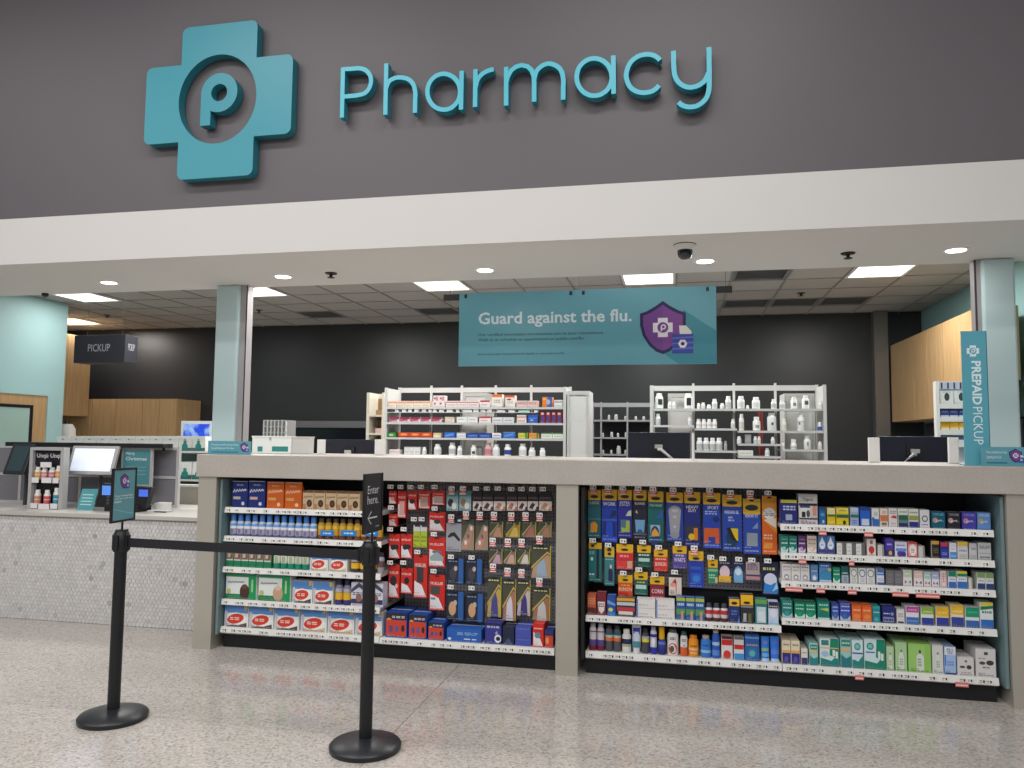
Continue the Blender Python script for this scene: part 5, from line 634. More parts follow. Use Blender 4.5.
black spray bottle with orange band on right pegboard's bottom shelf, right of two|lotion_bottle|bottle|bottle|-0.374|0.1|0.146|0.048|0.162|0.7|54565e|cap=30343c,.12;B.66,.86,1f6a6c;B.4,.54,e07038;B.54,.64,b8c0c0|black spray bottle with orange band on right pegboard's bottom shelf
white lotion bottle with navy label on right pegboard's bottom shelf|lotion_bottle|bottle|bottle|-0.314|0.1|0.146|0.057|0.145|0.7|eceae6|cap=e4e4e0,.2;B.35,.58,1f2c58;B.25,.33,b0b480|
white upright tube with blue upper half on bottom shelf|cream_tube|tube|tube|-0.25|0.1|0.146|0.056|0.173|0.7|dfe4f0|B.56,.9,3a44b0;B.44,.56,c8d0f0;B.2,.42,4a8a94;B.9,1,e8e8f4|
black bottle with thin yellow band on bottom shelf|lotion_bottle|bottle|bottle|-0.193|0.1|0.146|0.046|0.159|0.7|4a4c58|cap=26262c,.18;B.45,.58,e0d040;B.58,.7,b8b8bc|
purple and white slim bottle on bottom shelf|lotion_bottle|bottle|bottle|-0.142|0.1|0.146|0.041|0.171|0.7|d8d8e8|cap=b0b0c0,.12;B.62,.86,3c3a98;B0,.25,3038a0;E.5,.45,.2,.14,f0f0f4|
blue bottle with tall yellow cap|lotion_bottle|bottle|bottle|-0.09|0.1|0.146|0.045|0.174|0.7|2f3f9c|cap=f0b818,.45;B.36,.52,7080c0;B0,.2,2a2f80|
white waisted bottle with big orange circle|lotion_bottle|bottle|bottle|-0.021|0.1|0.146|0.07|0.159|0.7|f0eeec|cap=5a6068,.12;E.5,.27,.42,.22,e0522c;E.42,.26,.2,.12,4a5a58;L.25,.6,.75,.72,2,6a6a90|
white and orange bottle with green cap|lotion_bottle|bottle|bottle|0.048|0.1|0.146|0.044|0.153|0.7|eceae6|cap=2c5a50,.16;B0,.36,d8602c;P.1,.3,.9,.3,.5,.5,8a8a88;L.2,.58,.8,.7,2,6a6a90|
all orange lotion bottle|lotion_bottle|bottle|bottle|0.107|0.1|0.146|0.062|0.131|0.7|f59a1c|cap=e88a18,.14;B.3,.4,f8c090;L.15,.46,.85,.56,1,8a4a10;L.15,.12,.85,.24,1,f8d8a0|
bright blue lotion bottle with tan cap|lotion_bottle|bottle|bottle|0.184|0.1|0.146|0.063|0.135|0.7|3a84d8|cap=b8a898,.14;L.15,.5,.85,.62,1,1f4c98;B.22,.34,90c4f0|
tall blue spray bottle with cream cap|lotion_bottle|bottle|bottle|0.245|0.1|0.146|0.046|0.172|0.7|2c62c4|cap=d8c8a0,.1;B.46,.58,b0ccf0;B.1,.3,5a8ce0|
red and white box on right pegboard bottom shelf|foot_box|box|box|0.312|0.1|0.146|0.068|0.142|0.06|e4dcda|B.86,1,5a1c20;B.6,.84,d02c2c;E.5,.2,.36,.18,d83a34;R.05,.15,.15,.35,f8f8f8|
white box with red band and blue base|foot_box|box|box|0.384|0.1|0.146|0.06|0.141|0.06|e4e0e0|B.88,1,6a6468;B.46,.66,c83030;B0,.28,3a9ae0;P0,.28,.6,.28,.2,.4,e8e8f0|
wide blue box with round teal emblem|foot_box|box|box|0.463|0.1|0.146|0.086|0.159|0.06|2a64b4|E.5,.3,.36,.2,2a7c9c;E.5,.28,.22,.12,60b0c0;L.1,.55,.9,.66,1,c09898;B.85,.92,70a0e0;R.35,.92,.65,.95,1a3a70|
blue cream tube with green band|cream_tube|tube|tube|0.542|0.1|0.146|0.05|0.15|0.06|2f86e8|B.0,.14,bcd8f4;E.5,.75,.22,.08,b07ac0;B.42,.54,90b880;B.2,.34,70b0f0|
blue cream tube with violet spot|cream_tube|tube|tube|0.599|0.1|0.146|0.053|0.154|0.06|2f7ce8|B.0,.14,bcd8f4;E.5,.72,.24,.1,7a70c8;B.3,.5,5a80e0|
navy box with yellow top stripe on right shelving's top shelf|medicine_box|box|box|0.693|0.095|0.997|0.1|0.149|0.1|232c7a|B.88,1,d8d030;R.3,.16,.7,.4,b0b8d0;L.15,.55,.9,.78,2,c8d0f0|
tallest white and black box on right top shelf|medicine_box|box|box|0.807|0.095|0.997|0.111|0.187|0.1|dcd8d8|B.7,.98,dcd8d6;T Vapor,.2,.74,.8,.9,5a5a60;B.62,.7,222428;R.04,.2,.6,.62,f0eee8;R.05,.55,.6,.62,3a4a8a;R.15,.24,.35,.42,2a2a2c;E.5,.36,.1,.12,5a5a60;R.75,.3,.95,.62,e09a80;B.17,.22,4a4a50;L.1,.04,.9,.13,1,c8a8c8|
slim blue box on right shelving's top shelf|medicine_box|box|box|0.891|0.095|0.997|0.04|0.107|0.1|2a64a0|E.5,.6,.35,.1,60a0d0;E.6,.2,.2,.1,90d0e8;B.85,1,2a4a80|
narrow yellow and white box on right shelving's top shelf|medicine_box|box|box|0.942|0.095|0.997|0.048|0.106|0.1|e8c820|B.65,1,f0e8b0;B.5,.62,3a7a40;L.15,.1,.85,.3,1,f4e070|
wide yellow box with dark green band on right shelving's top shelf|medicine_box|box|box|1.007|0.095|0.997|0.071|0.109|0.1|ecd028|B.72,.98,f0e06a;L.2,.78,.85,.9,1,b0a020;B.44,.62,2a6a3a;E.65,.18,.14,.12,3a3a1a|
pale blue box with green band on right shelving's top shelf|medicine_box|box|box|1.076|0.095|0.997|0.048|0.112|0.1|a8bce0|B.78,1,c8d4ec;B.46,.62,2a7a58;L.15,.1,.85,.35,2,6a80c8|
bright blue box with white lower panel on right shelving's top shelf|medicine_box|box|box|1.137|0.095|0.997|0.058|0.114|0.1|2468d0|B.84,1,1f3f98;R.12,.06,.9,.4,d0dcf0;B.0,.06,2458a8|
white box with blue lower half on right shelving's top shelf|medicine_box|box|box|1.196|0.095|0.997|0.041|0.11|0.1|eeeeec|B0,.42,2a72c0;E.15,.42,.2,.1,2a72c0;L.3,.6,.8,.8,2,b0b0b0|
white and orange box on right shelving's top shelf|medicine_box|box|box|1.244|0.095|0.997|0.044|0.111|0.1|ece4de|B.3,.64,e0824a;R.15,.1,.85,.24,8a7060;L.3,.72,.8,.9,2,e0a080|
white box with red splash on right shelving's top shelf|medicine_box|box|box|1.295|0.095|0.997|0.048|0.113|0.1|ece8e6|P.2,.5,.95,.46,.95,.6,.5,.64,d83a30;L.1,.7,.9,.9,2,a0a0b0;L.2,.1,.8,.3,1,d8c0c0|
dark green banded white and navy box on right shelving's top shelf|medicine_box|box|box|1.352|0.095|0.997|0.057|0.113|0.1|e6e8e4|B.4,.66,2a6a50;B0,.24,28306c;B.24,.4,6a8a8a;L.1,.78,.9,.88,1,8aa08a|
pale olive banded white and navy box on right shelving's top shelf|medicine_box|box|box|1.411|0.095|0.997|0.055|0.113|0.1|e6e8e0|B.4,.64,a0a850;B0,.32,2c3090;L.1,.75,.9,.88,1,8aa08a|
tall white box with grey ring on right shelving's top shelf|medicine_box|box|box|1.473|0.095|0.997|0.052|0.109|0.1|e8e8ec|E.5,.52,.34,.18,4a5068;E.5,.52,.24,.12,e8e8ec;L.15,.14,.85,.24,1,6a70a0|
teal box with white swoosh on right shelving's top shelf|medicine_box|box|box|1.548|0.095|0.997|0.076|0.099|0.1|12607a|T TOPCARE,.1,.78,.9,.92,7ac0d0;E.25,.5,.2,.16,c0a090;W.3,.35,.75,.6,f0ece8;L.55,.4,.9,.5,1,60b0c8;B0,.06,0f4a60|
black box with white swoosh on right shelving's top shelf|medicine_box|box|box|1.632|0.095|0.997|0.072|0.1|0.1|22242e|T TOPCARE,.1,.78,.9,.92,a8a8b0;E.25,.5,.2,.16,d0a0a8;W.3,.35,.75,.6,f0ece8;L.55,.4,.9,.5,1,8a8a9a;B0,.06,18181e|
purple box with white swoosh on right shelving's top shelf|medicine_box|box|box|1.716|0.095|0.997|0.077|0.101|0.1|4a44b0|T TOPCARE,.1,.78,.9,.92,a89ce0;E.25,.5,.2,.16,c890a8;W.3,.35,.75,.6,f0ece8;L.55,.4,.9,.5,1,8a80d8;B0,.06,35308a|
light blue box with white swoosh on right shelving's top shelf|medicine_box|box|box|1.796|0.095|0.997|0.072|0.101|0.1|6a98d8|T TOPCARE,.1,.78,.9,.92,d0e4fa;E.25,.5,.2,.16,c8a890;W.3,.35,.75,.6,f0ece8;L.55,.4,.9,.5,1,90bcf0;B0,.06,3a70b8|
teal and white eye drop box on right shelving's second shelf, left of two|medicine_box|box|box|0.665|0.095|0.82|0.048|0.103|0.1|1a7468|P0,0,.9,0,1,.3,.6,.12,.3,.2,0,.35,d8ecec;L.1,.5,.9,.64,1,c8e4e0;L.1,.74,.9,.86,1,70b8a8;E.4,.25,.25,.12,9ad0c8|teal and white eye drop box on right shelving's second shelf
teal and white eye drop box on right shelving's second shelf, right of two|medicine_box|box|box|0.715|0.095|0.82|0.048|0.103|0.1|1a7468|P0,0,.9,0,1,.3,.6,.12,.3,.2,0,.35,d8ecec;L.1,.5,.9,.64,1,c8e4e0;L.1,.74,.9,.86,1,70b8a8;E.4,.25,.25,.12,9ad0c8|teal and white eye drop box on right shelving's second shelf
purple and white eye drop box on right shelving's second shelf|medicine_box|box|box|0.768|0.095|0.82|0.045|0.106|0.1|5a3068|P0,0,.9,0,1,.3,.6,.12,.3,.2,0,.35,e8d8ec;L.1,.5,.9,.64,1,d8c8e0;L.1,.74,.9,.86,1,a080b0;E.4,.25,.25,.12,c8a0d0|
beige eye drop box on right shelving's second shelf|medicine_box|box|box|0.826|0.095|0.82|0.055|0.108|0.1|d0bfb0|P0,0,.9,0,1,.3,.6,.12,.3,.2,0,.35,f0e8e0;L.1,.5,.9,.64,1,a08a88;L.1,.74,.9,.86,1,8a7a74;E.4,.25,.25,.12,e8d8c8|
blue box with large white droplet on right shelving's second shelf, left of two|medicine_box|box|box|0.886|0.095|0.82|0.048|0.111|0.1|4a78b8|E.5,.5,.4,.24,e8ecf4;P.2,.62,.5,.98,.8,.62,e8ecf4;B0,.26,4a3f80;L.3,.45,.7,.55,1,9098b0|blue box with large white droplet on right shelving's second shelf
blue box with large white droplet on right shelving's second shelf, right of two|medicine_box|box|box|0.935|0.095|0.82|0.048|0.111|0.1|4a78b8|E.5,.5,.4,.24,e8ecf4;P.2,.62,.5,.98,.8,.62,e8ecf4;B0,.26,4a3f80;L.3,.45,.7,.55,1,9098b0|blue box with large white droplet on right shelving's second shelf
small grey and white box on right shelving's second shelf, leftmost of three|medicine_box|box|box|0.996|0.095|0.82|0.052|0.071|0.1|b0aeac|R0,0,.6,1,e4e2de;R.6,0,1,1,6a6a6c;L.1,.2,.5,.8,2,c8c8c8|small grey and white box on right shelving's second shelf
small grey and white box on right shelving's second shelf, second of three|medicine_box|box|box|1.051|0.095|0.82|0.052|0.071|0.1|b0aeac|R0,0,.6,1,e4e2de;R.6,0,1,1,6a6a6c;L.1,.2,.5,.8,2,c8c8c8|small grey and white box on right shelving's second shelf
small grey and white box on right shelving's second shelf, rightmost of three|medicine_box|box|box|1.106|0.095|0.82|0.052|0.071|0.1|b0aeac|R0,0,.6,1,e4e2de;R.6,0,1,1,6a6a6c;L.1,.2,.5,.8,2,c8c8c8|small grey and white box on right shelving's second shelf
white box with red heart on right shelving's second shelf|medicine_box|box|box|1.169|0.095|0.82|0.05|0.102|0.1|e8dcd8|E.5,.36,.35,.22,c83838;P.15,.4,.85,.4,.5,.05,c83838;R.35,.7,.65,.9,8a6a60|
small pale grey box beside red heart box on right shelving's second shelf|medicine_box|box|box|1.223|0.095|0.82|0.036|0.068|0.1|d0cecb|R.7,0,1,1,8a8a8c|
purple box with black base on right shelving's second shelf|medicine_box|box|box|1.271|0.095|0.82|0.044|0.108|0.1|4a3ca8|B0,.34,3a2c30;E.6,.2,.25,.12,d8b08a;L.15,.6,.85,.75,1,c8b8f0|
white box with purple berries on right shelving's second shelf|medicine_box|box|box|1.336|0.095|0.82|0.068|0.09|0.1|dcdcf0|E.4,.22,.26,.22,5a3a98;E.7,.2,.22,.18,4a3090;R.05,.38,.95,.58,6a90d0;L.1,.7,.8,.84,1,7a7ac0|
white box with red oval outline on right shelving's second shelf|medicine_box|box|box|1.401|0.095|0.82|0.051|0.089|0.1|e89a98|E.5,.5,.4,.4,f0ecea;L.3,.3,.7,.6,3,b07078;B.9,1,d04040;B0,.08,d04848|
small pale grey box right of red oval box on right shelving's second shelf|medicine_box|box|box|1.45|0.095|0.82|0.034|0.07|0.1|c8c8c6|R.7,0,1,1,909092|
black box with gold top on right shelving's second shelf|medicine_box|box|box|1.524|0.095|0.82|0.048|0.103|0.1|26241e|B.8,1,d8a838;R0,0,.12,1,9a9aa0;L.3,.3,.9,.6,3,7a6a3a;B0,.1,7a6040|
navy box with red top on right shelving's second shelf|medicine_box|box|box|1.575|0.095|0.82|0.042|0.096|0.1|2c3ca0|B.76,1,d83848;B.6,.72,2a2a80;L.1,.2,.9,.4,2,8a98e0|
white box with sky blue base on right shelving's second shelf|medicine_box|box|box|1.623|0.095|0.82|0.039|0.095|0.1|e4e2ea|B0,.44,4a94d8;L.2,.56,.8,.66,1,c8a0a0;L.1,.12,.9,.24,1,c0e0f4|
grey white box with yellow top on right shelving's second shelf|medicine_box|box|box|1.676|0.095|0.82|0.055|0.103|0.1|d8d6d2|B.78,1,e8c030;L.1,.4,.9,.6,1,9098c8;L.1,.1,.9,.3,2,b0aeaa|
plain light grey box on right shelving's second shelf|medicine_box|box|box|1.732|0.095|0.82|0.041|0.096|0.1|c8c8ca|R.2,.6,.9,.72,9a9ca8;L.1,.1,.9,.3,2,a8a8a8|
wide light grey box with dark lettering on right shelving's second shelf|medicine_box|box|box|1.794|0.095|0.82|0.07|0.101|0.1|c6c6c8|T RELIEF,.1,.66,.92,.84,7a8088;L.1,.1,.9,.24,1,6a6a6c;B.38,.42,a8a0a4|
white eye care box with grey rings on right shelving's middle shelf, leftmost of three|medicine_box|box|box|0.674|0.095|0.648|0.052|0.102|0.1|e4e0de|L.1,.78,.9,.9,1,8a8a98;L.1,.6,.9,.7,1,b8b0a8;E.5,.24,.32,.16,9a9aa8;E.5,.22,.18,.08,f0f0f0;L.6,.04,.95,.1,1,9a8a80|white eye care box with grey rings on right shelving's middle shelf
white eye care box with grey rings on right shelving's middle shelf, second of three|medicine_box|box|box|0.729|0.095|0.648|0.052|0.102|0.1|e4e0de|L.1,.78,.9,.9,1,8a8a98;L.1,.6,.9,.7,1,b8b0a8;E.5,.24,.32,.16,9a9aa8;E.5,.22,.18,.08,f0f0f0;L.6,.04,.95,.1,1,9a8a80|white eye care box with grey rings on right shelving's middle shelf
white eye care box with grey rings on right shelving's middle shelf, rightmost of three|medicine_box|box|box|0.783|0.095|0.648|0.052|0.102|0.1|e4e0de|L.1,.78,.9,.9,1,8a8a98;L.1,.6,.9,.7,1,b8b0a8;E.5,.24,.32,.16,9a9aa8;E.5,.22,.18,.08,f0f0f0;L.6,.04,.95,.1,1,9a8a80|white eye care box with grey rings on right shelving's middle shelf
blue and white eye care box, narrower on right shelving's middle shelf|medicine_box|box|box|0.837|0.095|0.648|0.043|0.103|0.1|5a8cc0|L.1,.78,.9,.9,1,8a8a98;L.1,.6,.9,.7,1,e0e8f4;E.5,.24,.32,.16,c8d4e4;E.5,.22,.18,.08,f0f0f0;L.6,.04,.95,.1,1,9a8a80|
wide blue box with blue green wave on right shelving's middle shelf|medicine_box|box|box|0.901|0.095|0.648|0.07|0.116|0.1|5a94c8|B.78,1,2a5aa8;L.1,.82,.8,.92,1,c8dcf4;P0,.3,.5,.1,1,.2,1,.6,.5,.66,0,.5,3a8ab8;R.7,.6,1,.75,c8c070;B0,.12,d8e0ea|
green box with white lower corner on right shelving's middle shelf|medicine_box|box|box|0.966|0.095|0.648|0.043|0.093|0.1|128a6a|P0,0,.9,0,1,.3,.6,.12,.3,.2,0,.35,e4f0ec;L.1,.5,.9,.64,1,c8ecdc;L.1,.74,.9,.86,1,90d0b8;E.4,.25,.25,.12,0f9a70|
dark teal box with grey lower half on right shelving's middle shelf|medicine_box|box|box|1.014|0.095|0.648|0.043|0.102|0.1|24585c|B0,.48,a8b0bc;R.3,.1,.8,.4,8a94a8;L.1,.55,.9,.66,1,d8e8e4|
white box with green ring, middle shelf of right shelving|medicine_box|box|box|1.065|0.095|0.648|0.042|0.095|0.1|e6e6e2|E.5,.68,.44,.24,7a9a84;E.5,.68,.34,.18,eef0ec;L.2,.1,.8,.4,3,c0c0ba|
white box with blue ring, middle shelf of right shelving|medicine_box|box|box|1.113|0.095|0.648|0.043|0.095|0.1|e6e6e6|E.5,.68,.44,.24,4a5490;E.5,.68,.34,.18,eeeef2;L.2,.1,.8,.4,3,c0c0c4|
white box with slate ring, middle shelf of right shelving|medicine_box|box|box|1.161|0.095|0.648|0.045|0.096|0.1|e4e4e4|E.5,.68,.44,.24,5a6a7c;E.5,.68,.34,.18,eef0f0;L.2,.1,.8,.4,3,c0c0c0|
blue topped white box on right shelving's middle shelf|medicine_box|box|box|1.216|0.095|0.648|0.041|0.096|0.1|dfe4f0|B.6,1,4a74c0;L.1,.66,.9,.8,1,e0eaf8;B0,.16,4a5aa0;L.1,.24,.9,.44,2,a8b8d8|
plain dark grey box on right shelving's middle shelf, left of two|medicine_box|box|box|1.27|0.095|0.648|0.045|0.09|0.1|77757a|L.15,.65,.85,.8,2,98969a;B0,.12,5a585c;L.2,.15,.8,.5,2,8a888c|plain dark grey box on right shelving's middle shelf
plain dark grey box on right shelving's middle shelf, right of two|medicine_box|box|box|1.317|0.095|0.648|0.045|0.09|0.1|77757a|L.15,.65,.85,.8,2,98969a;B0,.12,5a585c;L.2,.15,.8,.5,2,8a888c|plain dark grey box on right shelving's middle shelf
pale green topped box with red bow on right shelving's middle shelf|medicine_box|box|box|1.368|0.095|0.648|0.05|0.096|0.1|e6e4e2|P.15,.15,.45,.25,.15,.38,d83a58;P.85,.15,.55,.25,.85,.38,3aa0a8;B.55,1,c8d8b8;L.15,.7,.85,.85,1,f0f0ec|
pink topped box with red bow on right shelving's middle shelf|medicine_box|box|box|1.429|0.095|0.648|0.049|0.093|0.1|e6e2e2|P.15,.15,.45,.25,.15,.38,d83a58;P.85,.15,.55,.25,.85,.38,4a6a8a;B.55,1,ecc8c0;L.15,.7,.85,.85,1,f0f0ec|
pale teal topped box with red bow on right shelving's middle shelf|medicine_box|box|box|1.478|0.095|0.648|0.039|0.09|0.1|e6e4e4|P.15,.15,.45,.25,.15,.38,d83a58;P.85,.15,.55,.25,.85,.38,5a5a78;B.55,1,a8d4cc;L.15,.7,.85,.85,1,f0f0ec|
periwinkle topped box with red bow on right shelving's middle shelf|medicine_box|box|box|1.522|0.095|0.648|0.04|0.091|0.1|e6e4e8|P.15,.15,.45,.25,.15,.38,d83a58;P.85,.15,.55,.25,.85,.38,5a5a88;B.55,1,a8b4e0;L.15,.7,.85,.85,1,f0f0ec|
slim white box with red outline on right shelving's middle shelf|medicine_box|box|box|1.566|0.095|0.648|0.036|0.099|0.1|ecdcdc|R.08,.04,.92,.06,d06a70;R.08,.04,.16,.96,e09a9c;R.84,.04,.92,.96,e09a9c;L.35,.3,.65,.9,4,c87a80|
green topped white and blue box on right shelving's middle shelf|medicine_box|box|box|1.613|0.095|0.648|0.043|0.098|0.1|e0e4ea|B.7,1,128a6a;B0,.38,3a6ac0;L.15,.46,.85,.6,1,a8b0c0|
yellow and green topped white and blue box on right shelving's middle shelf|medicine_box|box|box|1.667|0.095|0.648|0.056|0.101|0.1|e4e8ec|B.86,1,ecd838;B.7,.86,128a5a;B0,.4,3472c4;L.15,.48,.85,.6,1,a8b0c0|
tiny white box on right shelving's middle shelf|medicine_box|box|box|1.714|0.095|0.648|0.022|0.065|0.1|d8d4d2|R.7,0,1,1,8a8684|
olive topped white and navy box on right shelving's middle shelf, left of two|medicine_box|box|box|1.77|0.095|0.648|0.044|0.098|0.1|e0e4dc|B.7,1,8aa86a;B0,.36,34407c;L.15,.44,.85,.6,1,b0b8c0|olive topped white and navy box on right shelving's middle shelf
olive topped white and navy box on right shelving's middle shelf, right of two|medicine_box|box|box|1.816|0.095|0.648|0.044|0.098|0.1|e0e4dc|B.7,1,8aa86a;B0,.36,34407c;L.15,.44,.85,.6,1,b0b8c0|olive topped white and navy box on right shelving's middle shelf
teal grey eye drop box, leftmost on right shelving's fourth shelf|medicine_box|box|box|0.675|0.095|0.423|0.062|0.105|0.1|1f7f78|B.9,1,3a8a84;L.1,.74,.9,.86,1,b0dcd6;L.1,.52,.9,.62,1,d8ecea;P0,0,1,0,1,.3,.7,.12,.3,.1,0,.3,b8d0d4;E.45,.26,.25,.14,3a98a0|
green and white eye drop box on right shelving's fourth shelf, left of two|medicine_box|box|box|0.748|0.095|0.423|0.06|0.101|0.1|0f8a68|B.9,1,1a6a54;L.1,.74,.9,.86,1,b0e4d0;L.1,.52,.9,.62,1,d8f0e6;P0,0,1,0,1,.3,.7,.12,.3,.1,0,.3,e0eeea;E.45,.26,.25,.14,12a070|green and white eye drop box on right shelving's fourth shelf
green and white eye drop box on right shelving's fourth shelf, right of two|medicine_box|box|box|0.811|0.095|0.423|0.06|0.101|0.1|0f8a68|B.9,1,1a6a54;L.1,.74,.9,.86,1,b0e4d0;L.1,.52,.9,.62,1,d8f0e6;P0,0,1,0,1,.3,.7,.12,.3,.1,0,.3,e0eeea;E.45,.26,.25,.14,12a070|green and white eye drop box on right shelving's fourth shelf
wide green box with yellow arc on right shelving's fourth shelf|medicine_box|box|box|0.887|0.095|0.423|0.068|0.114|0.1|128a74|B.9,1,0f6a58;L.1,.7,.9,.84,1,b0e4d8;P.1,.55,.9,.62,.95,.5,.9,.44,c8c860;E.45,.26,.4,.2,0f7a70;B0,.1,e0eeea|
narrow blue and white eye drop box on right shelving's fourth shelf|medicine_box|box|box|0.954|0.095|0.423|0.04|0.098|0.1|3a58b0|B.9,1,3a4a90;L.1,.74,.9,.86,1,b8c4ec;L.1,.52,.9,.62,1,d8dff4;P0,0,1,0,1,.3,.7,.12,.3,.1,0,.3,c0c8dc;E.45,.26,.25,.14,5a80b0|
wide blue and white eye drop box on right shelving's fourth shelf|medicine_box|box|box|1.011|0.095|0.423|0.061|0.107|0.1|3a50b8|B.9,1,6a6a98;L.1,.74,.9,.86,1,b8c4ec;L.1,.52,.9,.62,1,e0e4f4;P0,0,1,0,1,.3,.7,.12,.3,.1,0,.3,c0c8d8;E.45,.26,.25,.14,3a70b0|
orange box with pale lines on right shelving's fourth shelf, left of two|medicine_box|box|box|1.077|0.095|0.423|0.055|0.1|0.1|e86a28|L.1,.6,.9,.75,1,f8c098;E.5,.3,.4,.14,f08a50;L.1,.06,.9,.16,1,c8a878;B.92,1,d8582a|orange box with pale lines on right shelving's fourth shelf
orange box with pale lines on right shelving's fourth shelf, right of two|medicine_box|box|box|1.135|0.095|0.423|0.055|0.1|0.1|e86a28|L.1,.6,.9,.75,1,f8c098;E.5,.3,.4,.14,f08a50;L.1,.06,.9,.16,1,c8a878;B.92,1,d8582a|orange box with pale lines on right shelving's fourth shelf
slim teal box right of orange boxes on right shelving's fourth shelf|medicine_box|box|box|1.188|0.095|0.423|0.043|0.098|0.1|1f8a94|B.84,1,2aa0a0;L.1,.55,.9,.68,1,b0e0e4;E.5,.2,.35,.12,50b0bc|
wide navy box with pale lettering on right shelving's fourth shelf|medicine_box|box|box|1.256|0.095|0.423|0.071|0.1|0.1|232a74|L.1,.5,.6,.62,1,d8d8f0;E.8,.55,.14,.1,8a90d0;R.05,.06,.95,.36,8a90b0;L.1,.1,.9,.3,1,30387c|
small white box with black foot on right shelving's fourth shelf|medicine_box|box|box|1.324|0.095|0.423|0.043|0.086|0.1|e0dcdc|R.1,.04,.9,.16,3a3030;L.15,.45,.85,.75,2,a8a0a8|
magenta topped white and blue box on right shelving's fourth shelf|medicine_box|box|box|1.389|0.095|0.423|0.071|0.107|0.1|e8e4ea|B.66,.98,c050a0;L.15,.74,.85,.86,1,e8b0d8;B0,.4,4474c0;L.1,.14,.9,.24,1,90b0e0|
lime topped white and navy box on right shelving's fourth shelf|medicine_box|box|box|1.472|0.095|0.423|0.069|0.104|0.1|e4eadc|B.62,1,98bc48;L.15,.7,.85,.82,1,d8e8b0;B0,.42,3440a0|
yellow topped navy box, left of two on fourth shelf|medicine_box|box|box|1.554|0.095|0.423|0.07|0.112|0.1|ece2c0|B.5,1,f0bc28;L.15,.64,.85,.76,1,f8e4a0;B0,.44,3440a0|
taller yellow topped navy box, right of two|medicine_box|box|box|1.635|0.095|0.423|0.07|0.128|0.1|ece2c8|B.56,1,f0c038;L.15,.64,.85,.76,1,f8e8b0;B0,.44,34489c|
green topped white and blue box on right shelving's fourth shelf|medicine_box|box|box|1.716|0.095|0.423|0.075|0.117|0.1|e6eaea|B.52,1,159a70;L.15,.7,.85,.82,1,60c0a0;B0,.36,3a68b4|
tallest yellow green white and blue box on right shelving's fourth shelf|medicine_box|box|box|1.794|0.095|0.423|0.07|0.15|0.1|e8ecec|B.88,1,f0d838;P0,.7,1,.78,1,.88,0,.84,148a50;L.1,.56,.9,.7,1,6a8a98;B0,.34,2f70c0|
white and gold box with navy base on right shelving's bottom shelf, left of two|medicine_box|box|box|0.665|0.095|0.145|0.051|0.139|0.2|ecdcc0|B0,.46,2c2c8c;B.46,.58,e8b050;L.15,.76,.85,.88,1,8a7a70;E.5,.2,.25,.12,5a5ab0|white and gold box with navy base on right shelving's bottom shelf
white and gold box with navy base on right shelving's bottom shelf, right of two|medicine_box|box|box|0.719|0.095|0.145|0.051|0.139|0.2|ecdcc0|B0,.46,2c2c8c;B.46,.58,e8b050;L.15,.76,.85,.88,1,8a7a70;E.5,.2,.25,.12,5a5ab0|white and gold box with navy base on right shelving's bottom shelf
short white box with navy base on right shelving's bottom shelf|medicine_box|box|box|0.771|0.095|0.145|0.038|0.094|0.2|e8e2d8|B0,.44,3c3c80;L.15,.7,.85,.82,1,a09080|
narrow pale teal box on right shelving's bottom shelf|medicine_box|box|box|0.825|0.095|0.145|0.049|0.131|0.2|a8d4d0|P0,0,1,0,1,.4,.5,.3,0,.45,2a8a90;B.56,.66,e8b878;R.06,.72,.94,.94,2f8a7a;L.15,.78,.85,.88,1,c8e4d8|
big teal lens solution twin box, leftmost on bottom shelf|medicine_box|box|box|0.916|0.095|0.145|0.11|0.165|0.2|dcebea|P0,0,1,0,1,.5,.6,.2,0,.3,168a84;P.5,.4,1,.3,1,1,.55,1,0f8a68;B.64,.68,e8b078;R.06,.76,.46,.94,3a8078;R.66,.38,.8,.6,e0ece0;R.82,.3,.95,.55,e0ece0;E.25,.45,.2,.1,a8c8e0|
slim teal lens solution box on right shelving's bottom shelf|medicine_box|box|box|1.01|0.095|0.145|0.06|0.174|0.2|a0ccc8|P0,0,1,0,1,.4,.5,.3,0,.45,208088;B.56,.66,e8b878;R.06,.72,.94,.94,2f8a7a;L.15,.78,.85,.88,1,c8e4d8|
slim teal box with round emblem on right shelving's bottom shelf|medicine_box|box|box|1.076|0.095|0.145|0.063|0.168|0.2|d4eaec|E.5,.76,.3,.13,2a7a7c;E.5,.76,.22,.09,7ac8bc;B.5,.55,4a52b0;P0,0,1,0,1,.45,.6,.26,0,.3,1f8a84;E.5,.34,.2,.1,d0e4f0|
big teal lens solution twin box with round emblem|medicine_box|box|box|1.173|0.095|0.145|0.116|0.177|0.2|d4eaec|E.28,.76,.18,.12,2a7a7c;E.28,.76,.13,.08,7ac8bc;R.05,.54,.5,.58,4a52b0;P.55,.4,1,.3,1,1,.6,1,0f8a70;P0,0,1,0,1,.5,.6,.2,0,.28,0f8a6c;R.66,.34,.78,.6,e0ece0;R.8,.3,.93,.54,e0ece0|
small pale green bottle box on right shelving's bottom shelf|medicine_box|box|box|1.26|0.095|0.145|0.041|0.14|0.2|b8d4a8|P.25,.06,.75,.06,.75,.5,.6,.66,.4,.66,.25,.5,dfe6dc;R.42,.66,.58,.74,6a7a6a;L.35,.2,.65,.45,3,9aa89a|
taller pale green bottle box on right shelving's bottom shelf|medicine_box|box|box|1.321|0.095|0.145|0.064|0.169|0.2|b0d49c|P.25,.06,.75,.06,.75,.5,.6,.66,.4,.66,.25,.5,dfe6dc;R.42,.66,.58,.74,6a7a6a;L.35,.2,.65,.45,3,9aa89a|
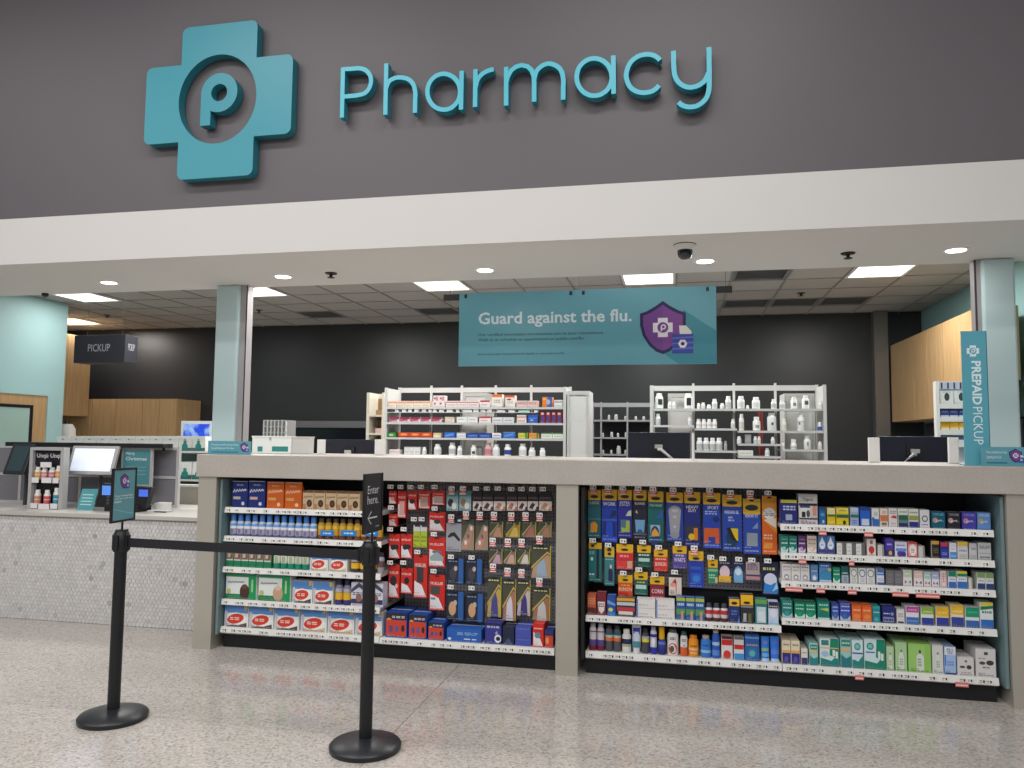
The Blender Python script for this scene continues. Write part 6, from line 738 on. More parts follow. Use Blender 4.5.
wide bright green bottle box on right shelving's bottom shelf|medicine_box|box|box|1.423|0.095|0.145|0.125|0.166|0.2|a0d070|P.35,.04,.68,.04,.68,.55,.58,.66,.45,.66,.35,.55,dfe4da;R.46,.66,.56,.78,4a5a4a;L.4,.2,.62,.5,3,9aa89a;R.74,0,1,1,94c860|
white bottle box with grey bottle on right shelving's bottom shelf|medicine_box|box|box|1.522|0.095|0.145|0.06|0.166|0.2|dcdcd8|P.25,.06,.75,.06,.75,.5,.6,.66,.4,.66,.25,.5,dfe6dc;R.42,.66,.58,.74,6a7a6a;L.35,.2,.65,.45,3,9aa89a|
white and blue box with navy foot on right shelving's bottom shelf|medicine_box|box|box|1.589|0.095|0.145|0.062|0.159|0.2|a8c4ec|R0,.3,.1,.7,2a70c8;B.7,1,e4e8f4;T PRO,.2,.84,.8,.94,4a5a8a;T TEC,.2,.73,.8,.83,4a5a8a;B0,.06,2a3a80;L.2,.3,.8,.5,2,7a9cd8|
short white box with grey eyes on right shelving's bottom shelf|medicine_box|box|box|1.672|0.095|0.145|0.088|0.103|0.2|dedad8|E.28,.46,.18,.07,5a5054;E.7,.46,.16,.12,4a4044;R.44,.74,.58,.84,4a4a4c;L.2,.1,.8,.2,1,b0a8a8|
large white box with dark berries on right shelving's bottom shelf|medicine_box|box|box|1.781|0.095|0.145|0.106|0.16|0.2|dedad8|E.3,.48,.16,.06,5a4a50;E.7,.5,.2,.09,4a3c44;R.4,.78,.6,.88,4a4a50;L.1,.62,.5,.68,1,9a9494;L.3,.3,.7,.36,1,6a5a60|
white carton with orange stripe on left pharmacy rack's top shelf, leftmost of five|medicine_carton|box|box|-3.054|3.02|1.855|0.094|0.066|0.1|ecdccc|B.6,.9,e0a080;L.1,.15,.8,.4,1,b0aaa6|white carton with orange stripe on left pharmacy rack's top shelf
white carton with orange stripe on left pharmacy rack's top shelf, second of five|medicine_carton|box|box|-2.956|3.02|1.855|0.094|0.066|0.1|ecdccc|B.6,.9,e0a080;L.1,.15,.8,.4,1,b0aaa6|white carton with orange stripe on left pharmacy rack's top shelf
white carton with orange stripe on left pharmacy rack's top shelf, third of five|medicine_carton|box|box|-2.857|3.02|1.855|0.094|0.066|0.1|ecdccc|B.6,.9,e0a080;L.1,.15,.8,.4,1,b0aaa6|white carton with orange stripe on left pharmacy rack's top shelf
white carton with orange stripe on left pharmacy rack's top shelf, fourth of five|medicine_carton|box|box|-2.759|3.02|1.855|0.094|0.066|0.1|ecdccc|B.6,.9,e0a080;L.1,.15,.8,.4,1,b0aaa6|white carton with orange stripe on left pharmacy rack's top shelf
white carton with orange stripe on left pharmacy rack's top shelf, rightmost of five|medicine_carton|box|box|-2.661|3.02|1.855|0.094|0.066|0.1|ecdccc|B.6,.9,e0a080;L.1,.15,.8,.4,1,b0aaa6|white carton with orange stripe on left pharmacy rack's top shelf
tall white carton with red squares on left pharmacy rack's top shelf, left of two|medicine_carton|box|box|-2.55|3.02|1.855|0.065|0.125|0.1|e8dcdc|E.3,.75,.2,.1,b06070;E.3,.3,.2,.1,b06070;R.5,.55,.9,.9,c89098|tall white carton with red squares on left pharmacy rack's top shelf
tall white carton with red squares on left pharmacy rack's top shelf, right of two|medicine_carton|box|box|-2.483|3.02|1.855|0.065|0.125|0.1|e8dcdc|E.3,.75,.2,.1,b06070;E.3,.3,.2,.1,b06070;R.5,.55,.9,.9,c89098|tall white carton with red squares on left pharmacy rack's top shelf
white carton with red line on left pharmacy rack's top shelf, leftmost of three|medicine_carton|box|box|-2.373|3.02|1.855|0.118|0.066|0.1|ecdedc|B.7,.85,c05050;L.1,.2,.9,.5,1,c0a8a8|white carton with red line on left pharmacy rack's top shelf
white carton with red line on left pharmacy rack's top shelf, second of three|medicine_carton|box|box|-2.25|3.02|1.855|0.118|0.066|0.1|ecdedc|B.7,.85,c05050;L.1,.2,.9,.5,1,c0a8a8|white carton with red line on left pharmacy rack's top shelf
white carton with red line on left pharmacy rack's top shelf, rightmost of three|medicine_carton|box|box|-2.127|3.02|1.855|0.118|0.066|0.1|ecdedc|B.7,.85,c05050;L.1,.2,.9,.5,1,c0a8a8|white carton with red line on left pharmacy rack's top shelf
white carton with bold red top on left pharmacy rack's top shelf|medicine_carton|box|box|-1.998|3.02|1.855|0.108|0.071|0.1|ece4e2|B.76,1,b83a44;L.1,.2,.8,.5,1,c0a8a8|
left tall white carton with orange top, pharmacy rack|medicine_carton|box|box|-1.866|3.02|1.855|0.114|0.136|0.1|eee6de|B.78,1,e07a3c;L.2,.3,.8,.6,2,b0a8a4|
right tall white carton with red top, pharmacy rack|medicine_carton|box|box|-1.724|3.02|1.855|0.106|0.125|0.1|eee6de|B.82,1,d85a38;E.4,.65,.25,.08,b03a40;L.2,.3,.8,.5,2,b0a8a4|
pale red carton on left pharmacy rack's top shelf, left of two|medicine_carton|box|box|-1.595|3.02|1.855|0.109|0.069|0.1|e0c4c0|L.1,.4,.9,.75,2,b06a68|pale red carton on left pharmacy rack's top shelf
pale red carton on left pharmacy rack's top shelf, right of two|medicine_carton|box|box|-1.481|3.02|1.855|0.109|0.069|0.1|e0c4c0|L.1,.4,.9,.75,2,b06a68|pale red carton on left pharmacy rack's top shelf
orange and blue carton on left pharmacy rack's top shelf|medicine_carton|box|box|-1.321|3.02|1.855|0.107|0.107|0.1|e8822c|R.5,0,1,1,3a60a8;E.6,.5,.22,.25,a8b4c8;R.05,.7,.4,.9,f0b070|
white carton with grey lines on left pharmacy rack's top shelf|medicine_carton|box|box|-1.203|3.02|1.855|0.088|0.075|0.1|e6e4e2|L.05,.55,.95,.9,2,5a5a60;L.1,.1,.9,.3,1,a8a8a8|
maroon and white carton on left pharmacy rack's second shelf, leftmost of five|medicine_carton|box|box|-3.026|3.02|1.687|0.117|0.058|0.1|ded4d8|B.55,1,8a3048;P0,.2,.8,.3,.8,.6,0,.5,a85068;L.1,.05,.9,.2,1,b08090|maroon and white carton on left pharmacy rack's second shelf
maroon and white carton on left pharmacy rack's second shelf, second of five|medicine_carton|box|box|-2.904|3.02|1.687|0.117|0.058|0.1|ded4d8|B.55,1,8a3048;P0,.2,.8,.3,.8,.6,0,.5,a85068;L.1,.05,.9,.2,1,b08090|maroon and white carton on left pharmacy rack's second shelf
maroon and white carton on left pharmacy rack's second shelf, third of five|medicine_carton|box|box|-2.783|3.02|1.687|0.117|0.058|0.1|ded4d8|B.55,1,8a3048;P0,.2,.8,.3,.8,.6,0,.5,a85068;L.1,.05,.9,.2,1,b08090|maroon and white carton on left pharmacy rack's second shelf
maroon and white carton on left pharmacy rack's second shelf, fourth of five|medicine_carton|box|box|-2.661|3.02|1.687|0.117|0.058|0.1|ded4d8|B.55,1,8a3048;P0,.2,.8,.3,.8,.6,0,.5,a85068;L.1,.05,.9,.2,1,b08090|maroon and white carton on left pharmacy rack's second shelf
maroon and white carton on left pharmacy rack's second shelf, rightmost of five|medicine_carton|box|box|-2.539|3.02|1.687|0.117|0.058|0.1|ded4d8|B.55,1,8a3048;P0,.2,.8,.3,.8,.6,0,.5,a85068;L.1,.05,.9,.2,1,b08090|maroon and white carton on left pharmacy rack's second shelf
cream carton on left pharmacy rack's second shelf|medicine_carton|box|box|-2.394|3.02|1.687|0.1|0.06|0.1|e8dcc8|B.6,.9,d0b8a8;L.1,.15,.8,.4,1,b0aaa6|
plain white carton on left pharmacy rack's second shelf, left of two|medicine_carton|box|box|-2.255|3.02|1.687|0.113|0.061|0.1|e8e6e4|L.15,.4,.85,.7,1,b8b4b2|plain white carton on left pharmacy rack's second shelf
plain white carton on left pharmacy rack's second shelf, right of two|medicine_carton|box|box|-2.137|3.02|1.687|0.113|0.061|0.1|e8e6e4|L.15,.4,.85,.7,1,b8b4b2|plain white carton on left pharmacy rack's second shelf
wide white carton with red top on left pharmacy rack's second shelf|medicine_carton|box|box|-1.997|3.02|1.687|0.128|0.067|0.1|ece4e2|B.72,1,c03a44;L.1,.2,.8,.5,1,c0a8a8|
pale grey white carton on left pharmacy rack's second shelf, left of two|medicine_carton|box|box|-1.859|3.02|1.687|0.116|0.059|0.1|dcdcde|L.15,.3,.85,.6,1,8a8a92|pale grey white carton on left pharmacy rack's second shelf
pale grey white carton on left pharmacy rack's second shelf, right of two|medicine_carton|box|box|-1.738|3.02|1.687|0.116|0.059|0.1|dcdcde|L.15,.3,.85,.6,1,8a8a92|pale grey white carton on left pharmacy rack's second shelf
white carton with pink top on left pharmacy rack's second shelf|medicine_carton|box|box|-1.597|3.02|1.687|0.102|0.084|0.1|eae2e0|B.6,.9,d8a8a0;L.1,.15,.9,.35,1,c05048|
blue carton on left pharmacy rack's second shelf|medicine_carton|box|box|-1.475|3.02|1.687|0.108|0.084|0.1|2f5cb4|L.1,.5,.9,.7,1,7aa0e0;E.4,.35,.2,.12,90b4e8|
tall maroon carton on left pharmacy rack's second shelf, leftmost of four|medicine_carton|box|box|-1.367|3.02|1.687|0.057|0.131|0.1|7a2438|B.78,1,5a1828;R.15,.66,.7,.84,e0b8b0;P.1,0,.6,0,.8,.5,.3,.6,4a4a90|tall maroon carton on left pharmacy rack's second shelf
tall maroon carton on left pharmacy rack's second shelf, second of four|medicine_carton|box|box|-1.307|3.02|1.687|0.057|0.131|0.1|7a2438|B.78,1,5a1828;R.15,.66,.7,.84,e0b8b0;P.1,0,.6,0,.8,.5,.3,.6,4a4a90|tall maroon carton on left pharmacy rack's second shelf
tall maroon carton on left pharmacy rack's second shelf, third of four|medicine_carton|box|box|-1.248|3.02|1.687|0.057|0.131|0.1|7a2438|B.78,1,5a1828;R.15,.66,.7,.84,e0b8b0;P.1,0,.6,0,.8,.5,.3,.6,4a4a90|tall maroon carton on left pharmacy rack's second shelf
tall maroon carton on left pharmacy rack's second shelf, rightmost of four|medicine_carton|box|box|-1.188|3.02|1.687|0.057|0.131|0.1|7a2438|B.78,1,5a1828;R.15,.66,.7,.84,e0b8b0;P.1,0,.6,0,.8,.5,.3,.6,4a4a90|tall maroon carton on left pharmacy rack's second shelf
small green carton on left pharmacy rack's third shelf|medicine_carton|box|box|-3.054|3.02|1.522|0.1|0.049|0.1|3f8a44|E.45,.5,.3,.25,a8d890;B0,.2,2a6a34|
orange red carton on left pharmacy rack's third shelf, leftmost of three|medicine_carton|box|box|-2.913|3.02|1.522|0.125|0.053|0.1|d8522c|E.5,.6,.32,.22,f0a058;B0,.25,a03028|orange red carton on left pharmacy rack's third shelf
orange red carton on left pharmacy rack's third shelf, second of three|medicine_carton|box|box|-2.783|3.02|1.522|0.125|0.053|0.1|d8522c|E.5,.6,.32,.22,f0a058;B0,.25,a03028|orange red carton on left pharmacy rack's third shelf
orange red carton on left pharmacy rack's third shelf, rightmost of three|medicine_carton|box|box|-2.653|3.02|1.522|0.125|0.053|0.1|d8522c|E.5,.6,.32,.22,f0a058;B0,.25,a03028|orange red carton on left pharmacy rack's third shelf
cream carton on left pharmacy rack's third shelf|medicine_carton|box|box|-2.53|3.02|1.522|0.084|0.051|0.1|e8d8b8|B.6,.9,d8b890|
blue carton right of cream one, third shelf left rack|medicine_carton|box|box|-2.39|3.02|1.522|0.119|0.059|0.1|2f66c0|P.1,.2,.9,.5,.9,.8,.1,.5,6aa0e4|
white carton between blue cartons, third shelf left rack|medicine_carton|box|box|-2.258|3.02|1.522|0.101|0.057|0.1|e6e6ea|L.1,.2,.9,.5,1,9098b0;B.8,1,c8b8c0|
low blue carton on left pharmacy rack's third shelf, left of two|medicine_carton|box|box|-2.131|3.02|1.522|0.129|0.054|0.1|2c52a8|L.1,.3,.9,.6,1,7a98d8;B.8,1,1f3c80|low blue carton on left pharmacy rack's third shelf
low blue carton on left pharmacy rack's third shelf, right of two|medicine_carton|box|box|-1.997|3.02|1.522|0.129|0.054|0.1|2c52a8|L.1,.3,.9,.6,1,7a98d8;B.8,1,1f3c80|low blue carton on left pharmacy rack's third shelf
white carton with red word, third shelf left rack|medicine_carton|box|box|-1.868|3.02|1.522|0.095|0.056|0.1|e6e6ea|L.1,.3,.9,.7,1,c07080;B0,.15,7aa0d8|
wide bright blue carton on left pharmacy rack's third shelf|medicine_carton|box|box|-1.73|3.02|1.522|0.128|0.067|0.1|2f6cc8|P.1,.2,.9,.5,.9,.8,.1,.5,5a94e0;B.85,1,6a8ab8|
yellow green carton on left pharmacy rack's third shelf|medicine_carton|box|box|-1.582|3.02|1.522|0.098|0.058|0.1|d8cc58|R.75,0,1,1,2f9a3c;L.1,.3,.7,.6,1,a89c40|
orange and green carton on left pharmacy rack's third shelf|medicine_carton|box|box|-1.464|3.02|1.522|0.101|0.059|0.1|e09a48|R.8,0,1,1,4a8a4a;L.1,.4,.7,.7,1,c87030|
white carton with green top on left pharmacy rack's third shelf, left of two|medicine_carton|box|box|-1.325|3.02|1.522|0.115|0.061|0.1|dfe6d8|B.8,1,5a8a58;L.15,.3,.85,.55,1,a8b4a4|white carton with green top on left pharmacy rack's third shelf
white carton with green top on left pharmacy rack's third shelf, right of two|medicine_carton|box|box|-1.205|3.02|1.522|0.115|0.061|0.1|dfe6d8|B.8,1,5a8a58;L.15,.3,.85,.55,1,a8b4a4|white carton with green top on left pharmacy rack's third shelf
flat white carton with pink line on left pharmacy rack's lowest shelf|medicine_carton|box|box|-3.015|3.02|1.335|0.123|0.053|0.1|e8e0de|B.4,.6,d8a8a8|
small white carton in a row on left pharmacy rack's lowest shelf, leftmost of three|medicine_carton|box|box|-2.874|3.02|1.335|0.059|0.083|0.1|e6e6e4|L.15,.2,.85,.5,1,c0c0c0;B.9,1,c8c8c8|small white carton in a row on left pharmacy rack's lowest shelf
small white carton in a row on left pharmacy rack's lowest shelf, second of three|medicine_carton|box|box|-2.813|3.02|1.335|0.059|0.083|0.1|e6e6e4|L.15,.2,.85,.5,1,c0c0c0;B.9,1,c8c8c8|small white carton in a row on left pharmacy rack's lowest shelf
small white carton in a row on left pharmacy rack's lowest shelf, rightmost of three|medicine_carton|box|box|-2.752|3.02|1.335|0.059|0.083|0.1|e6e6e4|L.15,.2,.85,.5,1,c0c0c0;B.9,1,c8c8c8|small white carton in a row on left pharmacy rack's lowest shelf
tiny white carton on left pharmacy rack's narrow shelf, leftmost of seventeen|medicine_carton|box|box|-2.997|3.015|1.801|0.038|0.029|0.08|e8e8e6|L.1,.2,.9,.5,1,c8c8c8|tiny white carton on left pharmacy rack's narrow shelf
tiny white carton on left pharmacy rack's narrow shelf, second of seventeen|medicine_carton|box|box|-2.914|3.015|1.801|0.046|0.029|0.08|e8e8e6|L.1,.2,.9,.5,1,c8c8c8|tiny white carton on left pharmacy rack's narrow shelf
tiny white carton on left pharmacy rack's narrow shelf, third of seventeen|medicine_carton|box|box|-2.845|3.015|1.801|0.042|0.03|0.08|e8e8e6|L.1,.2,.9,.5,1,c8c8c8|tiny white carton on left pharmacy rack's narrow shelf
tiny white carton on left pharmacy rack's narrow shelf, fourth of seventeen|medicine_carton|box|box|-2.772|3.015|1.801|0.048|0.03|0.08|e8e8e6|L.1,.2,.9,.5,1,c8c8c8|tiny white carton on left pharmacy rack's narrow shelf
tiny white carton on left pharmacy rack's narrow shelf, fifth of seventeen|medicine_carton|box|box|-2.684|3.015|1.801|0.047|0.03|0.08|e8e8e6|L.1,.2,.9,.5,1,c8c8c8|tiny white carton on left pharmacy rack's narrow shelf
tiny white carton on left pharmacy rack's narrow shelf, sixth of seventeen|medicine_carton|box|box|-2.614|3.015|1.801|0.036|0.03|0.08|e8e8e6|L.1,.2,.9,.5,1,c8c8c8|tiny white carton on left pharmacy rack's narrow shelf
tiny white carton on left pharmacy rack's narrow shelf, seventh of seventeen|medicine_carton|box|box|-2.559|3.015|1.801|0.039|0.03|0.08|e8e8e6|L.1,.2,.9,.5,1,c8c8c8|tiny white carton on left pharmacy rack's narrow shelf
tiny white carton on left pharmacy rack's narrow shelf, eighth of seventeen|medicine_carton|box|box|-2.484|3.015|1.801|0.055|0.03|0.08|e8e8e6|L.1,.2,.9,.5,1,c8c8c8|tiny white carton on left pharmacy rack's narrow shelf
tiny white carton on left pharmacy rack's narrow shelf, ninth of seventeen|medicine_carton|box|box|-2.392|3.015|1.801|0.066|0.03|0.08|e8e8e6|L.1,.2,.9,.5,1,c8c8c8|tiny white carton on left pharmacy rack's narrow shelf
tiny white carton on left pharmacy rack's narrow shelf, tenth of seventeen|medicine_carton|box|box|-2.301|3.015|1.801|0.036|0.03|0.08|e8e8e6|L.1,.2,.9,.5,1,c8c8c8|tiny white carton on left pharmacy rack's narrow shelf
tiny white carton on left pharmacy rack's narrow shelf, eleventh of seventeen|medicine_carton|box|box|-2.191|3.015|1.801|0.096|0.031|0.08|e8e8e6|L.1,.2,.9,.5,1,c8c8c8|tiny white carton on left pharmacy rack's narrow shelf
tiny white carton on left pharmacy rack's narrow shelf, twelfth of seventeen|medicine_carton|box|box|-2.098|3.015|1.801|0.06|0.031|0.08|e8e8e6|L.1,.2,.9,.5,1,c8c8c8|tiny white carton on left pharmacy rack's narrow shelf
tiny white carton on left pharmacy rack's narrow shelf, thirteenth of seventeen|medicine_carton|box|box|-2.011|3.015|1.801|0.035|0.031|0.08|e8e8e6|L.1,.2,.9,.5,1,c8c8c8|tiny white carton on left pharmacy rack's narrow shelf
tiny white carton on left pharmacy rack's narrow shelf, fourteenth of seventeen|medicine_carton|box|box|-1.946|3.015|1.801|0.053|0.031|0.08|e8e8e6|L.1,.2,.9,.5,1,c8c8c8|tiny white carton on left pharmacy rack's narrow shelf
tiny white carton on left pharmacy rack's narrow shelf, fifteenth of seventeen|medicine_carton|box|box|-1.82|3.015|1.801|0.084|0.023|0.08|e8e8e6|L.1,.2,.9,.5,1,c8c8c8|tiny white carton on left pharmacy rack's narrow shelf
tiny white carton on left pharmacy rack's narrow shelf, sixteenth of seventeen|medicine_carton|box|box|-1.704|3.015|1.801|0.07|0.023|0.08|e8e8e6|L.1,.2,.9,.5,1,c8c8c8|tiny white carton on left pharmacy rack's narrow shelf
tiny white carton on left pharmacy rack's narrow shelf, rightmost of seventeen|medicine_carton|box|box|-1.44|3.015|1.801|0.041|0.023|0.08|e8e8e6|L.1,.2,.9,.5,1,c8c8c8|tiny white carton on left pharmacy rack's narrow shelf
tiny mint green carton on left pharmacy rack's narrow shelf|medicine_carton|box|box|-1.569|3.015|1.801|0.124|0.021|0.08|a8dcc8|L.1,.3,.9,.7,1,d0ece0|
tiny white pill bottle on left pharmacy rack's lowest shelf|pill_bottle|bottle|bottle|-2.678|3.02|1.335|0.046|0.084|1|eeeeec|cap=f4f4f2,.24;B.1,.5,e0e0e0|
white pill bottle under the left rack, left of the tallest|pill_bottle|bottle|bottle|-2.532|3.02|1.335|0.078|0.118|1|eeeeec|cap=f4f4f2,.24;B.1,.5,d0d4d4|
tallest white pill bottle on left pharmacy rack|pill_bottle|bottle|bottle|-2.366|3.02|1.335|0.079|0.136|1|eeeeec|cap=f4f4f2,.24;B.1,.5,b8bcc0|
short white pill bottle right of the tallest one|pill_bottle|bottle|bottle|-2.28|3.02|1.335|0.053|0.1|1|eeeeec|cap=f4f4f2,.24;B.1,.5,d4d4d4|
white pill bottle with black label mark on left pharmacy rack's lowest shelf|pill_bottle|bottle|bottle|-2.125|3.02|1.335|0.061|0.112|1|eeeeec|cap=f4f4f2,.24;R.3,.15,.85,.4,3a3a3c|
dark grey pill bottle on left pharmacy rack's lowest shelf|pill_bottle|bottle|bottle|-2.05|3.02|1.335|0.056|0.096|1|7a7c7c|cap=5a5c5c,.2|
pink pill bottle on left pharmacy rack's lowest shelf|pill_bottle|bottle|bottle|-1.965|3.02|1.335|0.08|0.135|1|d8a8ac|cap=d8b8b8,.24;B.1,.5,c88088|
white pill bottle between pink and blue labelled bottles|pill_bottle|bottle|bottle|-1.875|3.02|1.335|0.072|0.121|1|eeeeec|cap=f4f4f2,.24;B.1,.5,e4e4e4|
white pill bottle with blue label on left pharmacy rack's lowest shelf|pill_bottle|bottle|bottle|-1.75|3.02|1.335|0.074|0.125|1|eeeef0|cap=f4f4f2,.24;B.12,.5,3a4a9c|
large white pill bottle near right end on left pharmacy rack's lowest shelf|pill_bottle|bottle|bottle|-1.588|3.02|1.335|0.081|0.133|1|f0f0ee|cap=f4f4f2,.24;B.1,.5,dcdcdc|
squat white pill bottle on left pharmacy rack's lowest shelf|pill_bottle|bottle|bottle|-1.486|3.02|1.335|0.07|0.092|1|f0f0ee|cap=f4f4f2,.24;B.1,.5,dcdcdc|
slim white pill bottle at right end on left pharmacy rack's lowest shelf|pill_bottle|bottle|bottle|-1.373|3.02|1.335|0.06|0.089|1|f0f0ee|cap=f4f4f2,.24;B.1,.5,e4e4e4|
white bottle with black label, leftmost on right pharmacy rack|pill_bottle|bottle|bottle|-0.158|3.02|1.842|0.079|0.156|1|f0f0ee|cap=f2f2f0,.14;R.35,.25,.95,.62,3a3a3c|
small white bottle before the perforated panel on right pharmacy rack's top shelf, left of two|pill_bottle|bottle|bottle|-0.051|3.02|1.842|0.041|0.072|1|f0f0ee|cap=f4f4f2,.24;B.1,.5,dedede|small white bottle before the perforated panel on right pharmacy rack's top shelf
small white bottle before the perforated panel on right pharmacy rack's top shelf, right of two|pill_bottle|bottle|bottle|-0.007|3.02|1.842|0.041|0.072|1|f0f0ee|cap=f4f4f2,.24;B.1,.5,dedede|small white bottle before the perforated panel on right pharmacy rack's top shelf
white bottle with bold black label, left of first upright|pill_bottle|bottle|bottle|0.135|3.02|1.842|0.078|0.155|1|f0f0ee|cap=f2f2f0,.14;R.25,.2,.85,.7,2c2c2e|
tiny white bottle after first upright on right pharmacy rack's top shelf|pill_bottle|bottle|bottle|0.237|3.02|1.842|0.033|0.056|1|f0f0ee|cap=f4f4f2,.24;B.1,.5,dedede|
short white bottle after first upright on right pharmacy rack's top shelf|pill_bottle|bottle|bottle|0.281|3.02|1.842|0.041|0.061|1|f0f0ee|cap=f4f4f2,.24;B.1,.5,dedede|
squat white tub on right pharmacy rack's top shelf|white_tub|tub|bottle|0.338|3.02|1.842|0.044|0.042|1|f0f0ee|cap=f4f4f2,.3|
medium white bottle in second section on right pharmacy rack's top shelf|pill_bottle|bottle|bottle|0.394|3.02|1.842|0.052|0.097|1|f0f0ee|cap=f4f4f2,.24;B.1,.5,cfcfcf|
squat white bottle in second section on right pharmacy rack's top shelf|pill_bottle|bottle|bottle|0.469|3.02|1.842|0.043|0.056|1|f0f0ee|cap=f4f4f2,.24;B.1,.5,e4e4e4|
tall white bottle beside second upright on right pharmacy rack's top shelf|pill_bottle|bottle|bottle|0.528|3.02|1.842|0.056|0.127|1|f0f0ee|cap=f4f4f2,.24;B.1,.5,c8c8c8|
broad white bottle right of second upright on right pharmacy rack's top shelf|pill_bottle|bottle|bottle|0.652|3.02|1.842|0.07|0.127|1|f0f0ee|cap=f4f4f2,.24;B.1,.5,dcdcdc|
tiny white jar on right pharmacy rack's top shelf|white_tub|tub|bottle|0.714|3.02|1.842|0.03|0.036|1|f0f0ee|cap=f4f4f2,.3|
broad white bottle in third section on right pharmacy rack's top shelf|pill_bottle|bottle|bottle|0.797|3.02|1.842|0.076|0.117|1|f0f0ee|cap=f4f4f2,.24;B.1,.5,dcdcdc|
medium white bottle left of third upright on right pharmacy rack's top shelf|pill_bottle|bottle|bottle|0.966|3.02|1.842|0.051|0.096|1|f0f0ee|cap=f4f4f2,.24;B.1,.5,c4c4c4|
medium white bottle right of third upright on right pharmacy rack's top shelf|pill_bottle|bottle|bottle|1.046|3.02|1.842|0.053|0.086|1|f0f0ee|cap=f4f4f2,.24;B.1,.5,c8c8c8|
white bottle with grey label mark on right pharmacy rack's top shelf|pill_bottle|bottle|bottle|1.158|3.02|1.842|0.061|0.116|1|f0f0ee|cap=f4f4f2,.22;R.3,.25,.8,.5,8a8a8c|
large white bottle with dark label mark on right pharmacy rack's top shelf|pill_bottle|bottle|bottle|1.268|3.02|1.842|0.068|0.131|1|f0f0ee|cap=f4f4f2,.22;R.3,.3,.85,.6,5a5a5e|
small white bottle at far right on right pharmacy rack's top shelf|pill_bottle|bottle|bottle|1.406|3.02|1.842|0.034|0.076|1|f0f0ee|cap=f4f4f2,.24;B.1,.5,e0e0e0|
slim white bottle at far left on right pharmacy rack's second shelf|pill_bottle|bottle|bottle|-0.171|3.02|1.674|0.05|0.114|1|f0f0ee|cap=f4f4f2,.24;B.1,.5,d8d8d8|
tiny white bottle left of first upright on right pharmacy rack's second shelf|pill_bottle|bottle|bottle|0.147|3.02|1.674|0.038|0.082|1|f0f0ee|cap=f4f4f2,.24;B.1,.5,e0e0e0|
white bottle with pink line on right pharmacy rack's second shelf, leftmost of four|pill_bottle|bottle|bottle|0.234|3.02|1.643|0.049|0.093|1|f0f0ee|cap=f4f4f2,.25;B.3,.38,d89a90|white bottle with pink line on right pharmacy rack's second shelf
white bottle with pink line on right pharmacy rack's second shelf, second of four|pill_bottle|bottle|bottle|0.287|3.02|1.643|0.049|0.093|1|f0f0ee|cap=f4f4f2,.25;B.3,.38,d89a90|white bottle with pink line on right pharmacy rack's second shelf
white bottle with pink line on right pharmacy rack's second shelf, third of four|pill_bottle|bottle|bottle|0.34|3.02|1.643|0.049|0.093|1|f0f0ee|cap=f4f4f2,.25;B.3,.38,d89a90|white bottle with pink line on right pharmacy rack's second shelf
white bottle with pink line on right pharmacy rack's second shelf, rightmost of four|pill_bottle|bottle|bottle|0.393|3.02|1.643|0.049|0.093|1|f0f0ee|cap=f4f4f2,.25;B.3,.38,d89a90|white bottle with pink line on right pharmacy rack's second shelf
white bottle left of second upright on right pharmacy rack's second shelf|pill_bottle|bottle|bottle|0.571|3.02|1.643|0.04|0.094|1|f0f0ee|cap=f4f4f2,.24;B.1,.5,d4d4d4|
tall slim white bottle on right pharmacy rack's second shelf|pill_bottle|bottle|bottle|0.654|3.02|1.623|0.048|0.167|1|f0f0ee|cap=f4f4f2,.24;B.1,.5,d8d0c8|
white bottle with grey print on right pharmacy rack's second shelf|pill_bottle|bottle|bottle|0.8|3.02|1.623|0.073|0.138|1|f0f0ee|cap=f4f4f2,.25;R.3,.2,.85,.4,9a9a9a|
largest white bottle on right pharmacy rack's second shelf|pill_bottle|bottle|bottle|0.946|3.02|1.623|0.086|0.179|1|f0f0ee|cap=f4f4f2,.16;R.4,.3,.65,.45,5a5a5a|
plump white bottle on right pharmacy rack's second shelf|pill_bottle|bottle|bottle|1.06|3.02|1.623|0.047|0.117|1|eceae2|cap=f4f4f2,.24;B.1,.5,dcd8cc|
tall white bottle in last section on right pharmacy rack's second shelf|pill_bottle|bottle|bottle|1.22|3.02|1.623|0.064|0.172|1|f0f0ee|cap=f4f4f2,.2;R.1,.35,.35,.5,7a7a70;B.5,.56,c8c8c8|
blue labelled bottle at far right on right pharmacy rack's second shelf|pill_bottle|bottle|bottle|1.394|3.02|1.623|0.041|0.088|1|eeeef4|cap=f0f0f4,.3;B.05,.5,3a58a8|
small white bottle left of grey box on right pharmacy rack's third shelf|pill_bottle|bottle|bottle|0.629|3.02|1.493|0.041|0.071|1|f0f0ee|cap=f4f4f2,.24;B.1,.5,dedede|
grey carton on right pharmacy rack's third shelf|medicine_carton|box|box|0.714|3.02|1.493|0.058|0.09|0.1|9c9c9a|L.2,.3,.8,.7,2,b4b4b2|
small white bottle of a pair on right pharmacy rack's third shelf, left of two|pill_bottle|bottle|bottle|0.784|3.02|1.493|0.033|0.073|1|f0f0ee|cap=f4f4f2,.24;B.1,.5,d4d4d4|small white bottle of a pair on right pharmacy rack's third shelf
small white bottle of a pair on right pharmacy rack's third shelf, right of two|pill_bottle|bottle|bottle|0.82|3.02|1.493|0.033|0.073|1|f0f0ee|cap=f4f4f2,.24;B.1,.5,d4d4d4|small white bottle of a pair on right pharmacy rack's third shelf
small white bottle left of third upright on right pharmacy rack's third shelf|pill_bottle|bottle|bottle|0.951|3.02|1.493|0.035|0.067|1|f0f0ee|cap=f4f4f2,.24;B.1,.5,dedede|
white bottle with shoulder ring on right pharmacy rack's third shelf, leftmost of four|pill_bottle|bottle|bottle|0.243|3.02|1.42|0.06|0.127|1|f0f0ee|cap=f4f4f2,.24;B.1,.5,c0c0c0|white bottle with shoulder ring on right pharmacy rack's third shelf
